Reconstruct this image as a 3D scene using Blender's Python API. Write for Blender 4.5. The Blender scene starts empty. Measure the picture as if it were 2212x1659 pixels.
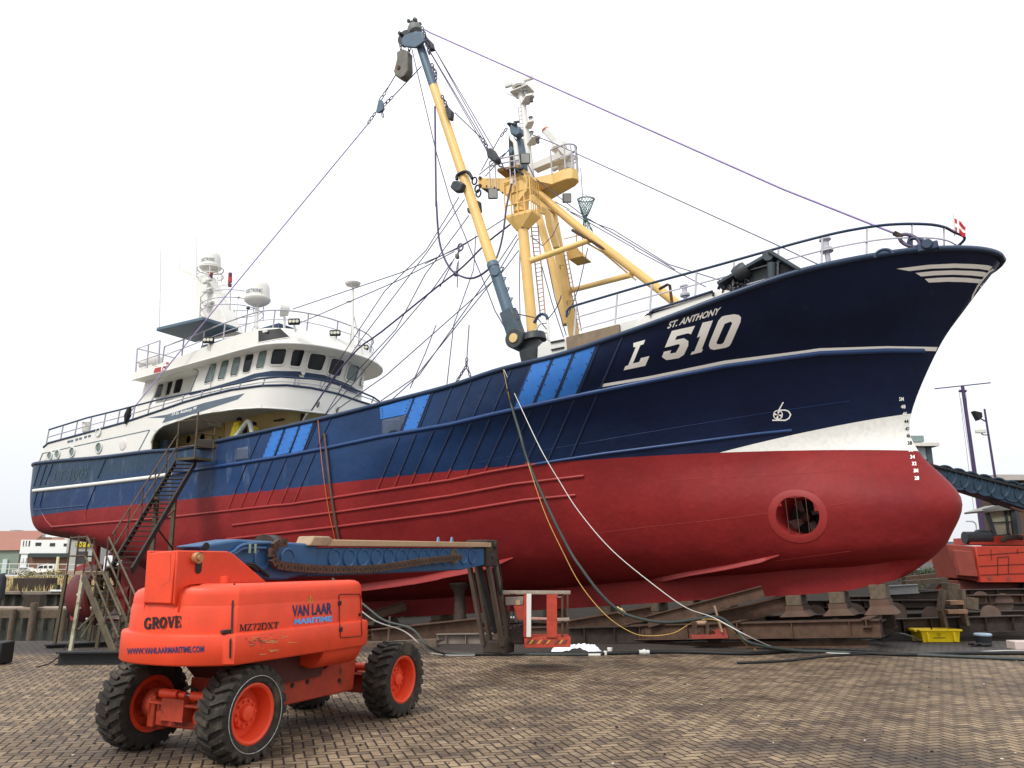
import bpy, bmesh, math, random
import numpy as np
from mathutils import Vector, Matrix
from mathutils.bvhtree import BVHTree
from mathutils.geometry import tessellate_polygon

# ------------------------------------------------------------------ camera, sky, sun
SC = bpy.context.scene
COL = SC.collection
F, CX, CY, TH, CH = 1700., 1106., 829.5, math.atan(386/1700.), 2.26
cd = bpy.data.cameras.new('camera'); co = bpy.data.objects.new('camera', cd); COL.objects.link(co)
cd.sensor_width = 36.; cd.lens = 36*F/2212.; cd.clip_start = .1; cd.clip_end = 3000
co.location = (0, 0, CH); co.rotation_euler = (math.pi/2+TH, 0, 0)
SC.camera = co
SUN_EL, SUN_AZ = 48., 215.          # degrees; azimuth measured clockwise from +Y
W = bpy.data.worlds.new('World'); SC.world = W; W.use_nodes = True
nt = W.node_tree; nt.nodes.clear()
sky = nt.nodes.new('ShaderNodeTexSky'); sky.sky_type = 'NISHITA'; sky.sun_disc = False
sky.sun_elevation = math.radians(SUN_EL); sky.sun_rotation = math.radians(SUN_AZ)
sky.air_density = 1.; sky.dust_density = 3.
hs = nt.nodes.new('ShaderNodeHueSaturation'); hs.inputs['Saturation'].default_value = .25
mx = nt.nodes.new('ShaderNodeMixRGB'); mx.inputs[0].default_value = .8
mx.inputs[2].default_value = (8.6, 8.8, 9.2, 1)      # the even cloud cover
bg = nt.nodes.new('ShaderNodeBackground'); bg.inputs[1].default_value = .084
ow = nt.nodes.new('ShaderNodeOutputWorld')
nt.links.new(sky.outputs[0], hs.inputs['Color']); nt.links.new(hs.outputs[0], mx.inputs[1])
wc = nt.nodes.new('ShaderNodeTexCoord'); wx = nt.nodes.new('ShaderNodeSeparateXYZ'); nt.links.new(wc.outputs['Generated'], wx.inputs[0])
wr = nt.nodes.new('ShaderNodeMapRange'); wr.inputs[1].default_value = 0; wr.inputs[2].default_value = 1; wr.inputs[3].default_value = .86; wr.inputs[4].default_value = 1.75      # overcast: brighter overhead
nt.links.new(wx.outputs['Z'], wr.inputs[0]); wm = nt.nodes.new('ShaderNodeMixRGB'); wm.blend_type = 'MULTIPLY'; wm.inputs[0].default_value = 1
nt.links.new(mx.outputs[0], wm.inputs[1]); nt.links.new(wr.outputs[0], wm.inputs[2]); nt.links.new(wm.outputs[0], bg.inputs[0]); nt.links.new(bg.outputs[0], ow.inputs[0])
ld = bpy.data.lights.new('sun', 'SUN'); lo = bpy.data.objects.new('sun', ld); COL.objects.link(lo)
ld.energy = 1.5; ld.angle = math.radians(14); ld.color = (1, .97, .92)
_a, _e = math.radians(SUN_AZ), math.radians(SUN_EL)
sd = Vector((math.sin(_a)*math.cos(_e), math.cos(_a)*math.cos(_e), math.sin(_e)))
lo.rotation_euler = sd.to_track_quat('Z', 'Y').to_euler()
lo.location = (0, 0, 40)
SC.view_settings.view_transform = 'Standard'; SC.view_settings.look = 'None'
SC.view_settings.exposure = .66; SC.view_settings.gamma = 1

# ------------------------------------------------------------------ sight lines of the surveyed photograph (2212 x 1659 grid)
_c, _s = math.cos(TH), math.sin(TH)
CAM = np.array([0, 0, CH])
def ray(u, v):
    x = (u-CX)/F; y = -(v-CY)/F
    return np.array([x, _c-y*_s, _s+y*_c])
def atz(u, v, z=0.):
    r = ray(u, v); return CAM+r*((z-CH)/r[2])
def aty(u, v, Y):
    r = ray(u, v); return CAM+r*(Y/r[1])
AL = math.radians(31.); TAU = math.radians(3.3)      # heading and trim of the ship on the slip
A0 = np.array([math.cos(AL), -math.sin(AL), 0]); PY = np.array([math.sin(AL), math.cos(AL), 0]); UZ = np.array([0, 0, 1.])
SX = A0*math.cos(TAU)+UZ*math.sin(TAU); SZ = UZ*math.cos(TAU)-A0*math.sin(TAU)
SO = aty(1960, 950, 21.5); SO[2] = 0
RM = np.stack([SX, PY, SZ], 1)
def sw(p): return SO+RM@np.array(p, float)
def sl(p): return RM.T@(np.array(p, float)-SO)
SCAM = sl(CAM)
def Sy(u, v, y):
    d = RM.T@ray(u, v); return SCAM+d*((y-SCAM[1])/d[1])
def Sz(u, v, z):
    d = RM.T@ray(u, v); return SCAM+d*((z-SCAM[2])/d[2])
def Sx(u, v, x):
    d = RM.T@ray(u, v); return SCAM+d*((x-SCAM[0])/d[0])
# zoom windows used while surveying: name -> (x0, y0, scale)
ZW = dict(b=(432, 810, .24414), c=(864, 702, .24414), d=(1296.1, 810.1, .24414), e=(999.1, 540, .14648), f=(1890.2, 513, .14551),
          g=(1620.1, 1026.1, .12207), z1=(0, 486, .26856), z2=(270, 540, .26856), z3=(810.1, 27, .24414), z4=(918.1, 216, .24414),
          z5=(1188.1, 432, .24414), z6=(1566.1, 432, .292), y1=(0, 810, .26856), y2=(0, 1107.1, .24414), y3=(162, 1134.1, .35644),
          y4=(486, 1107.1, .29297), y5=(1026.1, 1188.1, .26856), y6=(1566.1, 1134.1, .292), y7=(1890.2, 810.1, .29287), o=(0, 0, 1))
def Z(w, *pts):
    a, b, k = ZW[w]
    return [(a+k*pts[i], b+k*pts[i+1]) for i in range(0, len(pts), 2)]

# ------------------------------------------------------------------ materials
MATS = {}
def _n(t, k, **kw):
    n = t.nodes.new(k)
    for a, b in kw.items(): setattr(n, a, b)
    return n
def mat(name, col, rough=.5, metal=0., var=.15, scale=2.5, dirt=None, damt=.0, dscale=1.2, bump=.0, bscale=25., spec=.4, streak=0., trans=None, emit=None):
    if name in MATS: return MATS[name]
    m = bpy.data.materials.new(name); m.use_nodes = True; MATS[name] = m
    t = m.node_tree; t.nodes.clear()
    L = t.links.new
    out = _n(t, 'ShaderNodeOutputMaterial'); p = _n(t, 'ShaderNodeBsdfPrincipled'); L(p.outputs[0], out.inputs[0])
    p.inputs['Roughness'].default_value = rough; p.inputs['Metallic'].default_value = metal
    p.inputs['Specular IOR Level'].default_value = spec
    tc = _n(t, 'ShaderNodeTexCoord')
    n1 = _n(t, 'ShaderNodeTexNoise'); n1.inputs['Scale'].default_value = scale; n1.inputs['Detail'].default_value = 6; n1.inputs['Roughness'].default_value = .65
    L(tc.outputs['Object'], n1.inputs['Vector'])
    mr = _n(t, 'ShaderNodeMapRange'); mr.inputs[1].default_value = .25; mr.inputs[2].default_value = .75
    mr.inputs[3].default_value = 1-var; mr.inputs[4].default_value = 1+var
    L(n1.outputs[0], mr.inputs[0])
    mu = _n(t, 'ShaderNodeMixRGB', blend_type='MULTIPLY'); mu.inputs[0].default_value = 1; mu.inputs[1].default_value = (*col, 1)
    L(mr.outputs[0], mu.inputs[2])
    c = mu.outputs[0]
    if dirt:
        mp = _n(t, 'ShaderNodeMapping'); L(tc.outputs['Object'], mp.inputs[0])
        if streak: mp.inputs['Scale'].default_value = (1, 1, 1/(1+streak))
        n2 = _n(t, 'ShaderNodeTexNoise'); n2.inputs['Scale'].default_value = dscale*(2 if streak else 1); n2.inputs['Detail'].default_value = 9; n2.inputs['Roughness'].default_value = .72
        L(mp.outputs[0], n2.inputs['Vector'])
        cr = _n(t, 'ShaderNodeMapRange'); cr.inputs[1].default_value = .64-.28*damt; cr.inputs[2].default_value = .78-.28*damt
        L(n2.outputs[0], cr.inputs[0])
        md = _n(t, 'ShaderNodeMixRGB'); L(cr.outputs[0], md.inputs[0]); L(c, md.inputs[1]); md.inputs[2].default_value = (*dirt, 1)
        c = md.outputs[0]
        rr = _n(t, 'ShaderNodeMapRange'); rr.inputs[3].default_value = rough; rr.inputs[4].default_value = min(1, rough+.3); L(cr.outputs[0], rr.inputs[0]); L(rr.outputs[0], p.inputs['Roughness'])
    L(c, p.inputs['Base Color'])
    if bump:
        n3 = _n(t, 'ShaderNodeTexNoise'); n3.inputs['Scale'].default_value = bscale; n3.inputs['Detail'].default_value = 4
        L(tc.outputs['Object'], n3.inputs['Vector'])
        b = _n(t, 'ShaderNodeBump'); b.inputs['Strength'].default_value = bump; b.inputs['Distance'].default_value = .02
        L(n3.outputs[0], b.inputs['Height']); L(b.outputs[0], p.inputs['Normal'])
    if emit: p.inputs['Emission Color'].default_value = (*emit[:3], 1); p.inputs['Emission Strength'].default_value = emit[3]
    return m
RUST = (.10, .045, .02)
M_white = mat('white_paint', (.68, .665, .615), .4, var=.05, scale=1.2, dirt=(.5, .46, .38), damt=-.35, dscale=1.5, streak=4)
M_grey_white = mat('grey_white_paint', (.6, .6, .56), .5, var=.08, dirt=(.4, .33, .24), damt=-.1)
M_cream = mat('cream_wall_paint', (.60, .44, .19), .55, var=.12, scale=2, dirt=(.2, .12, .05), damt=.1, streak=2)
M_yellow = mat('mast_yellow_paint', (.72, .47, .16), .45, var=.08, scale=2, dirt=(.33, .16, .05), damt=-.3, streak=3)
M_navy = mat('navy_paint', (.012, .024, .065), .38, var=.12, scale=2)
M_navy_trim = mat('navy_trim_paint', (.012, .03, .07), .4, var=.15)
M_blue_hull = mat('hull_bar_blue', (.014, .045, .14), .35, var=.15)
M_blue_bright = mat('bright_blue_primer', (.024, .150, .48), .5, var=.13, scale=3, dirt=(.07, .19, .38), damt=-.05, dscale=1.6)
M_red_hull = mat('hull_bar_red', (.27, .024, .022), .45, var=.12)
M_grey_blue = mat('grey_blue_paint', (.075, .12, .165), .5, var=.15, dirt=(.03, .03, .03), damt=-.1)
M_darkgrey = mat('dark_greasy_steel', (.035, .04, .045), .5, metal=.2, var=.35, scale=6, dirt=(.08, .05, .03), damt=.0)
M_black = mat('black_rubber', (.012, .012, .013), .6, var=.3, scale=8)
M_wire = mat('wire_rope', (.10, .08, .13), .5, metal=.4, var=.2)
M_glass = mat('dark_window_glass', (.006, .008, .009), .08, var=.5, scale=1.5, spec=.22)
M_glass_g = mat('greenish_window_glass', (.13, .18, .17), .08, var=.45, scale=1.5, spec=.35)
M_gasket = mat('window_gasket', (.02, .02, .02), .6)
M_rust = mat('rusty_steel', (.078, .042, .026), .85, var=.45, scale=5, dirt=(.045, .03, .024), damt=.25, dscale=2.5, bump=.3, bscale=30)
M_rust_d = mat('dark_rusty_steel', (.04, .027, .02), .85, var=.45, scale=5, dirt=(.09, .06, .04), damt=.1, dscale=2, bump=.3)
M_wood = mat('weathered_timber', (.115, .085, .058), .9, var=.4, scale=7, dirt=(.05, .045, .03), damt=.2, dscale=3, bump=.4, bscale=18)
M_jacket = mat('yellow_oilskin', (.85, .66, .02), .45, var=.1)
M_skin = mat('skin', (.5, .27, .19), .55, var=.1)
M_dark_cloth = mat('dark_cloth', (.015, .016, .02), .9, var=.2)
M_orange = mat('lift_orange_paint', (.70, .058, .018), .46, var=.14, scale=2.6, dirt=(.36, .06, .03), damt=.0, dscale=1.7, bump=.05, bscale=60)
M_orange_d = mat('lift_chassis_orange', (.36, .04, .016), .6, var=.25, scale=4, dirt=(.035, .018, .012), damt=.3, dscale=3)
M_tyre = mat('tyre_rubber', (.024, .020, .016), .85, var=.35, scale=7, dirt=(.085, .068, .048), damt=.5, dscale=3.5)
M_boom_blue = mat('boom_blue_paint', (.024, .085, .19), .45, var=.2, scale=3, dirt=(.02, .02, .025), damt=.05, dscale=2)
M_tan = mat('tan_cover_paint', (.42, .28, .16), .6, var=.15, dirt=(.25, .15, .08), damt=.1)
M_fishbox = mat('yellow_plastic', (.85, .6, .01), .35, var=.08)
M_plastic_w = mat('white_plastic_sheet', (.8, .82, .86), .3, var=.05)
M_hose_g = mat('grey_hose', (.28, .26, .24), .5, var=.2)
M_hose_d = mat('dark_green_hose', (.035, .045, .04), .5, var=.2)
M_hose_w = mat('white_hose', (.6, .59, .55), .4, var=.05)
M_hose_y = mat('thin_yellow_cord', (.5, .3, .08), .5, var=.1)
M_text_w = mat('white_lettering', (.93, .92, .86), .4, var=.03)
M_text_k = mat('black_lettering', (.012, .010, .012), .4, var=.1)
M_text_n = mat('navy_lettering', (.02, .03, .10), .4, var=.35, scale=9)
M_text_b = mat('light_blue_lettering', (.12, .35, .72), .4, var=.3, scale=9)

# ------------------------------------------------------------------ mesh helpers
def V3(p): return Vector((float(p[0]), float(p[1]), float(p[2])))
class MB:
    def __init__(self): self.v = []; self.f = []; self.m = []
    def add(self, vs, fs, mi=0):
        o = len(self.v); self.v += [tuple(float(c) for c in p) for p in vs]
        for f in fs: self.f.append(tuple(i+o for i in f)); self.m.append(mi)
        return self
    def box(self, c, s, rot=None, mi=0):
        c = np.array(c, float); vs = []
        for x in (-.5, .5):
            for y in (-.5, .5):
                for z in (-.5, .5):
                    d = np.array([x*s[0], y*s[1], z*s[2]])
                    vs.append(c+(rot@d if rot is not None else d))
        return self.add(vs, [(0, 1, 3, 2), (4, 6, 7, 5), (0, 4, 5, 1), (2, 3, 7, 6), (0, 2, 6, 4), (1, 5, 7, 3)], mi)
    def bar(self, a, b, w, h=None, up=(0, 0, 1), mi=0):
        a = np.array(a, float); b = np.array(b, float); h = h or w
        d = b-a; L = np.linalg.norm(d); x = d/L; up = np.array(up, float)
        y = np.cross(up, x)
        if np.linalg.norm(y) < 1e-5: y = np.cross([1, 0, 0.], x)
        y /= np.linalg.norm(y); z = np.cross(x, y)
        return self.box((a+b)/2, (L, w, h), np.stack([x, y, z], 1), mi)
    def ibeam(self, a, b, w, h, t=.03, up=(0, 0, 1), mi=0, stiff=0):
        a = np.array(a, float); b = np.array(b, float); d = b-a; L = np.linalg.norm(d); x = d/L
        y = np.cross(np.array(up, float), x); y /= np.linalg.norm(y); z = np.cross(x, y); R = np.stack([x, y, z], 1); c = (a+b)/2
        self.box(c+z*(h/2-t/2), (L, w, t), R, mi); self.box(c-z*(h/2-t/2), (L, w, t), R, mi); self.box(c, (L-.01, t, h-2*t-.004), R, mi)
        for k in range(stiff):
            q = a+d*(k+.5)/stiff; self.box(q, (t*.7, w*.94, h-2*t-.006), R, mi)
        return self
    def tube(self, pts, r, n=8, closed=False, cap=True, mi=0, flat=None):
        P = [np.array(p, float) for p in pts]; N = len(P)
        if closed: T = [P[(i+1) % N]-P[i-1] for i in range(N)]
        else: T = [P[min(i+1, N-1)]-P[max(i-1, 0)] for i in range(N)]
        T = [t/(np.linalg.norm(t)+1e-12) for t in T]
        u = np.cross(T[0], [0, 0, 1.])
        if np.linalg.norm(u) < .05: u = np.cross(T[0], [1., 0, 0])
        u /= np.linalg.norm(u); vs = []
        for i in range(N):
            if i: u = u-T[i]*np.dot(u, T[i]); u /= np.linalg.norm(u)+1e-12
            w = np.cross(T[i], u); ri = r[i] if hasattr(r, '__len__') else r
            for k in range(n):
                a = 2*math.pi*k/n; vs.append(P[i]+ri*(u*math.cos(a)+w*math.sin(a)))
        fs = []
        for i in range(N if closed else N-1):
            j = (i+1) % N
            for k in range(n):
                l = (k+1) % n; fs.append((i*n+k, i*n+l, j*n+l, j*n+k))
        if cap and not closed: fs += [tuple(range(n))[::-1], tuple((N-1)*n+k for k in range(n))]
        return self.add(vs, fs, mi)
    def cyl(self, a, b, r, r2=None, n=16, mi=0): return self.tube([a, b], [r, r if r2 is None else r2], n, mi=mi)
    def lathe(self, prof, o, axis=(0, 0, 1), n=24, mi=0, closed=False):
        o = np.array(o, float); z = np.array(axis, float); z /= np.linalg.norm(z)
        x = np.cross(z, [0, 0, 1.])
        if np.linalg.norm(x) < .05: x = np.cross(z, [0, 1., 0])
        x /= np.linalg.norm(x); y = np.cross(z, x); vs = []
        for r, h in prof:
            for k in range(n):
                a = 2*math.pi*k/n; vs.append(o+z*h+max(r, 1e-4)*(x*math.cos(a)+y*math.sin(a)))
        fs = []; N = len(prof)
        for i in range(N if closed else N-1):
            j = (i+1) % N
            for k in range(n):
                l = (k+1) % n; fs.append((i*n+k, i*n+l, j*n+l, j*n+k))
        return self.add(vs, fs, mi)
    def prism(self, poly, d, mi=0):            # poly: 3-D planar outline; d: extrusion vector
        P = [np.array(p, float) for p in poly]; d = np.array(d, float); n = len(P)
        tri = tessellate_polygon([[V3(p) for p in P]])
        fs = [tuple(t) for t in tri]+[tuple(i+n for i in t[::-1]) for t in tri]
        for i in range(n):
            j = (i+1) % n; fs.append((i, j, j+n, i+n))
        return self.add(P+[p+d for p in P], fs, mi)
    def grid(self, rows, cu=False, cv=False, mi=0):
        nr, nc = len(rows), len(rows[0]); vs = [p for r in rows for p in r]; fs = []
        for i in range(nr if cu else nr-1):
            for j in range(nc if cv else nc-1):
                a, b = (i+1) % nr, (j+1) % nc
                fs.append((i*nc+j, i*nc+b, a*nc+b, a*nc+j))
        return self.add(vs, fs, mi)
    def build(self, name, mats, parent=None, smooth=38, bevel=0., solid=0., recalc=True, subsurf=0):
        me = bpy.data.meshes.new(name); me.from_pydata(self.v, [], self.f)
        ms = mats if isinstance(mats, (list, tuple)) else [mats]
        for q in ms: me.materials.append(q)
        if len(ms) > 1: me.polygons.foreach_set('material_index', self.m)
        if recalc:
            bm = bmesh.new(); bm.from_mesh(me); bmesh.ops.remove_doubles(bm, verts=bm.verts, dist=1e-5)
            bmesh.ops.recalc_face_normals(bm, faces=bm.faces); bm.to_mesh(me); bm.free()
        if smooth: me.shade_smooth(); me.set_sharp_from_angle(angle=math.radians(smooth))
        me.update()
        o = bpy.data.objects.new(name, me); COL.objects.link(o)
        if parent: o.parent = parent
        if solid:
            s = o.modifiers.new('thickness', 'SOLIDIFY'); s.thickness = abs(solid); s.offset = 1 if solid > 0 else -1
        if bevel:
            b = o.modifiers.new('bevel', 'BEVEL'); b.width = bevel; b.segments = 2; b.limit_method = 'ANGLE'; b.angle_limit = math.radians(40)
            b.harden_normals = False
        return o
def thing(name, label, cat, loc=(0, 0, 0), rz=0, group=None, M=None):
    o = bpy.data.objects.new(name, None); COL.objects.link(o); o.empty_display_size = .3
    if M is not None: o.matrix_world = M
    else: o.location = V3(loc); o.rotation_euler = (0, 0, rz)
    return tag(o, label, cat, group)
def tag(o, label, cat, group=None):
    o['label'] = label; o['category'] = cat
    if group: o['group'] = group
    return o
def structure(o): o['kind'] = 'structure'; return o
def stuff(o): o['kind'] = 'stuff'; return o
def dup(root, loc, rz=None, label=None):
    r = root.copy(); COL.objects.link(r); r.location = V3(loc)
    if rz is not None: r.rotation_euler = (0, 0, rz)
    if label: r['label'] = label
    def kids(a, b):
        for ch in list(a.children):
            c = ch.copy(); COL.objects.link(c); c.parent = b; kids(ch, c)
    kids(root, r)
    return r
def catmull(pts, n=8, closed=False):
    P = [np.array(p, float) for p in pts]; N = len(P); out = []
    for i in range(N if closed else N-1):
        if closed: a, b, c, d = P[i-1], P[i], P[(i+1) % N], P[(i+2) % N]
        else: b, c = P[i], P[i+1]; a = P[i-1] if i else 2*b-c; d = P[i+2] if i+2 < N else 2*c-b
        for k in range(n):
            t = k/n; out.append(.5*(2*b+(c-a)*t+(2*a-5*b+4*c-d)*t*t+(3*b-a-3*c+d)*t**3))
    if not closed: out.append(P[-1])
    return out
def pchip(xs, ys, x):
    xs = np.array(xs, float); ys = np.array(ys, float); h = np.diff(xs); dl = np.diff(ys)/h; n = len(xs); m = np.zeros(n)
    m[0], m[-1] = dl[0], dl[-1]
    for i in range(1, n-1):
        if dl[i-1]*dl[i] > 0:
            w1, w2 = 2*h[i]+h[i-1], h[i]+2*h[i-1]; m[i] = (w1+w2)/(w1/dl[i-1]+w2/dl[i])
    x = np.clip(np.atleast_1d(np.array(x, float)), xs[0], xs[-1]); i = np.clip(np.searchsorted(xs, x)-1, 0, n-2)
    t = (x-xs[i])/h[i]
    return (2*t**3-3*t**2+1)*ys[i]+(t**3-2*t**2+t)*h[i]*m[i]+(-2*t**3+3*t**2)*ys[i+1]+(t**3-t**2)*h[i]*m[i+1]
def text2d(txt, bold=0., shear=0., sx=1., spacing=1.):
    cu = bpy.data.curves.new('t', 'FONT'); cu.body = txt; cu.size = 1.; cu.offset = bold; cu.shear = shear; cu.space_character = spacing; cu.resolution_u = 3
    o = bpy.data.objects.new('t', cu); COL.objects.link(o)
    dg = bpy.context.evaluated_depsgraph_get(); ev = o.evaluated_get(dg); me = ev.to_mesh()
    vs = [np.array([p.co.x*sx, p.co.y]) for p in me.vertices]; fs = [tuple(p.vertices) for p in me.polygons]
    ev.to_mesh_clear(); bpy.data.objects.remove(o); bpy.data.curves.remove(cu)
    w = max(p[0] for p in vs) if vs else 1
    x0 = min(p[0] for p in vs)
    return [np.array([p[0]-x0, p[1]]) for p in vs], fs, w-x0
def fit_text(txt, p0, p1, h, up=None, **kw):
    # text placed on a line p0 -> p1 in survey pixels (baseline), cap height h pixels; returns 2-D verts, faces
    vs, fs, w = text2d(txt, **kw)
    p0 = np.array(p0, float); p1 = np.array(p1, float); e = (p1-p0)/w
    if up is None: up = np.array([e[1], -e[0]]); up = up/np.linalg.norm(up)
    else: up = np.array(up, float); up = up/abs(up[1])
    return [p0+e*p[0]+up*(h*p[1]/.69) for p in vs], fs
def cut2d(vs, fs, step):
    # slice a flat 2-D mesh along a grid so it can follow a curved surface
    bm = bmesh.new(); bv = [bm.verts.new((p[0], p[1], 0)) for p in vs]
    for f in fs:
        try: bm.faces.new([bv[i] for i in f])
        except ValueError: pass
    xs = [p[0] for p in vs]; ys = [p[1] for p in vs]
    for ax, lo_, hi in ((0, min(xs), max(xs)), (1, min(ys), max(ys))):
        k = math.ceil(lo_/step)*step+.0137
        while k < hi:
            no = (1, 0, 0) if ax == 0 else (0, 1, 0); c_ = (k, 0, 0) if ax == 0 else (0, k, 0)
            bmesh.ops.bisect_plane(bm, geom=bm.verts[:]+bm.edges[:]+bm.faces[:], plane_co=c_, plane_no=no)
            k += step
    bm.verts.index_update()
    r = [np.array(v.co[:2]) for v in bm.verts], [tuple(v.index for v in f.verts) for f in bm.faces]
    bm.free(); return r
class Skin:
    force = False
    # a surface that painted marks, plates and bars are laid on
    def __init__(self, o, local=True):
        me = o.data; self.b = BVHTree.FromPolygons([v.co.copy() for v in me.vertices], [tuple(p.vertices) for p in me.polygons])
    def hit(self, u, v, off=0.):
        d = Vector(RM.T@ray(u, v)).normalized(); p, n, i, t = self.b.ray_cast(V3(SCAM), d)
        if p is None:
            if not self.force: return None
            p, n, i, t = self.b.find_nearest(V3(Sy(u, v, -3.6)))
        if n.dot(d) > 0: n = -n
        return np.array(p+n*off), np.array(n)
    def near(self, p, off=0.):
        q, n, i, t = self.b.find_nearest(V3(p)); return np.array(q+n*off), np.array(n)
    def line(self, uv, step=7., off=0.):
        out = []
        for a, b in zip(uv[:-1], uv[1:]):
            a = np.array(a); b = np.array(b); k = max(1, int(np.linalg.norm(b-a)/step))
            for i in range(k):
                h = self.hit(*(a+(b-a)*i/k), off)
                if h: out.append(h[0])
        h = self.hit(*uv[-1], off)
        if h: out.append(h[0])
        return out
    def decal(self, vs, fs, off=.006, step=9., mb=None):
        vs, fs = cut2d(vs, fs, step); mb = mb or MB(); out = []; ok = []
        for p in vs:
            h = self.hit(p[0], p[1], off); ok.append(h is not None); out.append(h[0] if h else np.zeros(3))
        mb.add(out, [f for f in fs if all(ok[i] for i in f)]); return mb
    def poly(self, uv, off=.006, step=9., mb=None):
        t = tessellate_polygon([[Vector((p[0], p[1], 0)) for p in uv]])
        return self.decal([np.array(p, float) for p in uv], [tuple(q) for q in t], off, step, mb)
# ================================================================== the trawler
MS = Matrix(((SX[0], PY[0], SZ[0], SO[0]), (SX[1], PY[1], SZ[1], SO[1]), (SX[2], PY[2], SZ[2], SO[2]), (0, 0, 0, 1)))
SHIP = thing('fishing_trawler', 'large navy and red steel trawler with white wheelhouse, hauled out on the slipway', 'ship', M=MS)
HB = 4.2
def bow(s, sf, s1, p, q): 
    t = np.clip((np.asarray(s, float)-sf)/(s1-sf), 0, 1); return (1-t**p)**q
def aft(s, a=3.5, b=.06): t = np.clip((-25-np.asarray(s, float))/12., 0, 1); return 1-b*t**2
S0 = -36.9
RAIL_UV = [(67, 1002), (134, 995), (228, 987), (325, 975), (381, 971), (440, 960), (481, 951), (566, 933), (688, 906.4), (820, 873.5), (972, 834), (1086, 797), (1193, 771), (1347, 721), (1432, 691), (1579, 636), (1729, 586), (1858, 557.6), (1975, 540.6), (2062, 536.5), (2106, 537.7), (2138, 542.4), (2159, 550)]
TIP = Sy(2166.5, 561, 0)
b_rail = lambda s: HB*bow(s, -8., TIP[0], 2.4, .56)*aft(s)
def trace(uv, bf):
    out = []
    for u, v in uv:
        y = -HB
        for k in range(12):
            p = Sy(u, v, y); y = .5*y-.5*float(bf(p[0]))
        out.append(p)
    return out
def knots(pts, end=None):
    k = sorted([(float(p[0]), float(p[2])) for p in pts]); r = [k[0]]
    for a in k[1:]:
        if a[0] > r[-1][0]+.04: r.append(a)
    if end is not None:
        r = [a for a in r if a[0] < end[0]-.05]+[(float(end[0]), float(end[2]))]
    return r
K0 = knots(trace(RAIL_UV, b_rail), TIP)
STRAKE_UV = [(64.5, 1061), (188, 1048), (322, 1031.6), (419, 1015.5), (510, 1002), (594, 988.6), (627, 983), (725, 964), (823, 943), (972, 917), (1059, 896), (1230, 858), (1404, 823), (1566, 791), (1770.5, 763.4), (1916.5, 757.6), (1995, 758.5)]
ST1 = Sy(2026, 755, 0)
b_str = lambda s: HB*bow(s, -13., ST1[0], 2.0, .78)*aft(s, b=.06)
K1 = knots(trace(STRAKE_UV, b_str), ST1)
ST05 = Sy(2087, 665, 0); ST2 = Sy(1967, 900, 0); ST3 = Sy(1984, 974, 0); STb = Sy(2076, 1074, 0); ST4 = Sy(2054, 1158, 0); ST45 = Sy(2028, 1192, 0); ST5 = Sy(2007, 1211, 0); ST6 = Sy(1970, 1237, 0)
def bulb(s, s1, w, L=4.0):
    s = np.asarray(s, float); r = np.clip((s-(s1-3.0))/3.0, 0, 1)
    return w*np.sqrt(np.clip(1-r**2.2, 0, 1))*np.clip((s+14)/9., 0, 1)
def mix(a, b): return np.sqrt(a**2+b**2)
# each waterline: end s, half-breadth function, z knots, stern (s, half-breadth factor)
kz = lambda K: (lambda s: pchip([k[0] for k in K], [k[1] for k in K], s))
z0, z1 = kz(K0), kz(K1)
def row(s0, s1, yf, zf): return dict(s0=s0, s1=s1, y=yf, z=zf)
crease = knots([Sy(u, v, -.34) for u, v in [(1227, 1269), (1268, 1264.7), (1429, 1251), (1620, 1240), (1741, 1229), (1829, 1225), (1946, 1211.5)]], ST5)
crease = [(-37.5, 5.55), (-35.5, 5.1), (-33.6, 4.5), (-31.5, 3.4), (-28.5, 2.4), (-24, 2.0), (-17, 1.9)]+[k for k in crease if k[0] > -13]
keel = knots([Sy(u, v, -.3) for u, v in [(1235, 1314), (1295, 1310), (1456, 1300), (1566, 1293), (1700, 1286.5), (1814, 1277.8), (1887, 1264), (1949, 1246.5)]], ST6)
keel = [(-34.3, 4.6), (-33.6, 2.6), (-32.8, 1.6), (-31.8, 1.3), (-20, 1.3)]+[k for k in keel if k[0] > -12]
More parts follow.
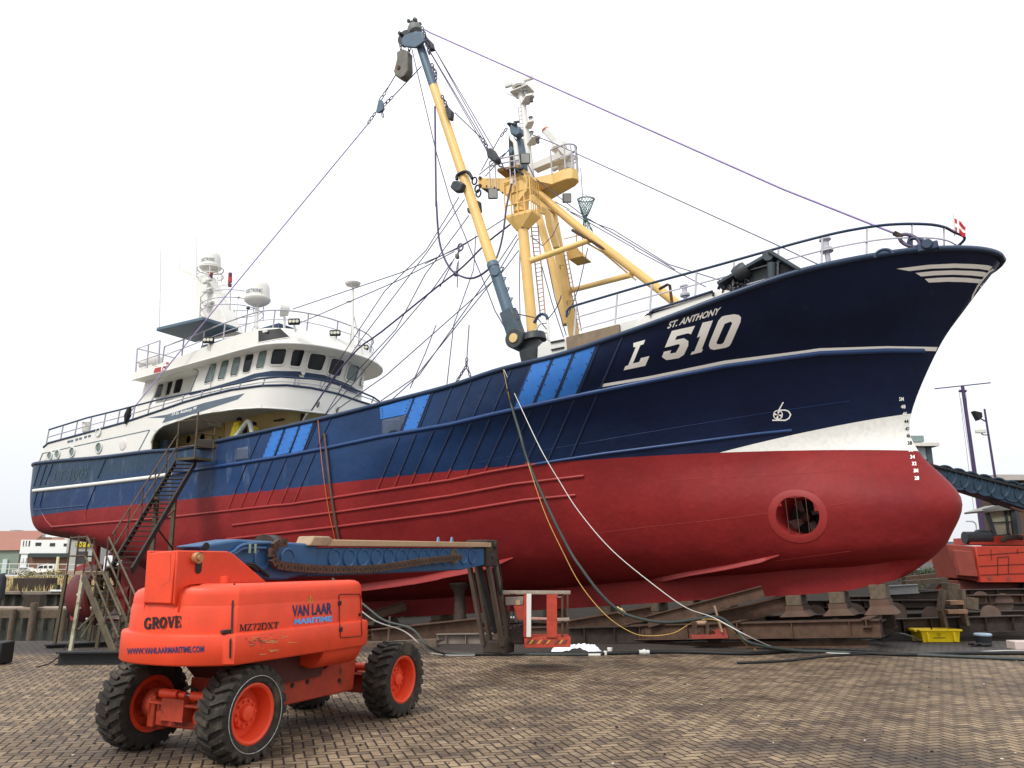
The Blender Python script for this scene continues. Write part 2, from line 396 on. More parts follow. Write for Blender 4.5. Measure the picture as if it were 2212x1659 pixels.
ROWS = [
    row(S0, TIP[0], b_rail, z0),
    row(S0, ST05[0], lambda s: HB*bow(s, -10.5, ST05[0], 2.2, .66)*aft(s, b=.06), lambda s: pchip([-36, -12, -5, ST05[0]], [0, 0, .03, (ST05[2]-ST1[2])/(TIP[2]-ST1[2])], s)*0+z1(np.minimum(s, ST1[0]))*(1-.5)+.5*z0(s)+pchip([-36, -4, ST05[0]], [0, 0, ST05[2]-.5*(ST1[2]+float(z0(ST05[0])[0]))], s)),
    row(S0, ST1[0], b_str, z1),
    row(S0+.05, ST2[0], lambda s: HB*bow(s, -15.5, ST2[0], 1.8, .9)*aft(s, b=.08), kz([(-36, 6.75), (-24, 6.6), (-14, 6.65), (-6, 6.6), (ST2[0], ST2[2])])),
    row(S0+.2, ST3[0], lambda s: mix(.995*HB*bow(s, -18., ST3[0], 1.7, .95)*aft(s, b=.12), .45*bulb(s, ST3[0], 1.)), kz([(-37.5, 6.15), (-33, 5.75), (-24, 5.5), (-14, 5.5), (-6, 5.35), (ST3[0], ST3[2])])),
    row(S0+.45, STb[0], lambda s: mix(.96*HB*bow(s, -20., STb[0]-1, 1.6, 1.)*aft(s, b=.2), bulb(s, STb[0], 1.3)), kz([(-37.5, 5.8), (-33, 5.35), (-30, 4.85), (-24, 4.35), (-14, 4.15), (-6, 4.0), (STb[0], STb[2])])),
    row(S0+.75, ST4[0], lambda s: mix(.84*HB*bow(s, -21., ST4[0]-1.6, 1.5, 1.05)*aft(s, b=.42), bulb(s, ST4[0], 1.2)), kz([(-37.5, 5.68), (-33, 5.05), (-30, 4.35), (-24, 3.2), (-14, 2.9), (-6, 2.95), (ST4[0], ST4[2])])),
    row(S0+1.0, ST45[0], lambda s: mix(.52*HB*bow(s, -22., ST45[0]-2, 1.4, 1.1)*aft(s, b=.62), bulb(s, ST45[0], .85)), kz([(-37.5, 5.6), (-33.5, 4.8), (-30, 3.75), (-24, 2.5), (-14, 2.22), (-6, 2.35), (ST45[0], ST45[2])])),
    row(S0+1.2, ST5[0], lambda s: .34*bow(s, -1.5, ST5[0], 2, .5)+0*s, kz(crease)),
    row(S0+2.9, ST6[0], lambda s: .30*bow(s, -2., ST6[0], 2, .5)+0*s, kz(keel)),
    row(S0+2.9, ST6[0], lambda s: 0*s, kz(keel)),
]
NT = 150
tt = np.linspace(0, 1, NT); g = np.where(tt < .62, tt/.62*.80, .80+.20*np.sin((tt-.62)/.38*math.pi/2))
g = .75*g+.25*tt**1.0*g
g = g/g[-1]
base = []
for r in ROWS:
    s = r['s0']+(r['s1']-r['s0'])*g; y = np.asarray(r['y'](s))+0*s; zz = np.asarray(r['z'](s))+0*s; y[-1] = 0
    base.append(np.stack([s, -y, zz], 1))
base = np.array(base)                       # rows x stations x 3
hull_rows = []
SPL = 6
for i in range(len(ROWS)-2):
    a = base[max(i-1, 0)] if i else 2*base[0]-base[1]; b, c = base[i], base[i+1]
    d = base[i+2] if i+2 < len(ROWS)-1 and i < len(ROWS)-3 else 2*c-b
    if i >= 8: a, d = 2*b-c, 2*c-b
    if i == 7: d = 2*c-b
    for k in range(SPL if i < 8 else 2):
        t = k/(SPL if i < 8 else 2)
        q = .5*(2*b+(c-a)*t+(2*a-5*b+4*c-d)*t*t+(3*b-a-3*c+d)*t**3)
        q[:, 1] = np.minimum(q[:, 1], 0); q[-1, 1] = 0; hull_rows.append(q)
hull_rows += [base[-2], base[-1]]
# round the transom corners
for q in hull_rows:
    h = abs(q[0, 1]); s0 = q[0, 0]
    for j in range(NT):
        e = (q[j, 0]-s0)/1.3
        if e < 1: q[j, 1] *= 1-.10*(1-e)**2.4
mb = MB(); mb.grid([list(q) for q in hull_rows])
n_side = len(mb.f)
port = [[p*np.array([1, -1, 1]) for p in q] for q in hull_rows]
mb.grid(port)
mb.grid([[q[0] for q in hull_rows], [q[0]*np.array([1, .5, 1])+np.array([-.10, 0, 0]) for q in hull_rows], [q[0]*np.array([1, 0, 1])+np.array([-.13, 0, 0]) for q in hull_rows], [q[0]*np.array([1, -.5, 1])+np.array([-.10, 0, 0]) for q in hull_rows], [q[0]*np.array([1, -1, 1]) for q in hull_rows]])
# bow thruster opening
th_h = None
_t = MB(); _t.grid([list(q) for q in hull_rows]); _o = _t.build('probe', M_navy); SK = Skin(_o); bpy.data.objects.remove(_o)
th_c, th_n = SK.hit(1722.6, 1114.6)
keep = []
for f in mb.f:
    c = np.mean([mb.v[i] for i in f], 0)
    keep.append(not (c[1] < -.05 and np.linalg.norm((c-th_c)-th_n*np.dot(c-th_c, th_n)) < .58 and abs(np.dot(c-th_c, th_n)) < .8))
mb.f = [f for f, k in zip(mb.f, keep) if k]; mb.m = [0]*len(mb.f)

# ---- hull paint: red below the waterline, white wedge at the bow, navy above
WL_UV = [(94, 1112), (188, 1100), (309, 1089), (389.5, 1080), (510, 1064), (591, 1060), (725, 1045.6), (864, 1030), (986, 1019), (1108, 1005), (1230, 992.5), (1404, 983), (1550, 979), (1700, 976), (1836, 973.7), (1890, 972.6), (1975, 971)]
wl = [SK.hit(*p) for p in WL_UV]; wl = [h[0] for h in wl if h]
WLP = np.polyfit([p[0]/36 for p in wl], [p[2] for p in wl], 4)
wb = [SK.hit(*p) for p in [(1550, 979), (1711, 939.5), (1809, 920), (1890, 905), (1928, 898), (1960, 895)]]; wb = [h[0] for h in wb if h]
WBP = np.polyfit([p[0]/36 for p in wb], [p[2] for p in wb], 2)
def hull_material():
    m = bpy.data.materials.new('hull_paint'); m.use_nodes = True; t = m.node_tree; t.nodes.clear(); L = t.links.new
    out = _n(t, 'ShaderNodeOutputMaterial'); p = _n(t, 'ShaderNodeBsdfPrincipled'); L(p.outputs[0], out.inputs[0])
    tc = _n(t, 'ShaderNodeTexCoord'); sx = _n(t, 'ShaderNodeSeparateXYZ'); L(tc.outputs['Object'], sx.inputs[0])
    def math_(op, a, b=None, c=None):
        n = _n(t, 'ShaderNodeMath', operation=op)
        for i, q in enumerate((a, b, c)):
            if q is None: continue
            if isinstance(q, (int, float)): n.inputs[i].default_value = q
            else: L(q, n.inputs[i])
        return n.outputs[0]
    def poly(P, x):
        r = float(P[0])
        for k in P[1:]: r = math_('MULTIPLY_ADD', r, x, float(k)) if not isinstance(r, float) else math_('MULTIPLY_ADD', x, r, float(k))
        return r
    def noise(scale, detail=6, vec=None, rough=.6):
        n = _n(t, 'ShaderNodeTexNoise'); n.inputs['Scale'].default_value = scale; n.inputs['Detail'].default_value = detail; n.inputs['Roughness'].default_value = rough
        L(vec or tc.outputs['Object'], n.inputs['Vector']); return n.outputs[0]
    def mixc(f, a, b, mode='MIX'):
        n = _n(t, 'ShaderNodeMixRGB', blend_type=mode)
        for i, q in enumerate((f, a, b)):
            if isinstance(q, tuple): n.inputs[i].default_value = (*q, 1)
            elif isinstance(q, float): n.inputs[i].default_value = q
            else: L(q, n.inputs[i])
        return n.outputs[0]
    def ramp(x, a, b, c=0., d=1.):
        n = _n(t, 'ShaderNodeMapRange'); L(x, n.inputs[0])
        for i, q in enumerate((a, b, c, d)): n.inputs[i+1].default_value = q
        return n.outputs[0]
    x = math_('DIVIDE', sx.outputs[0], 36.)
    zw = poly(WLP, x); zb = poly(WBP, x)
    below = math_('LESS_THAN', sx.outputs[2], zw)
    wedge = math_('MULTIPLY', math_('LESS_THAN', sx.outputs[2], zb), math_('GREATER_THAN', sx.outputs[0], float(wb[0][0])-.02))
    stretch = _n(t, 'ShaderNodeMapping'); stretch.inputs['Scale'].default_value = (1, 1, .22); L(tc.outputs['Object'], stretch.inputs[0])
    big = noise(.35, 4); mid = noise(1.6, 8, rough=.7); fine = noise(9., 6); st = noise(2.2, 8, stretch.outputs[0], .7)
    blue = mixc(ramp(sx.outputs[0], -16., -6.), (.011, .036, .105), (.005, .011, .037))        # navy darkens towards the bow: shade of the flare put into the colour
    blue = mixc(1., blue, ramp(big, .3, .7, .75, 1.3), 'MULTIPLY')
    aftz = math_('MULTIPLY', ramp(sx.outputs[0], -22., -26.), ramp(sx.outputs[2], 7.2, 7.7))   # unpainted green-grey bulwark plates aft
    blue = mixc(aftz, blue, (.018, .042, .078))
    worn = math_('MULTIPLY', ramp(st, .56, .74), ramp(sx.outputs[0], -17., -21.5))
    blue = mixc(math_('MULTIPLY', worn, .55), blue, (.17, .21, .26))
    scuff = ramp(mid, .62, .78)
    blue = mixc(math_('MULTIPLY', scuff, .35), blue, (.05, .075, .11))
    red = mixc(ramp(big, .3, .7), (.165, .011, .013), (.27, .021, .020))
    red = mixc(math_('MULTIPLY', ramp(st, .5, .75), .4), red, (.15, .014, .013))
    col = mixc(below, mixc(wedge, blue, (.76, .76, .71)), red)
    col = mixc(1., col, ramp(fine, .3, .7, .92, 1.08), 'MULTIPLY')
    L(col, p.inputs['Base Color'])
    L(ramp(below, 0, 1, .38, .55), p.inputs['Roughness']); p.inputs['Specular IOR Level'].default_value = .2
    # shallow dents between the frames
    dents = noise(.9, 3); bmp = _n(t, 'ShaderNodeBump'); bmp.inputs['Strength'].default_value = .35; bmp.inputs['Distance'].default_value = .14
    L(dents, bmp.inputs['Height'])
    b2 = _n(t, 'ShaderNodeBump'); b2.inputs['Strength'].default_value = .05; b2.inputs['Distance'].default_value = .01; L(fine, b2.inputs['Height']); L(bmp.outputs[0], b2.inputs['Normal'])
    L(b2.outputs[0], p.inputs['Normal'])
    return m
HULL = mb.build('hull', hull_material(), SHIP, smooth=60)
# ---------------------------------------------------------------- plating details laid on the hull
def loops_poly(sk, loops, off=.006, step=9., mb=None):
    fl = [p for l in loops for p in l]
    t = tessellate_polygon([[Vector((p[0], p[1], 0)) for p in l] for l in loops])
    return sk.decal([np.array(p, float) for p in fl], [tuple(q) for q in t], off, step, mb)
def stroke(sk, uv, w, off=.006, mb=None, closed=False, step=9.):
    mb = mb or MB(); P = [np.array(p, float) for p in uv]
    if closed: P.append(P[0])
    for a, b in zip(P[:-1], P[1:]):
        d = b-a; L = np.linalg.norm(d)
        if L < .01: continue
        d /= L; n = np.array([-d[1], d[0]])*w/2; a2 = a-d*w*.25; b2 = b+d*w*.25
        sk.poly([a2-n, b2-n, b2+n, a2+n], off, step, mb); off += .0006
    return mb
def circ(c, rx, ry=None, n=20, rot=0.):
    ry = ry or rx; cr, sr = math.cos(rot), math.sin(rot)
    return [(c[0]+rx*math.cos(2*math.pi*k/n)*cr-ry*math.sin(2*math.pi*k/n)*sr, c[1]+rx*math.cos(2*math.pi*k/n)*sr+ry*math.sin(2*math.pi*k/n)*cr) for k in range(n)]
def surf_tube(sk, uv, r, name, m, parent, n=7, step=8, off=0.):
    P = sk.line(uv, step, off)
    if len(P) < 2: return None
    mb = MB(); mb.tube(P, r, n); return mb.build(name, m, parent, smooth=60)
# gunwale cap all round
cap = [p for p in hull_rows[0]]; cap = cap+[p*np.array([1, -1, 1]) for p in cap[::-1][1:]]
_m = MB(); _m.tube(cap, .085, 8, closed=True); _m.build('gunwale', M_navy_trim, HULL, smooth=60)
# weather deck below the bulwark
dk = MB(); HR = np.array(hull_rows); dl = []
for j in range(1, NT-4):
    i = int(np.argmin(np.abs(HR[:36, j, 2]-(HR[0, j, 2]-.95)))); p = HR[i, j]; dl.append(np.array([p[0], p[1]*.985, p[2]]))
dk.grid([dl, [p*np.array([1, -1, 1]) for p in dl]]); dk.build('weather_deck', M_grey_blue, SHIP, smooth=60)
# rubbing strake, from stern to bow, white where it is painted white aft
k = Z('y1', 240, 935, 700, 885, 1200, 825, 1395, 796)
_s1 = SK.line(k, 8); _s2 = SK.line([k[-1]]+STRAKE_UV[3:], 8)
_m = MB(); _m.tube(_s1, .085, 8); _m.build('rubbing_strake', M_white, HULL, smooth=60)
_m = MB(); _m.tube(_s2, .075, 8); _m.build('rubbing_strake', M_blue_hull, HULL, smooth=60)
# frames (fenders) slanting between gunwale and strake, and below it
UP = Z('b', 535, 525, 440, 748, 640, 505, 548, 735, 757, 480, 660, 715, 890, 445, 790, 690, 1022, 418, 915, 670, 1040, 412, 935, 668, 1158, 388, 1040, 645, 1898, 200, 1785, 502, 2045, 160, 1925, 475, 2062, 155, 1943, 470) + \
     Z('c', 460, 555, 328, 882, 632, 503, 488, 847, 805, 455, 650, 808, 985, 403, 825, 772, 1168, 348, 1010, 732, 1350, 292, 1183, 690, 1366, 288, 1198, 690, 1545, 225, 1370, 650, 1560, 222, 1385, 650, 1750, 165, 1563, 607, 1768, 160, 1580, 603, 1980, 85, 1772, 563) + \
     Z('y1', 325, 725, 272, 897, 375, 722, 320, 892, 425, 718, 362, 885, 850, 680, 785, 832)
for a, b in zip(UP[::2], UP[1::2]): surf_tube(SK, [a, b], .034, 'hull_frame', M_navy, HULL)
LO = Z('b', 410, 795, 245, 1203, 525, 780, 355, 1188, 640, 760, 470, 1173, 765, 737, 590, 1153, 905, 716, 715, 1143, 1020, 692, 835, 1124, 1765, 553, 1570, 1013, 1915, 523, 1720, 990) + \
     Z('c', 300, 935, 95, 1410, 470, 897, 250, 1385, 635, 857, 415, 1355, 800, 826, 585, 1330, 980, 788, 750, 1300, 1165, 742, 935, 1265, 1350, 702, 1110, 1238, 1545, 662, 1310, 1200, 1745, 617, 1510, 1175)
def split_at_wl(P):
    hi = [p for p in P if p[2] >= np.polyval(WLP, p[0]/36)]; lo_ = [p for p in P if p[2] < np.polyval(WLP, p[0]/36)]
    return hi, lo_
def two_tone(P, r, name):
    hi, lo_ = split_at_wl(P)
    if hi and lo_: (lo_.insert(0, hi[-1]) if P[0][2] > P[-1][2] else lo_.append(hi[0]))
    mb = MB()
    if len(hi) > 1: mb.tube(hi, r, 7, mi=0)
    if len(lo_) > 1: mb.tube(lo_, r, 7, mi=1)
    mb.build(name, [M_navy, M_red_hull], HULL, smooth=60)
for a, b in zip(LO[::2], LO[1::2]): two_tone(SK.line([a, b], 7), .034, 'hull_frame')
for q in ((300, 940, 272, 1050, 285, 1085), (350, 938, 322, 1050, 330, 1095, 370, 1170, 420, 1225), (770, 892, 705, 1050, 688, 1110, 690, 1190)):
    two_tone(SK.line(Z('y1', *q), 6), .034, 'hull_frame')
surf_tube(SK, Z('y1', 285, 1085, 500, 1066, 695, 1047), .03, 'hull_frame', M_blue_hull, HULL)
# long half-round bars on the bottom paint
B1 = [(113, 1138), (376, 1116.4), (595, 1092), (627, 1089.5), (798, 1063), (972, 1037), (1059, 1019), (1181, 998.6), (1303.6, 980), (1467, 959), (1638, 937), (1710, 929.7)]
P = SK.line(B1, 8); lo_ = [p for p in P if p[2] < np.polyval(WLP, p[0]/36)]; hi = [p for p in P if p[2] >= np.polyval(WLP, p[0]/36)]
_m = MB(); _m.tube(lo_, .05, 7); _m.build('hull_bar', M_red_hull, HULL, smooth=60)
_m = MB(); _m.tube([lo_[-1]]+hi, .05, 7); _m.build('hull_bar', M_blue_hull, HULL, smooth=60)
for q in ([(503, 1134.7), (725, 1106.6), (972, 1071), (1108, 1046), (1261, 1028)], [(489, 1165), (725, 1138), (972, 1106.6), (1132.6, 1080), (1243.6, 1069.5)]):
    surf_tube(SK, q, .05, 'hull_bar', M_red_hull, HULL)
# weld seams
for q in (Z('d', 540, 935, 1200, 905, 2212, 845), Z('d', 0, 1395, 420, 1345, 1000, 1285, 1500, 1222), Z('d', 1960, 1162, 2212, 1130), Z('d', 0, 580, 700, 460, 1500, 330, 2212, 228), Z('c', 470, 1260, 1200, 1120, 2212, 945), Z('d', 1560, 1645, 2212, 1560)):
    surf_tube(SK, q, .007, 'weld_seam', M_blue_hull if q[0][1] < 960 or q[-1][1] < 960 else M_red_hull, HULL, n=5)
# bilge keels
def fin(uv, w, name):
    P = SK.line(uv, 8); a = []; b = []; N_ = len(P)
    for i, p in enumerate(P):
        q, n = SK.near(p); k = min(1, i/4, (N_-1-i)/5); a.append(p-n*.05); b.append(p+(n+np.array([0, 0, -.25]))*w*max(k, .03))
    t = np.array([0, 0, .02]); mb = MB(); mb.grid([[p+t for p in a], [p+t for p in b], [p-t for p in b], [p-t for p in a]]); mb.build(name, M_red_hull, HULL, smooth=40)
fin([(720, 1268), (800, 1259), (900, 1246), (1040, 1219), (1108, 1204)], .20, 'bilge_keel')
fin([(1400, 1252), (1480, 1236), (1566, 1221.7), (1683, 1198.4)], .10, 'bilge_keel')
# replaced plates in bright primer
for q in (Z('b', 643, 502, 742, 482, 652, 716, 556, 731), Z('b', 768, 470, 878, 447, 785, 688, 680, 711), Z('b', 899, 440, 1003, 420, 915, 667, 808, 691), Z('b', 1595, 287, 1888, 203, 1832, 345, 1602, 392), Z('b', 1910, 198, 2040, 163, 1920, 472, 1797, 500),
          Z('c', 1178, 345, 1342, 293, 1172, 692, 1015, 728), Z('c', 1373, 285, 1536, 228, 1362, 645, 1203, 687), Z('c', 1570, 220, 1740, 165, 1552, 605, 1392, 640)):
    pm = SK.poly(q, .022, 9); q = [np.array(p) for p in q]; rim = SK.line([q[0], q[1], q[2], q[3], q[0]], 6, .012); pm.tube(rim, .012, 5, mi=0)
    for a, b in ((q[0], q[3]), (q[1], q[2])):
        for t in (.12, .37, .63, .88):
            o_ = (q[0]+q[1]+q[2]+q[3])/4; p = a+(b-a)*t; p = p+(o_-p)*(.17 if abs(t-.5) < .3 else .14)
            h = SK.hit(*p, .012)
            if h: pm.cyl(h[0], h[0]+h[1]*.022, .02, n=6, mi=1)
    pm.build('replaced_plate', [M_blue_bright, M_navy], HULL, smooth=60)
for q in (Z('b', 325, 650, 425, 632, 428, 745, 315, 765), Z('b', 1610, 400, 1830, 350, 1775, 495, 1612, 530)):
    SK.poly(q, .009, 9).build('doubler_plate', mat('faded_navy', (.045, .065, .11), .5, var=.3, dirt=(.2, .22, .25), damt=.1), HULL, smooth=60, solid=-.014)
# white band above the strake at the bow
SK.poly([(1297, 836.5), (1302, 829), (1404, 812), (1566, 778.5), (1728, 758), (1770, 752), (1916, 747.5), (2025, 749.5), (2021, 758.5), (1916.5, 755), (1770, 760), (1728, 768), (1566, 786), (1404, 818)], .010, 8).build('bow_band', M_text_w, HULL, smooth=60)
# registration letters and name
L5 = [Z('z5', 738, 1266, 842, 1237, 828, 1276, 800, 1284, 733, 1446, 790, 1431, 803, 1398, 880, 1380, 843, 1466, 652, 1506, 667, 1470, 692, 1462, 760, 1300, 738, 1302)]
F5 = [Z('z5', 1078, 1158, 1283, 1112, 1247, 1188, 1222, 1178, 1122, 1204, 1106, 1238, 1185, 1222, 1225, 1248, 1222, 1290, 1185, 1368, 1140, 1398, 1030, 1416, 990, 1388, 1008, 1342, 1072, 1328, 1062, 1358, 1112, 1350, 1150, 1285, 1138, 1274, 1015, 1306)]
O1 = [Z('z5', 1350, 1085, 1442, 1064, 1342, 1322, 1355, 1318, 1340, 1345, 1243, 1370, 1255, 1342, 1277, 1336, 1330, 1205, 1300, 1217, 1315, 1175)]
Z0_ = [Z('z5', 1520, 1032, 1550, 1022, 1630, 1010, 1672, 1018, 1690, 1040, 1685, 1078, 1605, 1262, 1588, 1290, 1556, 1306, 1450, 1325, 1418, 1316, 1405, 1290, 1412, 1255, 1490, 1066), Z('z5', 1578, 1082, 1600, 1075, 1612, 1090, 1535, 1262, 1515, 1275, 1480, 1275, 1472, 1262, 1545, 1095)]
rl = MB()
for l in (L5, F5, O1, Z0_): loops_poly(SK, l, .008, 8, rl)
rl.build('registration_number', M_text_w, HULL, smooth=60)
def hull_text(txt, p0, p1, h, name, m, up=None, sk=None, par=None, off=.008, **kw):
    vs, fs = fit_text(txt, p0, p1, h, up, **kw); return (sk or SK).decal(vs, fs, off, 10).build(name, m, par or HULL, smooth=60)
a, b = Z('z5', 1036, 1138, 1490, 1008); hull_text('ST. ANTHONY', a, b, 14.5, 'ship_name', M_text_w, up=(.42, -1), bold=.028)
for i, (t, x, y) in enumerate((('5M', 177, 190), ('48', 190, 246), ('46', 202, 299), ('44', 213, 355), ('42', 222, 410), ('4M', 231, 462), ('38', 239, 515), ('36', 248, 566), ('34', 259, 617), ('32', 272, 667), ('3M', 284, 719), ('28', 291, 774))):
    a, b = Z('y7', x, y, x+34, y-1); hull_text(t, a, b, 7.4, 'draft_mark', M_text_k if t in ('44', '42', '4M', '38') else M_text_w, bold=.03)
# raised old number on the quarter
a, b = Z('y1', 425, 868, 695, 835); hull_text('LT-1005', a, b, 26, 'welded_number', mat('welded_bead', (.03, .055, .065), .5), up=(.24, -1), off=.012)
# bulbous bow symbol
sy = MB(); zd = lambda *p: Z('d', *p)
stroke(SK, zd(1620, 242, 1582, 310, 1640, 310, 1670, 322, 1686, 350, 1672, 382, 1640, 400, 1526, 400), 2.6, .006, sy, step=20)
stroke(SK, [(zd(1574, 352)[0][0]+9.6*math.cos(a), zd(1574, 352)[0][1]+9.6*math.sin(a)) for a in np.linspace(0, 2*math.pi, 19)[:-1]], 2., .010, sy, closed=True, step=20)
c0 = zd(1574, 352)[0]
for k in range(4):
    a = k*math.pi/2+.2; SK.poly([c0, (c0[0]+8.5*math.cos(a-.33), c0[1]+8.5*math.sin(a-.33)), (c0[0]+8.5*math.cos(a+.33), c0[1]+8.5*math.sin(a+.33))], .012, 20, sy)
sy.build('bulb_symbol', M_text_w, HULL, smooth=60)
# speed stripes and crest at the stem head
for q in (Z('f', 315, 463, 780, 405, 1170, 385, 1480, 395, 1680, 412, 1740, 435, 1690, 490, 1550, 465, 1200, 450, 850, 460, 505, 497), Z('f', 598, 525, 850, 498, 1150, 485, 1450, 495, 1620, 510, 1665, 530, 1610, 582, 1420, 562, 1150, 550, 900, 560, 680, 577), Z('f', 735, 612, 950, 595, 1150, 590, 1400, 600, 1590, 622, 1535, 677, 1300, 660, 1080, 655, 795, 668)):
    SK.poly(q, .008, 7).build('bow_stripe', M_text_w, HULL, smooth=60)
cr = MB(); stroke(SK, Z('f', 1430, 930, 1450, 850, 1520, 720, 1610, 600, 1690, 505, 1740, 475, 1785, 490, 1790, 540), 3.4, .012, cr, step=5)
SK.poly(Z('f', 1520, 810, 1560, 715, 1650, 640, 1725, 545, 1750, 560, 1735, 610, 1650, 720), .012, 5, cr)
cr.build('stem_crest', M_text_w, HULL, smooth=60)
# bow thruster tunnel
ex = np.cross([0, 0, 1.], th_n); ex /= np.linalg.norm(ex); ey = np.cross(th_n, ex)
RO, RI = .76, .55
def th_ring(r, d, n=40):
    out = []
    for k in range(n):
        a = 2*math.pi*k/n; p = th_c+r*(ex*math.cos(a)+ey*math.sin(a)); q, nn = SK.near(p); out.append(q+nn*d)
    return out
mb = MB(); rows_ = [th_ring(RO+.015, -.02), th_ring(RO, .014), th_ring(RI+.05, .018), th_ring(RI+.01, .01), th_ring(RI, -.03)]
ax = np.array([0.05, 1., 0.02]); ax /= np.linalg.norm(ax); inner = rows_[-1]
for d in (.12, .35, 1.4): rows_.append([p+ax*d+(th_c+ax*d-p-ax*d)*min(.12, d*.2) for p in inner])
mb.grid(rows_, cv=True); TH_ = mb.build('bow_thruster', M_red_hull, SHIP, smooth=50)
mb = MB(); e = th_c+ax*1.1; mb.lathe([(.001, -.3), (.12, -.26), (.16, -.1), (.16, .3)], e, ax, 16); mb.build('thruster_hub', mat('hub_dark', (.05, .012, .012), .6), TH_)
mb = MB(); mb.grid([[p+ax*1.35 for p in inner], [th_c+ax*1.35 for p in inner]], cv=True); mb.build('tunnel_end', M_black, TH_)
for k in range(4):
    a = k*math.pi/2+.5; d = ex*math.cos(a)+ey*math.sin(a); q = -ex*math.sin(a)+ey*math.cos(a)
    bl = MB(); bl.prism([e+d*.15-q*.05-ax*.08, e+d*.50-q*.18-ax*.14, e+d*.52+q*.12+ax*.06, e+d*.15+q*.07+ax*.04], ax*.02)
    bl.build('thruster_blade', mat('bronze_blade', (.42, .38, .34), .3, metal=.6, var=.3), TH_, smooth=0)
for k, x in enumerate((-.26, .0, .26)):
    h = math.sqrt(RI**2-x**2); a = th_c+ex*x*1.0+ey*h+ax*.06; b = th_c+ex*(x-.03)-ey*h+ax*.06
    g_ = MB(); g_.bar(a, b, .018, .03); g_.build('thruster_grille_bar', M_rust, TH_, smooth=0)
# propeller nozzle, rudder and sternpost at the stern
mb = MB(); nz = np.array([-36.2, 0, 2.85]); Rn = 1.42
mb.lathe([(Rn-.16, -.95), (Rn-.05, -.9), (Rn+.06, -.2), (Rn, .75), (Rn-.12, .82), (Rn-.2, .6), (Rn-.22, -.2), (Rn-.16, -.95)], nz, (1, 0, 0), 40); NZ = mb.build('propeller_nozzle', mat('nozzle_red', (.13, .016, .016), .55, var=.25, dirt=(.09, .03, .025), damt=.1), SHIP, smooth=50)
for k in range(14):
    mb = MB(); a = 2*math.pi*k/14; c = nz+np.array([.35, (Rn+.03)*math.cos(a), (Rn+.03)*math.sin(a)]); mb.box(c, (.16, .09, .09))
    mb.build('zinc_anode', M_grey_white, NZ, bevel=.02)
mb = MB(); mb.lathe([(.02, -.75), (.2, -.6), (.26, -.1), (.26, .5)], nz, (1, 0, 0), 20)
for k in range(4):
    a = 2*math.pi*k/4+.3; d = np.array([0, math.cos(a), math.sin(a)]); q = np.array([0, -math.sin(a), math.cos(a)])
    mb.prism([nz+d*.2-q*.12+np.array([-.1, 0, 0]), nz+d*.8-q*.38+np.array([-.2, 0, 0]), nz+d*1.15, nz+d*.8+q*.38+np.array([.2, 0, 0]), nz+d*.2+q*.12+np.array([.1, 0, 0])], (.03, 0, 0))
mb.build('propeller', mat('bronze', (.30, .2, .09), .4, metal=.7, var=.3), SHIP)
mb = MB(); mb.box((-35.0, 0, 4.45), (1.3, .42, .7)); mb.box((-34.2, 0, 3.0), (.5, .5, 2.4)); mb.build('stern_post', M_red_hull, SHIP, bevel=.05); mb = MB(); mb.cyl((-33.6, 0, 2.85), (-35.8, 0, 2.85), .42, .28); mb.build('stern_tube', M_red_hull, SHIP)
mb = MB(); mb.prism([(-37.3, -.12, 1.6), (-38.6, -.12, 1.6), (-38.5, -.12, 4.3), (-37.4, -.12, 4.5)], (0, .24, 0)); mb.cyl((-37.0, 0, 4.0), (-37.0, 0, 5.7), .2); mb.build('rudder', M_red_hull, SHIP, bevel=.05)
# ---------------------------------------------------------------- superstructure
def plan(yfun, s_aft, s_c, s_f, half, n=26, p=2.3):
    # outline from the aft starboard corner, forward, round the curved front, back along the port side
    st = [(s, -float(yfun(s))) for s in np.linspace(s_aft, s_c, 24)]; fr = []
    for k in range(1, n):
        a = math.pi/2*(-1+2*k/n); c, s_ = math.cos(a), math.sin(a)
        fr.append((s_c+(s_f-s_c)*abs(c)**(2/p), half*math.copysign(abs(s_)**(2/p), s_)))
    return st+fr+[(s, -y) for s, y in st[::-1]]
def wall_skin(lo_pl, hi_pl, z_lo, z_hi):
    n = len(lo_pl); mb = MB()
    r0 = [np.array([s, y, z_lo(s) if callable(z_lo) else z_lo]) for s, y in lo_pl]; r1 = [np.array([s, y, z_hi(s) if callable(z_hi) else z_hi]) for s, y in hi_pl]
    mb.grid([r0, r1]); o = mb.build('probe', M_white); k = Skin(o); bpy.data.objects.remove(o); return k, r0, r1
M_rail = mat('railing_grey_white', (.42, .41, .45), .5, var=.1)
yb = lambda s: float(b_rail(s))-.05
PB = plan(yb, -37.6, -21.3, -19.66, yb(-21.3))
SKB, _, _ = wall_skin(PB, PB, 6.8, 12.5); SKB.force = True
LINE = [(94, 966), (105, 957), (188, 934.5), (270, 912), (336, 890), (400, 868), (450, 854), (500, 842), (565, 833), (620, 832), (673, 838), (727, 850), (780, 868), (807, 876), (826, 884)]
outl = LINE+[(830, 905), (742.6, 896)]+Z('z2', 1700, 1325, 1500, 1303, 1300, 1280, 1100, 1268, 900, 1280, 700, 1306, 560, 1330)+Z('y1', 1400, 380, 1320, 408, 1280, 435, 1240, 480, 1215, 540, 1212, 616, 850, 668, 500, 692, 290, 708)
BULW = SKB.poly(outl, 0., 9).build('poop_side_plating', M_white, SHIP, smooth=60, solid=-.07)
for q in outl[len(LINE)+1:]: pass
mb = MB(); P = SKB.line(LINE, 8); mb.tube(P, .05, 7); mb.build('deck_edge_trim', M_navy_trim, BULW, smooth=60)
edge = SKB.line(outl[len(LINE)+1:-4], 7, .0); mb = MB(); mb.tube(edge, .03, 6); mb.build('opening_edge_trim', M_grey_white, BULW, smooth=60)
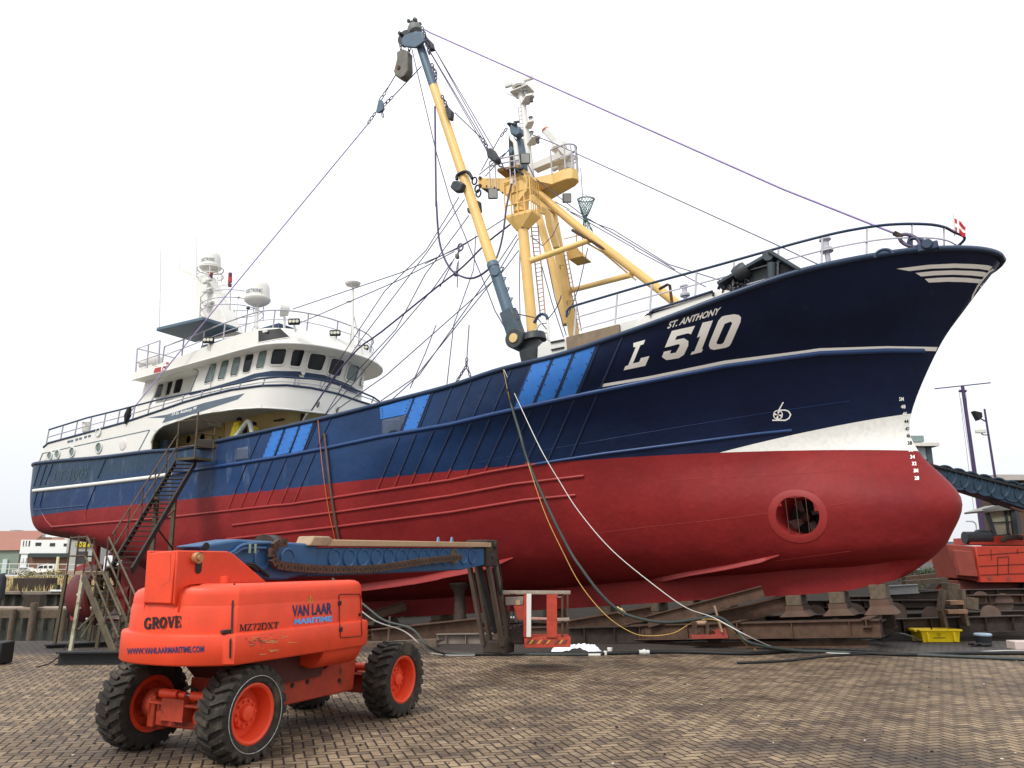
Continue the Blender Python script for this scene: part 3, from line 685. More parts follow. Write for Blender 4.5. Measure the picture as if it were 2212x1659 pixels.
# port side and stern of the same plating
zl = kz([(float(p[0]), float(p[2])) for p in sorted(SKB.line(LINE[1:9], 20), key=lambda q: q[0])])
mb = MB(); st_ = [s for s in np.linspace(-36.0, -21.3, 20)]
mb.grid([[np.array([s, yb(s), 7.6]) for s in st_], [np.array([s, yb(s), float(zl(s)[0])]) for s in st_]]); mb.grid([[(-36.0, 3.3, 8.3), (-36.0, -3.3, 8.3)], [(-35.6, 3.3, 9.7), (-35.6, -3.3, 9.7)]])
mb.build('poop_side_plating', M_white, SHIP, smooth=60)
# boat deck
mb = MB(); dz = lambda s: float(zl(min(max(s, -35), -21.5))[0])-.42
half = len(PB)//2
mb.grid([[np.array([max(s, -34.6), y*.985, dz(s)]) for s, y in PB[:half]], [np.array([max(s, -34.6), -y*.985, dz(s)]) for s, y in PB[:half]], [np.array([max(s, -34.6), -y*.985, dz(s)-.14]) for s, y in PB[:half]], [np.array([max(s, -34.6), y*.985, dz(s)-.14]) for s, y in PB[:half]]], cu=True)
mb.build('boat_deck', M_grey_white, SHIP, smooth=40)
# cream deckhouse wall inside the shelter
PI_ = plan(lambda s: 2.15, -34, -22.3, -20.6, 2.15)
SKI, _, _ = wall_skin(PI_, PI_, 6., 14.); _, r0, r1 = wall_skin(PI_, PI_, 7., lambda s: dz(s)-.1)
mb = MB(); mb.grid([r0, r1]); INN = mb.build('deckhouse_wall', M_cream, SHIP, smooth=50)
mb = MB(); mb.box((-29.6, -3.0, 8.4), (.1, 1.9, 2.6)); mb.build('shelter_bulkhead', M_cream, SHIP)
mb = MB(); P = SKI.hit(*Z('z2', 755, 1480)[0])[0]; c = P+np.array([0, -.03, 0])
mb.box(c, (.72, .06, 1.5)); DR = mb.build('watertight_door', mat('cream_door', (.42, .30, .11), .5, var=.15), SHIP, bevel=.06)
for dx, dz_ in ((-.3, .5), (-.3, -.2), (.28, .45), (.28, -.3)):
    mb = MB(); mb.bar(c+np.array([dx, -.06, dz_]), c+np.array([dx*.5, -.06, dz_+.16]), .05, .04); mb.build('door_handle', M_darkgrey, DR)
for X, Y in ((515, 1525), (628, 1510)):
    h = SKI.hit(*Z('z2', X, Y)[0]); mb = MB(); mb.lathe([(.25, -.02), (.25, .05), (.17, .05), (.17, -.03)], h[0], (0, -1, 0), 20); PO = mb.build('porthole', M_cream, SHIP, smooth=50)
    mb = MB(); mb.lathe([(.001, .02), (.17, .02)], h[0], (0, -1, 0), 20); mb.build('porthole_glass', M_glass, PO)
for X, Y, w, hh in ((1250, 1370, .5, .06), (1300, 1420, .12, .1), (1230, 1440, .3, .04), (1440, 1350, .1, .3), (960, 1470, .3, .5), (345, 1420, .5, .22)):
    h = SKI.hit(*Z('z2', X, Y)[0])
    if not h: print('miss', X, Y); continue
    mb = MB(); mb.box(h[0]+np.array([0, -.08, 0]), (w, .14, hh)); mb.build('wall_bracket', M_rust, INN, bevel=.01)
mb = MB(); a = [Sy(*p, -3.4) for p in Z('z2', 885, 1510, 975, 1390, 990, 1380, 1005, 1395, 1025, 1480)]; mb.tube(catmull(a, 5), .09, 10); mb.build('vent_pipe', M_grey_white, SHIP, smooth=60)
mb = MB(); a = Sy(*Z('z2', 320, 1600)[0], -3.0); mb.cyl(a+np.array([0, 0, -.6]), a+np.array([0, 0, .35]), .28); mb.build('mooring_bollard', M_grey_blue, SHIP)
# pennant, script, porthole panel on the quarter
PEN = SKB.poly(Z('y1', 1185, 345, 1345, 318, 1640, 225, 1970, 147, 1915, 195, 1600, 300, 1305, 388, 1330, 345), .006, 9).build('pennant_mark', mat('slate_blue_mark', (.085, .12, .155), .45), BULW, smooth=60)
a, b = Z('y1', 1383, 330, 1578, 277); hull_text('19 St. Anthony 99', a, b, 6.6, 'pennant_script', M_text_w, up=(.35, -1), sk=SKB, par=BULW, off=.012, bold=.012)
stroke(SKB, Z('y1', 343, 632, 700, 553, 1204, 443, 1110, 622, 700, 662, 318, 697), 2.0, .006, None, True).build('panel_line', M_grey_blue, BULW, smooth=60)
for X, Y, rr in ((403, 650, .19), (465, 638, .19), (583, 620, .2), (798, 585, .21), (795, 460, .16)):
    h = SKB.hit(*Z('y1', X, Y)[0]); n = h[1]; mb = MB(); mb.lathe([(rr+.05, -.03), (rr+.05, .05), (rr, .06), (rr-.02, .0), (rr-.02, -.02)], h[0], n, 22); PO = mb.build('porthole', M_grey_white, SHIP, smooth=40)
    mb = MB(); mb.lathe([(.001, .014), (rr, .014)], h[0], n, 22); mb.build('porthole_glass', M_glass_g if rr > .17 else M_grey_white, PO)
h = SKB.hit(*Z('y1', 990, 560)[0]); mb = MB(); mb.lathe([(.001, .03), (.2, .03), (.24, .02), (.26, .0)], h[0], h[1], 24); mb.build('porthole_cover', mat('cover_white', (.62, .58, .55), .5), BULW, smooth=40)
for X, Y in ((555, 540), (580, 535), (620, 523), (650, 515), (690, 503), (722, 495)): SKB.poly(Z('y1', X-11, Y-10, X+11, Y-15, X+8, Y+3, X-13, Y+8), .01, 9).build('vent_slot', M_grey_blue, BULW, smooth=60)
# boat deck handrail
RAIL = Z('y1', 395, 440, 700, 345, 965, 280, 1250, 205, 1480, 155, 1900, 70)+Z('z2', 1085, 1035, 1250, 1020, 1500, 1035, 1700, 1065, 1880, 1135, 2000, 1185, 2050, 1222)
PR = SKB.line(RAIL, 10); PL = SKB.line(LINE, 10)
def railing(topl, low_z, name, m_top, m_post, par, every=1.0, mids=(.5,), r=.035, lean=0.):
    mb = MB(); mb.tube(topl, r, 7); o = mb.build(name, m_top, par, smooth=60)
    low = [np.array([p[0], p[1], low_z(p)]) for p in topl]
    for f in mids:
        mb = MB(); mb.tube([a*(1-f)+b*f for a, b in zip(low, topl)], r*.6, 6); mb.build('guard_wire', m_post, o, smooth=60)
    d = 0.; posts = MB(); prev = None
    for a, b in zip(low, topl):
        if prev is None or np.linalg.norm(b-prev) > every:
            ps = MB(); ps.bar(a+np.array([-lean, 0, 0]), b, .05, .035); ps.build('stanchion', m_post, o, smooth=0); prev = b
    return o
PLs = sorted([(p[0], p[2]) for p in PL if p[1] < -1.5]); zline = kz(knots([np.array([a, 0, b]) for a, b in PLs]))
railing(PR, lambda p: float(zline(min(p[0], -20.2))[0]), 'boat_deck_railing', M_navy_trim, M_rail, SHIP, .95, (.45,), .04, .12)
mb = MB(); h = SKB.hit(278, 898); mb.tube([h[0]+np.array([.1, -.05, .35]), h[0]+np.array([0, -.05, 0]), h[0]+np.array([-.12, -.05, -.35])], [.08, .15, .05], 8); mb.build('snatch_block', M_black, SHIP, smooth=50)
mb = MB(); h = SKB.hit(173, 922); mb.lathe([(.16, -.3), (.2, -.1), (.2, .15), (.1, .22), (.001, .24)], h[0]+np.array([0, .3, .1]), (0, 0, 1), 14); mb.build('deck_vent', M_white, SHIP)
# wheelhouse
yw = lambda s: 2.85
PW0 = plan(yw, -29.6, -22.6, -21.25, 2.85, p=2.3); PW1 = plan(yw, -29.0, -22.3, -20.65, 2.85, p=2.3)
SKW, w0, w1 = wall_skin(PW0, PW1, 9.4, 12.15)
_e = lambda pl: [(pl[0][0]-2.2, pl[0][1])]+pl+[(pl[-1][0]-2.2, pl[-1][1])]
SKW, _, _ = wall_skin(_e([(a-(c-a)*.4, b-(d-b)*.4) for (a, b), (c, d) in zip(PW0, PW1)]), _e([(c+(c-a)*.4, d+(d-b)*.4) for (a, b), (c, d) in zip(PW0, PW1)]), 8.3, 13.25); SKW.force = True
wall = Z('z2', 180, 1008, 500, 905, 900, 785, 1150, 722, 1350, 712, 1500, 722, 1700, 768, 1900, 880, 1985, 950, 2010, 1010, 1960, 1260, 1700, 1230, 1400, 1150, 1100, 1140, 700, 1220, 300, 1330, 70, 1380)
rec = Z('z2', 262, 1062, 345, 1012, 540, 957, 578, 958, 590, 980, 555, 1070, 520, 1165, 380, 1205, 195, 1250, 225, 1180)
WH = loops_poly(SKW, [wall, rec], 0., 9).build('wheelhouse', M_white, SHIP, smooth=60, solid=-.08)
mb = MB(); hw = len(PW0)//2; mb.grid([w0[hw:], w1[hw:]]); mb.grid([[w0[-1], np.array([w0[-1][0], -2.3, 9.4])], [w1[-1], np.array([w1[-1][0], -2.3, 12.15])]]); mb.build('wheelhouse_port_wall', M_white, WH, smooth=60)
mb = MB(); mb.grid([[(-29.9, -2.15, 9.3), (-25.2, -2.15, 9.3)], [(-29.9, -2.15, 12.1), (-25.2, -2.15, 12.1)]]); mb.grid([[(-25.2, -2.15, 9.3), (-25.2, -2.9, 9.3)], [(-25.2, -2.15, 12.1), (-25.2, -2.9, 12.1)]])
RW = mb.build('recess_wall', M_grey_white, WH)
_o = MB(); _o.grid([[(-31, -2.15, 9), (-24, -2.15, 9)], [(-31, -2.15, 12.3), (-24, -2.15, 12.3)]]); _q = _o.build('probe', M_white); SKR = Skin(_q); bpy.data.objects.remove(_q)
def rounded(q, r=.2, n=4):
    q = [np.array(p, float) for p in q]; N_ = len(q); out = []
    for i in range(N_):
        p, a, b = q[i], q[i-1], q[(i+1) % N_]; a = p+(a-p)*r; b = p+(b-p)*r
        for k in range(n+1):
            t = k/n; out.append((1-t)**2*a+2*t*(1-t)*p+t*t*b)
    return out
def window(sk, q, par, glass, fr=1.10):
    q = rounded(q); c = sum(q)/len(q)
    f = loops_poly(sk, [[c+(p-c)*(fr+.09) for p in q], [c+(p-c)*1.02 for p in q]], .02, 12).build('window', M_white, par, smooth=60, solid=-.035)
    mb = loops_poly(sk, [[c+(p-c)*1.07 for p in q], [c+(p-c)*.97 for p in q]], .026, 12); mb.build('gasket', M_gasket, f, smooth=60)
    sk.poly(q, .012, 12).build('pane', glass, f, smooth=60)
for q, gl in ((( 740, 915, 710, 1050, 640, 1072, 690, 930), 1), ((840, 890, 800, 1030, 750, 1038, 785, 902), 1), ((935, 865, 905, 1000, 850, 1008, 880, 874), 1), ((1040, 840, 1005, 975, 950, 983, 975, 850), 0), ((1145, 812, 1115, 940, 1058, 948, 1085, 825), 1),
              ((1300, 798, 1270, 920, 1170, 920, 1195, 800), 2), ((1445, 807, 1405, 937, 1324, 932, 1350, 805), 0), ((1617, 850, 1575, 972, 1460, 953, 1490, 830), 0), ((1763, 892, 1722, 1016, 1626, 993, 1660, 870), 0), ((1883, 940, 1845, 1060, 1768, 1035, 1800, 918), 1), ((1950, 988, 1922, 1098, 1880, 1085, 1912, 972), 2)):
    window(SKW, Z('z2', *q), SHIP, (M_glass, M_glass_g, M_glass)[gl])
for q in ((310, 1077, 290, 1178, 235, 1188, 260, 1082), (388, 1057, 362, 1158, 313, 1170, 337, 1062), (472, 1040, 445, 1143, 391, 1153, 417, 1044)): window(SKR, Z('z2', *q), SHIP, M_glass)
SKW.poly(Z('z2', 520, 1158, 700, 1104, 900, 1045, 1040, 995, 1180, 972, 1400, 976, 1600, 1005, 1800, 1080, 1905, 1148, 1893, 1185, 1700, 1085, 1500, 1033, 1250, 1015, 1080, 1022, 900, 1072, 700, 1124, 525, 1170), .006, 9).build('wheelhouse_stripe', M_navy_trim, WH, smooth=60)
stroke(SKW, Z('z2', 345, 1012, 540, 957, 578, 960, 590, 982, 555, 1070, 520, 1165), 1.3, .004).build('recess_trim', M_navy_trim, WH, smooth=60)
mb = MB(); p = Sy(*Z('z2', 365, 1025)[0], -2.45); mb.box(p, (.75, .12, .09)); mb.build('deck_lamp', mat('lamp_tube', (.9, .95, .8), .3, emit=(.85, 1, .75, 1.3)), WH, bevel=.02)
# roof: fascia with a flared lower lip, soffit, roof deck
PF0 = plan(lambda s: 3.4, -29.85, -22.2, -19.74, 3.4, n=34, p=2.25); PF1 = plan(lambda s: 3.38, -29.85, -22.3, -20.36, 3.38, n=34, p=2.25)
ztop = kz([(-31, 12.26), (-27, 12.42), (-23, 12.66), (-19, 12.7)])
SKF, f0, f1 = wall_skin(PF0, PF1, 11.96, lambda s: float(ztop(s)[0]))
mb = MB(); mb.grid([f0, f1]); 
hole = Z('z2', 1072, 648, 1250, 630, 1328, 702, 1072, 745)
hc = np.mean([SKF.hit(*p)[0] for p in hole], 0)
ROOF = mb.build('wheelhouse_roof', M_white, SHIP, smooth=50)
mb = MB(); n = len(f0)//2
mb.grid([[p for p in f0[:n]], [np.array([p[0], -p[1], p[2]]) for p in f0[:n]]]); mb.grid([[p-np.array([0, 0, .3]) for p in f1[:n]], [np.array([p[0], -p[1], p[2]-.3]) for p in f1[:n]]])
mb.grid([[f0[0], f0[-1]], [f1[0], f1[-1]]])
mb.build('roof_deck', M_white, ROOF, smooth=40)
SKF.poly(hole, .012, 8).build('fascia_recess', M_black, ROOF, smooth=60)
stroke(SKF, hole, 1.6, .016, None, True).build('recess_frame', M_white, ROOF, smooth=60)
mb = MB(); h = SKF.hit(*Z('z2', 1130, 655)[0], .03); mb.box(h[0], (.28, .06, .14)); mb.build('recess_lamp', M_grey_white, ROOF, bevel=.02)
fl = Z('z2', 233, 993, 258, 905, 358, 885, 345, 968)
FLG = ROOF; SKF.poly(fl, .03, 9).build('painted_flag', mat('flag_red', (.36, .035, .035), .5), ROOF, smooth=60)
mb = MB(); stroke(SKF, Z('z2', 246, 949, 352, 925), 1.7, .036, mb); stroke(SKF, Z('z2', 316, 893, 296, 980), 1.9, .038, mb); mb.build('flag_cross', M_text_w, FLG, smooth=60)
mb = MB(); mb.tube([p for p in f0], .035, 6); mb.build('roof_lip', M_white, ROOF, smooth=60)
tl = [np.array([p[0], p[1]*.97, p[2]+.78]) for p in f1[6:-6]]
railing(tl, lambda p: float(ztop(p[0])[0])-.02, 'roof_railing', M_rail, M_rail, SHIP, 1.15, (.5,), .03, .1)
mb = MB()
for y in (-3.3, -1.2, 1.2, 3.3): mb.bar((-29.8, y, 12.2), (-29.8, y, 13.45), .05)
for z_ in (12.8, 13.45): mb.tube([(-28.2, -3.3, z_+.05), (-29.8, -3.3, z_), (-29.8, 3.3, z_), (-28, 3.3, z_+.05)], .028, 6)
for s in (-29, -28.2): mb.bar((s, -3.3, 12.3), (s, -3.3, 13.5), .05)
mb.build('aft_gate_rail', M_rail, SHIP, smooth=0)
mb = MB(); p = Sy(*Z('z2', 205, 905)[0], -2.6); mb.lathe([(.001, -.6), (.2, -.58), (.28, -.5), (.28, .5), (.2, .58), (.001, .6)], p, (1, 0, 0), 18); mb.box(p-np.array([0, 0, .3]), (.9, .4, .2)); mb.build('liferaft_canister', M_white, SHIP, smooth=50)
# flat awning and casing on the roof
c4 = [Sz(*p, 13.55) for p in Z('z2', 250, 655, 565, 742, 700, 640)]; c4 = [np.array([-27.9, -2.55, 13.5]), np.array([-24.6, -2.3, 13.62]), np.array([-24.6, 2.3, 13.62]), np.array([-27.9, 2.3, 13.5])]
q0 = Sz(*Z('z2', 250, 652)[0], 13.5); q1 = Sz(*Z('z2', 565, 745)[0], 13.5)
mb = MB(); mb.prism([np.array([q0[0], q0[1], 13.5]), np.array([q1[0], q1[1], 13.5]), np.array([q1[0]+2.6, q1[1]+.2, 13.55]), np.array([q1[0]+2.6, q0[1]+.4, 13.55])], (0, 0, .16)); AW = mb.build('roof_awning', M_grey_blue, SHIP, bevel=.03)
mb = MB(); mb.box((-24.9, 0, 12.95), (5., 3.6, 1.05)); mb.build('casing', M_navy_trim, AW, bevel=.04)
# lights and aerials on the roof
def floodlight(uv, y, name='led_floodlight', par=SHIP):
    p = Sy(*uv, y); d = np.array([.55, -.8, -.12]); d /= np.linalg.norm(d); x = np.cross(d, [0, 0, 1]); x /= np.linalg.norm(x); z = np.cross(x, d); R_ = np.stack([x, -d, z], 1)
    mb = MB(); mb.box(p, (.46, .16, .26), R_); o = mb.build(name, M_black, par, bevel=.05)
    mb = MB()
    for k in (-1, 0, 1): mb.lathe([(.001, .012), (.055, .012), (.066, 0)], p+d*.085+x*.135*k, d, 12)
    mb.build('lens', mat('lens_pale', (.62, .62, .5), .2), o)
    mb = MB(); mb.bar(p-np.array([0, 0, .15]), p-np.array([0, -.1, .4]), .06); mb.build('bracket', M_white, o); return o
for X, Y, y in ((1360, 577, -2.9), (1690, 668, -.6), (1918, 785, 1.9), (672, 725, -3.5)): floodlight(Z('z2', X, Y)[0], y)
p = Sy(*Z('z2', 1285, 483)[0], -2.2); mb = MB(); mb.lathe([(.001, -.2), (.22, -.16), (.3, .1), (.3, .16), (.27, .14), (.001, .12)], p, (-.6, -.6, .1), 20); mb.bar(p+np.array([0, 0, -.3]), p+np.array([0, 0, -1.0]), .07); mb.build('searchlight', M_grey_white, SHIP, smooth=50)
def radome(cu, wd, y, name, post_to=None):
    p = Sy(*cu, y); r = wd; mb = MB(); mb.lathe([(.001, r*1.2), (r*.3, r*1.16), (r*.6, r*1.02), (r*.82, r*.76), (r*.94, r*.38), (r*.97, -r*.5), (r*1.05, -r*.56), (r*1.04, -r*.68), (r*.85, -r*.88), (r*.35, -r*1.14), (r*.13, -r*1.22), (r*.13, -r*1.9)], p, (0, 0, 1), 28)
    return mb.build(name, M_white, SHIP, smooth=50), p, r
R2, pr, rr = radome(Z('z2', 1067, 345)[0], .55, -1.4, 'radome')
mb = MB(); pr0 = pr-np.array([0, 0, 1.9*rr]); mb.cyl(pr0, pr0-np.array([0, 0, 1.1]), .07)
for a in (0, 2.1, 4.2): mb.bar(pr0-np.array([0, 0, .3]), pr0+np.array([.4*math.cos(a), .4*math.sin(a), -1.2]), .05)
mb.build('radome_stand', M_white, R2)
R1, pq, rq = radome(Z('z2', 690, 95)[0], .50, -.3, 'radome')
def dome_text(o, p, r, txt):
    vs, fs, w = text2d(txt, bold=.01); h = .16; k = .72*r*2/w; mb = MB(); out = []
    d0 = SCAM-p; a0 = math.atan2(d0[1], d0[0])-.35
    for q in vs:
        a = a0+(q[0]*k-.45*r*1.6)/r; out.append(p+np.array([(r*.985)*math.cos(a), (r*.985)*math.sin(a), -r*.28+q[1]*h/.69]))
    mb.add(out, fs); mb.build('radome_lettering', M_grey_blue, o, smooth=0)
dome_text(R2, pr, rr, 'ELECTRONIC'); dome_text(R1, pq, rq, 'ELECTRONIC')
# raked radar mast under the first radome
y0 = -.3; b0, b1, t0, t1 = [Sy(*q, y0) for q in Z('z2', 640, 610, 905, 560, 600, 222, 690, 212)]
mb = MB(); w = .45
mb.grid([[b0+np.array([0, -w, -.6]), b1+np.array([0, -w, -.6]), b1+np.array([0, w, -.6]), b0+np.array([0, w, -.6])], [t0+np.array([0, -w*.6, 0]), t1+np.array([0, -w*.6, 0]), t1+np.array([0, w*.6, 0]), t0+np.array([0, w*.6, 0])]], cv=True)
mb.add([t0+np.array([0, -w*.6, 0]), t1+np.array([0, -w*.6, 0]), t1+np.array([0, w*.6, 0]), t0+np.array([0, w*.6, 0])], [(0, 1, 2, 3)])
RMST = mb.build('radar_mast', M_white, SHIP, bevel=.02)
mb = MB(); hoop = [(pq+np.array([.62*math.cos(a), .62*math.sin(a), -rq*.85])) for a in np.linspace(0, 2*math.pi, 19)[:-1]]; mb.tube(hoop, .03, 6, closed=True); mb.tube([q-np.array([0, 0, .35]) for q in hoop], .025, 6, closed=True)
for q in hoop[::4]: mb.bar(q, q-np.array([0, 0, .5]), .03)
mb.build('mast_hoop', M_white, RMST, smooth=0)
mb = MB(); a, b = [Sy(*q, y0) for q in Z('z2', 432, 155, 605, 225)]; mb.bar(b, a, .1, .16); mb.build('yard_arm', M_white, RMST)
for q in (((435, 150), (455, 0), .015), ((572, 190), (578, -190), .018), ((278, 620), (292, -240), .022)):
    a = Sy(*Z('z2', *q[0])[0], y0); b = Sy(*Z('z2', *q[1])[0], y0); mb = MB(); mb.tube([a, b], [q[2], q[2]*.5], 6); mb.build('whip_aerial', M_rail, RMST)
for X, Y in ((668, 245), (672, 318), (680, 425)):
    a = Sy(*Z('z2', X, Y)[0], y0-.45); mb = MB(); mb.box(a, (.5, .2, .1), None); mb.box(a+np.array([0, -.15, -.12]), (.3, .2, .16)); mb.build('mast_light_bracket', M_grey_white, RMST, bevel=.02)
for X, Y in ((692, 180), (845, 240)):
    a = Sy(*Z('z2', X, Y)[0], y0); mb = MB(); mb.cyl(a-np.array([0, 0, .35]), a+np.array([0, 0, .35]), .09, n=10); mb.cyl(a-np.array([0, 0, .12]), a+np.array([0, 0, .1]), .1, n=10, mi=1); mb.build('signal_lamp', [mat('lamp_purple', (.12, .02, .05), .3), mat('lamp_red', (.5, .03, .03), .2)], RMST)
mb = MB()
for (X0, Y0, X1, Y1) in ((735, 250, 900, 560), (760, 290, 860, 270), (790, 350, 850, 350), (745, 220, 745, 290)):
    a = Sy(*Z('z2', X0, Y0)[0], y0); b = Sy(*Z('z2', X1, Y1)[0], y0); mb.bar(a, b, .05)
for t in np.linspace(.05, .95, 9):
    a = Sy(*Z('z2', 700+190*t, 240+320*t)[0], y0); b = Sy(*Z('z2', 740+165*t, 240+320*t)[0], y0); mb.bar(a, b, .025)
mb.build('mast_ladder', M_white, RMST, smooth=0)
mb = MB(); ring = [(Sy(*Z('z2', 860, 520)[0], 0)*np.array([1, 0, 1])+np.array([1.5*math.cos(a), 1.4*math.sin(a), 0])) for a in np.linspace(0, 2*math.pi, 25)[:-1]]
for dz_ in (0, .35, .72): mb.tube([q+np.array([0, 0, dz_]) for q in ring], .022, 6, closed=True)
for q in ring[::3]: mb.bar(q-np.array([0, 0, .3]), q+np.array([0, 0, .72]), .03)
mb.build('mast_base_railing', M_rail, RMST, smooth=0)
a = Sy(*Z('z2', 1833, 272)[0], .3); mb = MB(); mb.lathe([(.03, -.1), (.3, -.06), (.34, .02), (.3, .07), (.001, .1)], a, (0, 0, 1), 20); mb.cyl(a-np.array([0, 0, .05]), a-np.array([0, 0, 3.3]), .05); mb.lathe([(.02, -.03), (.13, 0), (.02, .04)], a-np.array([.22, 0, .78]), (0, 0, 1), 12); mb.bar(a-np.array([.22, 0, .8]), a-np.array([0, 0, .9]), .03)
for d in ((.3, -.3), (-.3, .1), (.25, .4)): mb.bar(a-np.array([0, 0, 1.3]), a+np.array([d[0], d[1], -3.3]), .04)
mb.build('satellite_aerial', M_white, SHIP, smooth=50)
for X, Y, h_ in ((912, 382, .9), (990, 470, .5)):
    a = Sy(*Z('z2', X, Y)[0], -.8); mb = MB(); mb.lathe([(.02, -.05), (.1, 0), (.08, .05), (.001, .06)], a, (0, 0, 1), 10); mb.cyl(a, a-np.array([.1, 0, h_]), .02, n=6); mb.build('gps_aerial', M_white if X < 950 else M_darkgrey, SHIP)
# ---------------------------------------------------------------- foredeck
mb = MB(); q = [Sy(*p, -3.55) for p in Z('z5', 745, 1180, 752, 1115, 790, 1052, 840, 1008, 885, 988, 1100, 925, 1300, 850, 1480, 790, 1592, 800, 1600, 900, 1300, 1000)]
mb.prism(q, (0, .25, 0)); mb.build('forecastle_coaming', M_white, SHIP, bevel=.03)
mb = MB(); mb.tube([Sy(*p, -3.6) for p in Z('z5', 885, 1020, 882, 998, 915, 976, 1440, 806)], .035, 7); mb.build('coaming_handrail', M_navy_trim, SHIP, smooth=60)
mb = MB(); q = [Sy(*p, -3.5) for p in Z('e', 1100, 1640, 1110, 1430, 1180, 1362, 1500, 1300, 1530, 1290, 2212, 1105, 2700, 980, 2700, 1180, 1540, 1500, 1530, 1640)]
mb.prism(q, (0, 1.6, 0)); mb.build('mast_house', M_grey_white, SHIP, bevel=.03)
for q in ((1300, 1365, 1500, 1325), (1310, 1475, 1500, 1435)):
    a, b = [Sy(*p, -3.52) for p in Z('e', *q)]; mb = MB(); mb.bar(a, b, .06, .04); mb.build('grab_bar', M_black, SHIP)
mb = MB(); mb.prism([Sy(*p, -3.6) for p in Z('z5', 140, 1215, 610, 1098, 614, 1185, 150, 1325)], (0, .09, 0)); mb.build('dirty_fender_board', mat('grimy_board', (.20, .15, .10), .9, var=.4, scale=3, dirt=(.06, .06, .03), damt=.3, dscale=1.5), SHIP, bevel=.01)
# big foredeck railing
FR = Z('z5', 147, 1035, 150, 985, 175, 953, 235, 930, 430, 872, 900, 735, 1400, 600, 1950, 445)+Z('z6', 560, 310, 830, 243, 1100, 195, 1300, 178, 1500, 180, 1620, 200, 1690, 235)
yr = lambda u: -3.3 if u < 1600 else -3.3*math.sqrt(max(0.02, 1-((u-1600)/468.)**2.4))
TOPR = [Sy(u, v, yr(u)) for u, v in FR]; TOPR = TOPR[:3]+catmull(TOPR[3:], 5)
mb = MB(); mb.tube(TOPR, .04, 8); FRL = mb.build('foredeck_railing', M_navy_trim, SHIP, smooth=60)
hgt = .98
for f in (.40, .80):
    mb = MB(); mb.tube([p-np.array([0, 0, hgt*f]) for p in TOPR[3:]], .022, 6); mb.build('guard_wire', M_rail, FRL, smooth=60)
prev = None
for p in TOPR[3:]:
    if prev is None or np.linalg.norm(p-prev) > 1.05:
        mb = MB(); mb.bar(p, p-np.array([.16, 0, hgt*.98]), .035, .05); mb.build('stanchion', M_rail, FRL, smooth=0); prev = p
pe = TOPR[-1]; mb = MB()
mb.tube(catmull([pe, pe*np.array([1, 0, 1])+np.array([.25, 0, 0]), pe*np.array([1, -1, 1])], 5)+[q*np.array([1, -1, 1]) for q in TOPR[::-1][1:-3]], .04, 8); mb.build('foredeck_railing', M_navy_trim, SHIP, smooth=60)
mb = MB(); mb.tube([Sy(*p, -3.1) for p in Z('z5', 965, 790, 1040, 748, 1060, 755, 1080, 920)], .045, 8); mb.build('vent_gooseneck', M_rust, SHIP, smooth=60)
def small_capstan(uv, y, s=1., m=None):
    p = Sy(*uv, y); mb = MB(); mb.lathe([(.001, .28*s), (.2*s, .26*s), (.22*s, .18*s), (.12*s, .1*s), (.12*s, -.1*s), (.24*s, -.18*s), (.24*s, -.3*s), (.1*s, -.32*s), (.1*s, -.9)], p, (0, 0, 1), 16); return mb.build('deck_light_fitting', m or M_rail, SHIP, smooth=50)
small_capstan(Z('z5', 1190, 800)[0], -2.6, .6); small_capstan(Z('z6', 745, 330)[0], -2.4, .72)
# hatch-like steel horn on the bow (anchor davit)
M_davit = mat('davit_slate', (.028, .042, .052), .4, var=.3, dirt=(.10, .09, .08), damt=-.05)
dv = [Sy(*p, -3.2) for p in Z('z5', 1480, 760, 1900, 520, 1900, 480, 1945, 452, 1990, 465, 2225, 630, 2225, 700, 1900, 790, 1600, 850)]
mb = MB(); mb.prism(dv, (0, .16, 0)); DV = mb.build('anchor_davit', mat('davit_dark', (.02, .028, .032), .4, var=.3, dirt=(.12, .09, .07), damt=-.05), SHIP, bevel=.04)
a, b = [Sy(*p, -3.3) for p in Z('z5', 1500, 760, 1900, 530)]; mb = MB(); mb.bar(a, b, .5, .10); a, b = [Sy(*p, -3.35) for p in Z('z5', 1950, 470, 2225, 640)]; mb.bar(a, b, .45, .10); p = Sy(*Z('z5', 1935, 500)[0], -3.4); mb.cyl(p-np.array([0, .1, 0]), p+np.array([0, .5, 0]), .16, n=18); mb.build('davit_frame', M_davit, DV, bevel=.02)
mb = MB(); a, b = [Sy(*p, -3.48) for p in Z('z5', 1960, 560, 1960, 720)]; mb.cyl(a, b, .12, n=12); mb.build('davit_post', M_davit, DV)
random.seed(3); pts = []
for k in range(46):
    t = k/46; u, v = Z('z5', 1440+330*t+random.uniform(-14, 14), 815-80*t+random.uniform(-42, 42))[0]; pts.append(Sy(u, v, -3.5+random.uniform(-.15, .15)))
mb = MB(); mb.tube(catmull(pts, 3), .022, 6); mb.build('tangled_rope', M_black, SHIP, smooth=60)
mb = MB(); mb.lathe([(.20, -.2), (.24, -.1), (.24, .1), (.2, .2)], Sy(*Z('z5', 1690, 640)[0], -3.35), (1, 0, .5), 14)
for k in range(5): mb.tube([Sy(*p, -3.52) for p in Z('z5', 1645+k*22, 690-k*18, 1660+k*22, 600-k*9, 1700+k*15, 590)], .025, 6)
mb.build('rope_coil', M_darkgrey, SHIP, smooth=60)
p = Sy(*Z('z6', 1172, 400)[0], -3.5); mb = MB(); mb.tube([p+np.array([.2*math.cos(a), 0, .17*math.sin(a)-.05]) for a in np.linspace(0, math.pi, 9)], .04, 8); mb.build('fairlead', M_navy_trim, SHIP, smooth=60)
p = Sy(*Z('z6', 1500, 355)[0], -2.3); mb = MB(); mb.box(p, (.5, .3, .22)); mb.cyl(p+np.array([0, -.2, .05]), p+np.array([0, .2, .05]), .14); mb.build('stay_lug', M_navy_trim, SHIP, bevel=.03)
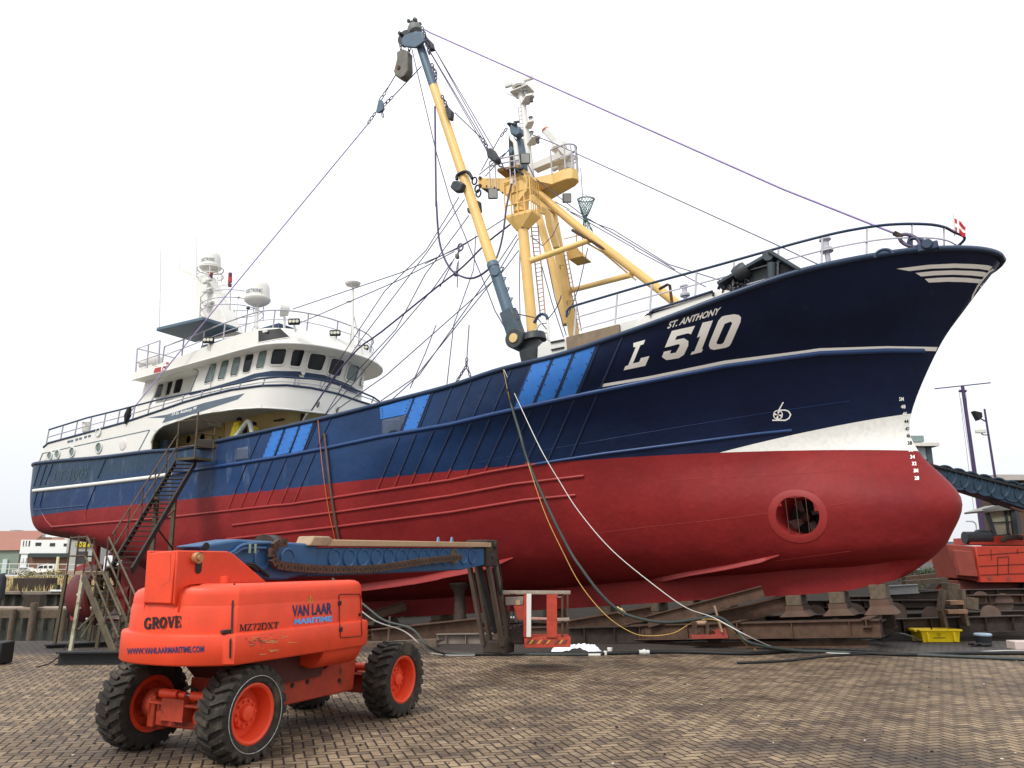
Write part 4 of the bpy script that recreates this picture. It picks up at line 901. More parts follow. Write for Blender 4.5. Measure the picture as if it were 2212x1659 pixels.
# ---------------------------------------------------------------- gantry mast
def leg(uv, y, r, name, m, r2=None, n=20, par=SHIP):
    P = [Sy(*p, (y if not hasattr(y, '__len__') else y[i])) for i, p in enumerate(uv)]; mb = MB(); mb.tube(P, [r]*len(P) if r2 is None else list(np.linspace(r, r2, len(P))), n); return mb.build(name, m, par, smooth=50), P
GY = -2.0
MAST, PA = leg([(1152, 745)]+Z('e', 1035, 1230, 925, 60)+Z('z4', 845, 900), GY, .185, 'mast_leg', M_yellow)
_, PB_ = leg(Z('e', 1655, 1330, 1640, 1230, 1430, 60)+[(1192, 460)], 1.6, .205, 'mast_leg', M_yellow)
leg(Z('e', 1530, 1100, 1490, 910, 1290, 100)+[(1160, 455)], 2.4, .165, 'mast_leg', M_yellow)
for X, Y in ((1475, 245), (1580, 770)):
    a = Sy(*Z('e', X-30, Y+35)[0], 1.3); b = Sy(*Z('e', X+30, Y-25)[0], 1.2); mb = MB(); mb.tube(catmull([a, (a+b)/2+np.array([-.05, -.1, .05]), b], 5), .03, 6); mb.build('grab_handle', M_yellow, SHIP)
# diagonal strut with its braces and the rusty pipe on top
DG, PD = leg(Z('z4', 935, 770, 1350, 1120, 2050, 1659)+Z('z5', 1130, 925), [-1.2, -1.0, -.7, -.5], .15, 'diagonal_strut', M_yellow)
leg(Z('z4', 1300, 1150)+Z('z5', 600, 500, 985, 790), [-1.2, -.9, -.75], .05, 'strut_pipe', M_rust, n=10)
leg(Z('z4', 1440, 1270)+Z('z5', 470, 465, 760, 710), [-.9, -.8, -.7], .03, 'strut_pipe', M_yellow, n=8)
leg(Z('z4', 925, 1428, 1480, 1232), [GY, -.95], .1, 'cross_brace', M_yellow)
leg(Z('z5', 190, 800, 720, 662), [1.6, -.8], .1, 'cross_brace', M_yellow)
# crosshead, brackets and platforms
def plate(w, pts, y, th, name, m=M_yellow, par=SHIP, bev=.02):
    mb = MB(); mb.prism([Sy(*p, y) for p in Z(w, *pts)], (0, th, 0)); return mb.build(name, m, par, bevel=bev)
mb = MB(); P = [Sy(*p, GY) for p in Z('z4', 850, 1000, 848, 660)]; mb.tube(P, [.27, .31], 20); CHD = mb.build('crosshead', M_yellow, SHIP, smooth=50)
plate('z4', (468, 680, 540, 690, 700, 690, 875, 645, 905, 700, 900, 800, 800, 935, 770, 925, 720, 850, 650, 800, 560, 780, 505, 778, 470, 770), GY-.30, .10, 'bracket_plate', M_yellow, CHD)
plate('z4', (468, 680, 540, 690, 700, 690, 875, 645, 905, 700, 900, 800, 800, 935, 770, 925, 720, 850, 650, 800, 560, 780, 505, 778, 470, 770), GY+.25, .10, 'bracket_plate', M_yellow, CHD)
mb = MB()
for i, (X, Y) in enumerate(((545, 762), (580, 765), (615, 775), (650, 793), (685, 822))):
    p = Sy(*Z('z4', X, Y)[0], GY-.31); mb = MB(); mb.cyl(p, p-np.array([0, .01, 0]), .035, n=10); mb.build('plate_hole', M_black, CHD)
for X, Y in ((490, 692), (490, 758)):
    p = Sy(*Z('z4', X, Y)[0], GY-.3); mb = MB(); mb.cyl(p+np.array([0, .7, 0]), p-np.array([0, .05, 0]), .06, n=10); mb.build('bracket_pin', M_rust, CHD)
a, b = [Sy(*p, GY) for p in Z('z4', 690, 660, 880, 625)]; mb = MB(); mb.bar(a, b, .8, .12); mb.build('crosshead_cap', mat('rusty_yellow', (.42, .22, .08), .7, var=.4, dirt=(.12, .05, .02), damt=.3), CHD, bevel=.02)
# wing platform to the right with rounded end
zp = Sy(*Z('z4', 1010, 805)[0], -1.2)[2]
pl_ = [Sz(*p, zp) for p in Z('z4', 1010, 805, 1130, 745, 1250, 700, 1310, 693, 1350, 705, 1362, 730, 1330, 765, 1110, 888)]
mb = MB(); mb.prism(pl_, (0, 0, .42)); WPL = mb.build('wing_platform', M_yellow, SHIP, bevel=.03)
mb = MB(); pp = [p+np.array([0, 0, 1.35]) for p in pl_[1:7]]; mb.tube(catmull(pp, 4), .03, 7); mb.tube([p-np.array([0, 0, .45]) for p in catmull(pp, 4)], .022, 6); WR = mb.build('platform_railing', M_rail, SHIP, smooth=60)
for p in pp: mb = MB(); mb.bar(p, p-np.array([0, 0, .95]), .04); mb.build('stanchion', M_rail, WR, smooth=0)
a = Sy(*Z('z4', 905, 700)[0], -1.6); b = pl_[0]+np.array([0, 0, .4]); mb = MB(); mb.prism([a, Sy(*Z('z4', 900, 830)[0], -1.6), pl_[0], pl_[1], pl_[1]+np.array([0, 0, .42])], (0, .12, 0)); mb.build('wing_web', M_yellow, WPL)
# look-out basket on the starboard leg
zb_ = Sy(*Z('z4', 866, 1047)[0], GY)[2]
bk = [Sz(*p, zb_) for p in Z('z4', 713, 1047, 942, 986, 1020, 1048)]; bk.append(bk[0]+bk[2]-bk[1])
lo_c = Sy(*Z('z4', 868, 1150)[0], GY); mb = MB(); mb.prism(bk, (0, 0, .10)); mb.add([p for p in bk]+[lo_c+np.array([dx, dy, 0]) for dx, dy in ((-.24, -.05), (.1, -.24), (.24, .05), (-.05, .24))], [(0, 1, 5, 4), (1, 2, 6, 5), (2, 3, 7, 6), (3, 0, 4, 7)]); BSK = mb.build('basket_platform', M_yellow, SHIP)
mb = MB()
for h in (.45, .9, 1.35): mb.tube([p+np.array([0, 0, h]) for p in bk[:3]], .025, 6)
for p, q in zip(bk[:2], bk[1:3]):
    for t in (0, .25, .5, .75, 1.): r_ = p*(1-t)+q*t; mb.bar(r_, r_+np.array([0, 0, 1.35]), .035)
mb.build('basket_railing', M_yellow, BSK, smooth=0)
plate('z4', (1245, 1345, 1330, 1300, 1400, 1380, 1270, 1412), 1.9, .8, 'rest_platform', M_yellow)
mb = MB(); a = [Sy(*p, 1.9) for p in Z('z4', 1340, 1180, 1340, 1300, 1395, 1370, 1395, 1205)]; mb.tube(a, .025, 6); mb.tube([Sy(*p, 1.9) for p in Z('z4', 1230, 1230, 1395, 1190)], .02, 6); mb.build('rest_platform_rail', M_yellow, SHIP)
plate('z4', (985, 925, 1060, 950, 1105, 990, 1125, 1100, 1180, 1295, 1130, 1308, 1070, 1110, 1055, 1010, 990, 985), .6, .25, 'knee_bracket')
plate('z4', (895, 800, 1060, 905, 1150, 935, 1150, 985, 1060, 960, 905, 880), 1.2, .3, 'cross_beam')
# ladders
def ladder(a0, a1, b0, b1, y, name, m, rungs=18, r=.022):
    A_, B_, C_, D_ = [Sy(*p, y) for p in (a0, a1, b0, b1)]; mb = MB(); mb.tube([A_, B_], r, 6); mb.tube([C_, D_], r, 6)
    for k in range(rungs):
        t = (k+.5)/rungs; mb.tube([A_*(1-t)+B_*t, C_*(1-t)+D_*t], r*.7, 5)
    return mb.build(name, m, SHIP, smooth=0)
M_rust_y = mat('faded_pink_yellow', (.42, .25, .15), .6, var=.2)
z_ = Z('z4', 938, 1110, 1000, 1110)+Z('e', 1150, 990, 1220, 960); ladder(z_[0], z_[2], z_[1], z_[3], -1.5, 'mast_ladder', M_rust_y, 22)
z_ = Z('e', 1495, 60, 1540, 40, 1715, 1200, 1755, 1190); ladder(z_[0], z_[2], z_[1], z_[3], 1.4, 'mast_ladder', M_rust_y, 17)
z_ = Z('z3', 1265, 830, 1300, 820, 1310, 1250, 1345, 1240); ladder(z_[0], z_[2], z_[1], z_[3], -.4, 'topmast_ladder', M_rail, 12, .018)
# deck railing loops beside the leg
mb = MB(); mb.tube(catmull([Sy(*p, -2.9) for p in Z('e', 1055, 1080, 1110, 985, 1170, 945, 1235, 970, 1255, 1035)], 5), .05, 8); mb.build('rail_loop', M_navy_trim, SHIP, smooth=60)
mb = MB(); mb.tube([Sy(*p, -2.9) for p in Z('e', 1257, 1035, 1275, 1340)], .05, 8)
for q in ((1255, 1075, 1150, 1090, 1070, 1200), (1270, 1215, 1170, 1235, 1090, 1310)): mb.tube(catmull([Sy(*p, -2.9) for p in Z('e', *q)], 4), .03, 6)
mb.build('rail_post', M_white, SHIP, smooth=60)
# ---------------------------------------------------------------- derrick
DY = -3.2
axp = Z('e', 850, 1340, 790, 1250, 680, 900, 455, 220)+Z('z4', 600, 1450, 480, 1100, 340, 650, 150, 200)+Z('z3', 520, 655, 385, 280, 355, 160)
dp = [Sy(*p, DY) for p in axp]; P0, P1 = dp[1], dp[-1]; dax = (P1-P0)/np.linalg.norm(P1-P0)
tp = lambda p: P0+dax*np.dot(np.array(p)-P0, dax)
mb = MB(); a, b, c, d = tp(dp[1]), tp(dp[3]), tp(dp[8]), tp(dp[10])
mb.tube([a, b], [.20, .19], 22, mi=1); mb.tube([b+dax*.001, c], [.178, .17], 22, mi=0); mb.tube([c+dax*.001, d], [.17, .155], 22, mi=1)
mb.lathe([(.205, -.1), (.205, .06), (.18, .1)], b, dax, 22, mi=1)
DER = mb.build('derrick_boom', [M_yellow, M_grey_blue], SHIP, smooth=50)
for k, (X, Y) in enumerate(((560, 260), (590, 410), (640, 560), (690, 710), (738, 862), (790, 1015))):
    q = [Sy(*p, DY) for p in Z('e', X, Y, X+48, Y-6, X+8, Y+75)]; mb = MB(); mb.tube(q, .024, 6); mb.build('step_iron', M_grey_blue, DER)
mb = MB(); mb.box(tp(dp[2])-dax*.55, (.48, .44, 1.1), np.stack([np.cross([0, 1, 0], dax), [0, 1., 0], dax], 1)); mb.build('derrick_socket', mat('slate_steel', (.045, .07, .09), .5, var=.3, dirt=(.02, .02, .02), damt=.2), DER, bevel=.04)
p = tp(dp[3])+np.array([.17, -.18, -.35]); mb = MB(); mb.lathe([(.001, .06), (.14, .06), (.14, -.06), (.001, -.06)], p, (.4, -1, 0), 16); mb.build('cheek_block', M_grey_blue, DER)
# gooseneck at the foot
p = Sy(*Z('e', 855, 1345)[0], DY); mb = MB(); mb.cyl(p-np.array([0, .42, 0]), p+np.array([0, .42, 0]), .33, n=22); GN = mb.build('gooseneck', M_darkgrey, SHIP, bevel=.03)
mb = MB(); mb.cyl(p-np.array([0, .46, 0]), p-np.array([0, .42, 0]), .15, n=18); mb.build('pivot_pin', M_cream, GN)
mb = MB(); mb.prism([Sy(*q, DY-.2) for q in Z('e', 800, 1420, 830, 1470, 940, 1520, 1110, 1520, 1170, 1370, 1130, 1310, 1010, 1290, 930, 1290, 900, 1400)], (0, .5, 0)); mb.build('gooseneck_arm', M_darkgrey, GN, bevel=.05)
mb = MB(); a, b = [Sy(*q, DY) for q in Z('e', 1030, 1500, 1050, 1720)]; mb.cyl(a, b, .42, .36); a, b = [Sy(*q, DY) for q in Z('e', 1050, 1240, 1060, 1340)]; mb.cyl(a, b, .36, .4); mb.build('gooseneck_post', M_darkgrey, GN)
mb = MB(); mb.prism([Sy(*q, DY-.1) for q in Z('e', 690, 1290, 905, 1250, 905, 1300, 720, 1340)], (0, .3, 0)); mb.build('heel_plate', M_grey_blue, GN, bevel=.02)
# head fittings
mb = MB(); hp = tp(dp[10]); mb.lathe([(.15, -.2), (.26, -.1), (.28, .12), (.2, .28), (.1, .34), (.001, .36)], hp, dax, 16)
random.seed(5)
for k in range(7): mb.lathe([(.05, -.06), (.09, 0), (.05, .06)], hp+dax*.32+np.array([random.uniform(-.15, .25), random.uniform(-.15, .15), random.uniform(-.06, .14)]), (random.random(), random.random(), .5), 8)
HD = mb.build('derrick_head', mat('grubby_grey', (.12, .13, .12), .6, var=.4, dirt=(.03, .03, .03), damt=.2), DER)
for dy in (-.34, .24):
    mb = MB(); mb.prism([Sy(*q, DY+dy) for q in Z('z3', 232, 235, 255, 200, 320, 175, 415, 165, 435, 250, 400, 280, 350, 310, 260, 300, 235, 275)], (0, .1, 0)); mb.build('head_cheek', M_grey_blue, DER, bevel=.03)
p = Sy(*Z('z3', 272, 232)[0], DY); mb = MB(); mb.cyl(p-np.array([0, .42, 0]), p+np.array([0, .4, 0]), .07, n=10); mb.lathe([(.001, -.1), (.32, -.1), (.26, 0), (.32, .1), (.001, .1)], p, (0, 1, 0), 20); mb.build('head_sheave', M_darkgrey, DER)
for q in ((430, 190, 500, 260, 510, 320, 470, 330, 440, 290),):
    mb = MB(); mb.prism([Sy(*p, DY-.1) for p in Z('z3', *q)], (0, .2, 0)); mb.build('side_block', M_darkgrey, DER, bevel=.04)
def block(w, outline, y, th=.22, m=None, pin=None):
    P = [Sy(*p, y) for p in Z(w, *outline)]; c = sum(P)/len(P); mb = MB(); mb.prism([p-np.array([0, th/2, 0]) for p in P], (0, th, 0)); o = mb.build('pulley_block', m or M_darkgrey, SHIP, bevel=.05)
    if pin: q = Sy(*Z(w, *pin)[0], y); b_ = MB(); b_.cyl(q-np.array([0, th/2+.04, 0]), q+np.array([0, th/2+.04, 0]), .08, n=12); b_.build('block_pin', M_rust, o)
    return o
M_bg = mat('greasy_block', (.13, .12, .10), .55, var=.35, dirt=(.03, .025, .02), damt=.2)
block('z3', (187, 540, 215, 430, 212, 370, 270, 340, 312, 360, 312, 430, 316, 520, 290, 575, 245, 602, 200, 575), DY-.15, .34, M_bg, (235, 510))
block('z3', (625, 840, 640, 825, 692, 880, 685, 955, 658, 955), DY-.1, .2)
block('z3', (675, 1555, 700, 1500, 745, 1495, 800, 1520, 770, 1590, 720, 1595), DY-.25, .22)
block('z3', (995, 1215, 1050, 1210, 1105, 1300, 1095, 1335, 1050, 1325, 1010, 1290), -2.6, .3)
block('z4', (455, 890, 490, 900, 498, 990, 470, 1010, 450, 960), DY+.3, .2); block('z4', (380, 960, 420, 950, 430, 1010, 385, 1005), DY+.3, .2, M_grey_blue)
p = [Sy(*q, DY-.2) for q in Z('z3', 725, 1480, 730, 1440, 790, 1410, 830, 1420, 860, 1470)]; mb = MB(); mb.tube(catmull(p, 5), .06, 8); mb.build('rope_collar', M_black, SHIP, smooth=60)
for X, Y, y in ((880, 1490, -2.7), (915, 1600, -2.7), (905, 1560, -2.6)):
    p = Sy(*Z('z3', X, Y)[0], y); mb = MB(); mb.tube([p+np.array([.1*math.cos(a), 0, .14*math.sin(a)]) for a in np.linspace(0, 2*math.pi, 13)[:-1]], .03, 6, closed=True); mb.build('shackle', M_darkgrey, SHIP, smooth=60)
# folded crane and lamps at the masthead
for q, y, m in (((1185, 1010, 1225, 985, 1280, 1010, 1285, 1060, 1245, 1090, 1195, 1070), GY-.1, M_grey_blue), ((1180, 1080, 1230, 1100, 1240, 1390, 1185, 1390), GY+.3, M_black), ((1245, 1080, 1280, 1090, 1310, 1250, 1320, 1380, 1285, 1380), GY+.2, M_grey_blue), ((1170, 1220, 1200, 1175, 1225, 1210, 1205, 1260), GY-.2, M_grey_blue)):
    mb = MB(); mb.prism([Sy(*p, y) for p in Z('z3', *q)], (0, .3, 0)); mb.build('masthead_block', m, SHIP, bevel=.04)
plate('z3', (1185, 1090, 1205, 1085, 1245, 1135, 1280, 1385, 1250, 1390, 1220, 1150, 1190, 1120), GY-.35, .12, 'jib_arm', M_white)
mb = MB(); random.seed(9)
P = [Sy(*Z('z3', 1205+random.uniform(-45, 75), 1000+random.uniform(-35, 30))[0], GY+random.uniform(-.2, .2)) for k in range(10)]
mb.tube(catmull(P, 4), .04, 6); mb.build('chain_bundle', M_darkgrey, SHIP, smooth=60)
P = [Sy(*Z('z3', 1240+random.uniform(-70, 70), 1410+random.uniform(-30, 25))[0], GY-.4+random.uniform(-.1, .1)) for k in range(14)]
mb = MB(); mb.tube(catmull(P, 4), .045, 6); mb.build('chain_bundle', M_darkgrey, SHIP, smooth=60)
def worklamp(uv, y):
    p = Sy(*uv, y); d = np.array([.5, -.75, -.35]); d /= np.linalg.norm(d); x = np.cross(d, [0, 0, 1]); x /= np.linalg.norm(x); z = np.cross(x, d); R_ = np.stack([x, -d, z], 1)
    mb = MB(); mb.box(p, (.34, .2, .36), R_); o = mb.build('work_lamp', M_darkgrey, SHIP, bevel=.04); mb = MB(); mb.box(p+d*.105, (.28, .02, .30), R_); mb.build('lamp_glass', mat('lamp_pane', (.4, .4, .38), .2), o)
for X, Y, y in ((885, 520, -2.4), (1255, 868, 1.2), (600, 830, -2.6)): worklamp(Z('z4', X, Y)[0], y)
# topmast with scanners
TY = -.3
TM, tmp_ = leg(Z('z3', 1385, 1500, 1345, 1150, 1310, 800, 1275, 690), TY, .15, 'topmast', M_white, .10)
def scanner(w, a, b, y, name, r=.11):
    A_, B_ = [Sy(*p, y) for p in Z(w, *a, *b)]; mb = MB(); mb.bar(A_, B_, .12, .2); o = mb.build(name, M_grey_white, SHIP, bevel=.04); return o
o = scanner('z3', (1152, 652), (1398, 570), TY, 'radar_scanner'); p = Sy(*Z('z3', 1278, 645)[0], TY); mb = MB(); mb.lathe([(.001, .25), (.2, .22), (.27, .05), (.3, -.1), (.2, -.12)], p, (0, 0, 1), 14); mb.box(p-np.array([-.1, 0, .32]), (.8, .6, .06)); mb.build('scanner_gearbox', M_white, o, bevel=.02)
o = scanner('z3', (1570, 1392), (1790, 1265), 0., 'radar_scanner'); p = Sy(*Z('z3', 1680, 1385)[0], 0); mb = MB(); mb.lathe([(.001, .22), (.27, .16), (.24, -.05), (.1, -.1), (.1, -.7)], p, (0, 0, 1), 14); mb.build('scanner_gearbox', M_white, o)
A_, B_ = [Sy(*p, -.6) for p in Z('z3', 1512, 1045, 1722, 1280)]; mb = MB(); mb.bar(A_, B_, .24, .26); o = mb.build('radar_scanner', M_grey_white, SHIP, bevel=.04); e = (A_-B_)/np.linalg.norm(A_-B_); mb = MB(); mb.cyl(A_, A_+e*.05, .15, n=12); mb.build('scanner_end_cap', mat('red_cap', (.7, .10, .04), .4), o)
p = Sy(*Z('z3', 1630, 1200)[0], -.5); mb = MB(); mb.lathe([(.001, .2), (.28, .15), (.3, -.05), (.15, -.2), (.12, -.5)], p, (0, 0, 1), 14); mb.build('scanner_gearbox', M_white, o)
plate('z3', (1395, 1330, 1640, 1225, 1690, 1260, 1670, 1290, 1520, 1340, 1400, 1390), -.6, .35, 'scanner_bracket', M_white)
for q, l in (((1290, 775, 1330, 740, 1385, 765, 1410, 800, 1400, 825, 1300, 800), (1330, 715)), ((1320, 1000, 1375, 975, 1400, 985, 1395, 1010, 1345, 1035), (1378, 950)), ((1335, 1140, 1390, 1100, 1440, 1120, 1462, 1160, 1450, 1190, 1350, 1165), (1385, 1080)), ((1400, 790, 1385, 760, 1390, 800), (1385, 765)), ((1440, 1150, 1420, 1130, 1450, 1170), (1440, 1130))):
    cq = np.mean([Sy(*p, TY-.15) for p in Z('z3', *q)], 0); big = len(q) > 8
    if big: mb = MB(); k_ = .42 if q[0] > 1330 or q[0] < 1300 else .3; mb.prism([cq+np.array([-k_, .1, 0]), cq+np.array([k_*.2, -k_*.7, .02]), cq+np.array([k_*.75, -k_*.55, .02]), cq+np.array([k_*.8, -.05, .02]), cq+np.array([-k_*.2, .25, 0])], (0, 0, .09)); o = mb.build('light_shelf', M_white, SHIP, bevel=.01)
    p = Sy(*Z('z3', *l)[0], TY-.2); mb = MB(); mb.cyl(p-np.array([0, 0, .12]), p+np.array([0, 0, .08]), .065, n=10); mb.cyl(p+np.array([0, 0, .09]), p+np.array([0, 0, .12]), .09, n=10); mb.build('navigation_light', mat('light_grey_body', (.16, .17, .18), .5), SHIP)
plate('z3', (1165, 700, 1300, 745, 1300, 765, 1165, 718), TY, .08, 'topmast_arm', M_white)
# white railing on the crosshead
mb = MB(); q = Z('z3', 1010, 1330, 1040, 1310, 1190, 1275, 1270, 1260); 
for dv_ in (0, 45): mb.tube(catmull([Sy(u, v+dv_*.244, GY-.5) for u, v in q], 4), .025, 6)
for u, v in Z('z3', 1010, 1330, 1060, 1310, 1190, 1280, 1230, 1270): a = Sy(u, v, GY-.5); mb.bar(a, a-np.array([0, 0, 1.15]), .035)
mb.build('crosshead_railing', M_rail, SHIP, smooth=0)
# ---------------------------------------------------------------- wires, ropes and chains
def wire(uv, y, r=.016, m=M_wire, name='stay_wire', sm=0):
    ys = np.interp(np.cumsum([0]+[math.dist(a, b) for a, b in zip(uv[:-1], uv[1:])]), [0, sum(math.dist(a, b) for a, b in zip(uv[:-1], uv[1:]))], y if hasattr(y, '__len__') else (y, y))
    P = [Sy(u, v, yy) for (u, v), yy in zip(uv, ys)]
    if sm: P = catmull(P, sm)
    mb = MB(); mb.tube(P, r, 6); return mb.build(name, m, SHIP, smooth=60)
def chain(uv, y, link=.11, r=.02):
    P = [Sy(u, v, y) for u, v in uv]; L = [np.linalg.norm(b-a) for a, b in zip(P[:-1], P[1:])]; n = max(2, int(sum(L)/link/1.5)); cs = np.cumsum([0]+L); mb = MB()
    for k in range(n):
        t = (k+.5)/n*cs[-1]; i = min(np.searchsorted(cs, t)-1, len(L)-1); i = max(i, 0); d = (P[i+1]-P[i])/L[i]; c = P[i]+d*(t-cs[i]); w = np.array([0, 1., 0]) if k % 2 else np.cross(d, [0, 1., 0])
        mb.tube([c+d*link*math.cos(a)+w*link*.55*math.sin(a) for a in np.linspace(0, 2*math.pi, 9)[:-1]], r, 5, closed=True)
    return mb.build('rigging_chain', M_wire, SHIP, smooth=60)
wire(Z('z3', 440, 150, 490, 178)+[(1690, 408)]+Z('z6', 1250, 245), (DY, -2.3), .032, mat('purple_wire', (.42, .33, .60), .5)); wire(Z('z6', 1250, 245, 1310, 272), -2.3, .07, M_rust_d, 'wire_socket')
for X, Y, rx in ((1365, 300, .27), (1432, 328, .26)):
    c = Sy(*Z('z6', X, Y)[0], -2.3); d = Sy(*Z('z6', X+40, Y+19)[0], -2.3)-c; d /= np.linalg.norm(d); w = np.cross(d, [0, 1, 0]); mb = MB(); mb.tube([c+d*rx*math.cos(a)+w*rx*.5*math.sin(a) for a in np.linspace(0, 2*math.pi, 15)[:-1]], .05, 8, closed=True); mb.build('bow_shackle', M_navy if X > 1400 else M_wire, SHIP, smooth=60)
wire(Z('z3', 190, 540, 115, 665), DY, .022); wire(Z('z3', 412, 475, 155, 748), DY, .022); wire(Z('z3', 115, 665, 90, 700), DY, .03, M_wire, 'wire_socket')
chain(Z('z3', 95, 700, 45, 775), DY); chain(Z('z3', 155, 745, 75, 825), DY); chain(Z('z3', 62, 840, 70, 930), DY); plate('z3', (30, 770, 60, 775, 75, 850, 30, 885, 5, 880), DY-.05, .1, 'triangle_plate', M_grey_blue); chain(Z('z3', 5, 885, -65, 985), DY, .1)
wire([(797, 265), (497, 628), (283, 888)], (DY, -3.9), .026, mat('purple_wire', (.42, .33, .60), .5))
for q in ((490, 350, 950, 1120), (515, 300, 1000, 1180), (480, 340, 985, 1215), (520, 310, 1045, 1200), (705, 885, 950, 1120)): wire(Z('z3', *q), (DY, -2.6), .019)
chain(Z('z3', 950, 1120, 1000, 1215), -2.6, .09); chain(Z('z3', 1095, 1330, 1160, 1395), -2.5, .12, .03)
chain(Z('z3', 415, 130, 445, 200, 480, 370), DY-.2, .09, .022); chain(Z('z3', 500, 455, 540, 545, 535, 600), DY-.2, .1, .025); chain(Z('z3', 590, 735, 640, 830), DY-.2, .09, .025); chain(Z('z3', 225, 265, 232, 360), DY, .1, .02); chain(Z('z3', 305, 310, 300, 365), DY, .1, .02)
wire(Z('z3', 325, 320, 540, 1230, 665, 1659)+Z('z4', 540, 1659)+Z('e', 480, 900, 615, 1130), DY-.3, .018)
wire(Z('z3', 530, 830, 540, 1659)+Z('z4', 100, 900, 120, 1200, 160, 1370, 230, 1500, 320, 1560, 410, 1578, 490, 1550, 560, 1500), DY-.5, .035, mat('purple_hose', (.07, .05, .12), .5), 'hydraulic_hose', 4)
wire(Z('z4', 768, 735, 755, 790, 720, 950, 695, 1150, 665, 1300, 632, 1400), (-2.5, DY+.1), .035, mat('dark_hose', (.06, .035, .045), .5), 'hydraulic_hose', 4); wire(Z('z4', 770, 700, 766, 745), -2.5, .06, M_white, 'hose_coupling')
wire(Z('z4', 755, 1100, 540, 1270, 330, 1480, 100, 1659)+Z('z2', 2060, 660, 1880, 790, 1690, 1010, 1500, 1290), (-2.2, -3.0), .032, mat('purple_hose', (.07, .05, .12), .5), 'heavy_cable', 3)
for q, y in ((Z('z4', 300, 860, 10, 1330)+Z('z2', 2090, 330, 1850, 690, 1500, 1240), (DY, -1.)), (Z('z4', 350, 880, 30, 1330)+Z('z2', 2180, 350, 1900, 720, 1540, 1250), (DY, -1.)), (Z('z4', 390, 1020, 0, 1545)+Z('z2', 2180, 640, 1750, 1100, 1600, 1340), (-2.6, -2.)),
             (Z('z2', 1350, 475, 2212, 185)+Z('z4', 300, 1310, 720, 1040), (-1.5, -1.5)), (Z('z2', 1400, 590, 2212, 240)+Z('z4', 260, 1340), (-1.5, -1.5)), (Z('z4', 815, 1190, 540, 1600)+Z('b', 1940, 0, 1700, 215), (-1.5, -3)), (Z('z4', 825, 1225, 600, 1600)+Z('b', 1905, 20, 1600, 230), (-1.5, -3)), (Z('z4', 830, 1330, 670, 1540)+Z('b', 1650, 0, 1220, 300), (-1.5, -3)),
             (Z('z4', 240, 1430, 80, 1659)+Z('b', 1300, 140, 1110, 350), (-2, -2.)), (Z('z4', 450, 1200, 430, 1500)+Z('c', 475, 0, 415, 530), (-1., -2.)), (Z('z4', 295, 1420, 285, 1659), (-2, -2)), (Z('z4', 840, 1320, 835, 1659)+Z('e', 850, 1050), (-1.8, -2.6)),
             (Z('e', 1145, 150, 1320, 780, 1490, 1290), (.5, .5)), (Z('e', 1240, 120, 1360, 690, 1530, 1260), (.5, .5)), (Z('e', 760, 935, 940, 970, 1110, 1010, 1240, 1170), (DY, -2)), (Z('z4', 905, 560, 970, 690, 1060, 760, 1200, 870, 1410, 1030, 2212, 1500), (-1.5, -1.5)),
             (Z('z3', 1400, 1085, 1590, 1160)+[(1469, 434), (1695, 537), (1790, 582)], (-1, -1.5)), (Z('z4', 1250, 970, 1530, 1100)+Z('z5', 560, 265, 1050, 570, 1540, 720), (.5, -1)), (Z('z4', 1290, 995, 1850, 1310)+Z('z5', 750, 440, 1380, 770), (.5, -1)), (Z('z4', 1150, 900, 1280, 970), (.5, .5)), (Z('z4', 930, 1200, 1040, 1290, 1130, 1200, 1180, 1090), (-.5, .5)),
             (Z('z4', 130, 1659, 210, 1500, 260, 1400), (-2, -2)), (Z('z4', 1440, 1310, 1360, 1659)+Z('e', 1560, 960), (0, 0)), (Z('z4', 470, 1200, 280, 1310, 0, 1450), (-1.5, -1.5)), (Z('c', 320, 0, 220, 260, 90, 560), (-2, -2.5)), (Z('z4', 710, 470, 480, 660), (-2.4, -2.4)), (Z('z3', 1105, 1100, 940, 1400), (-2.4, -2.4)), (Z('z3', 1180, 1220, 975, 1450), (-2.2, -2.4)), (Z('e', 1260, 1020, 1370, 880, 1430, 760, 1455, 670), (.3, .3))):
    wire(q, y, .018)
chain(Z('z3', 1170, 1020, 1110, 1100), -2.4, .09, .02)
p = Sy(*Z('z4', 313, 1303)[0], -1.5); mb = MB(); mb.tube([p+np.array([.12*math.cos(a), 0, .14*math.sin(a)]) for a in np.linspace(0, 2*math.pi, 13)[:-1]], .03, 6, closed=True); mb.build('rigging_ring', M_wire, SHIP)
for X, Y, y in ((285, 1385, -1.5), (270, 1540, -1.5)): block('z4', (X-12, Y-20, X+10, Y-30, X+16, Y+10, X, Y+25, X-16, Y+15), y, .15, M_bg)
chain(Z('z4', 305, 1320, 290, 1370), -1.5, .07, .018); chain(Z('z4', 292, 1440, 280, 1510), -1.5, .06, .014)
wire(Z('c', 612, 0, 592, 290), -2.5, .018); chain(Z('c', 592, 290, 588, 360), -2.5, .08, .022); chain(Z('c', 585, 365, 490, 520), -2.5, .07, .02); chain(Z('c', 592, 365, 632, 480), -2.5, .07, .02)
for X, Y in ((1040, 268), (938, 370), (1210, 315)):
    p = SKB.hit(*Z('b', X, Y)[0])[0] if Y < 330 else Sy(*Z('b', X, Y)[0], -3.5); mb = MB(); mb.lathe([(.001, -.22), (.07, -.18), (.05, .1), (.02, .16)], p, (.6, 0, .8), 10); mb.build('wire_socket', M_bg, SHIP)
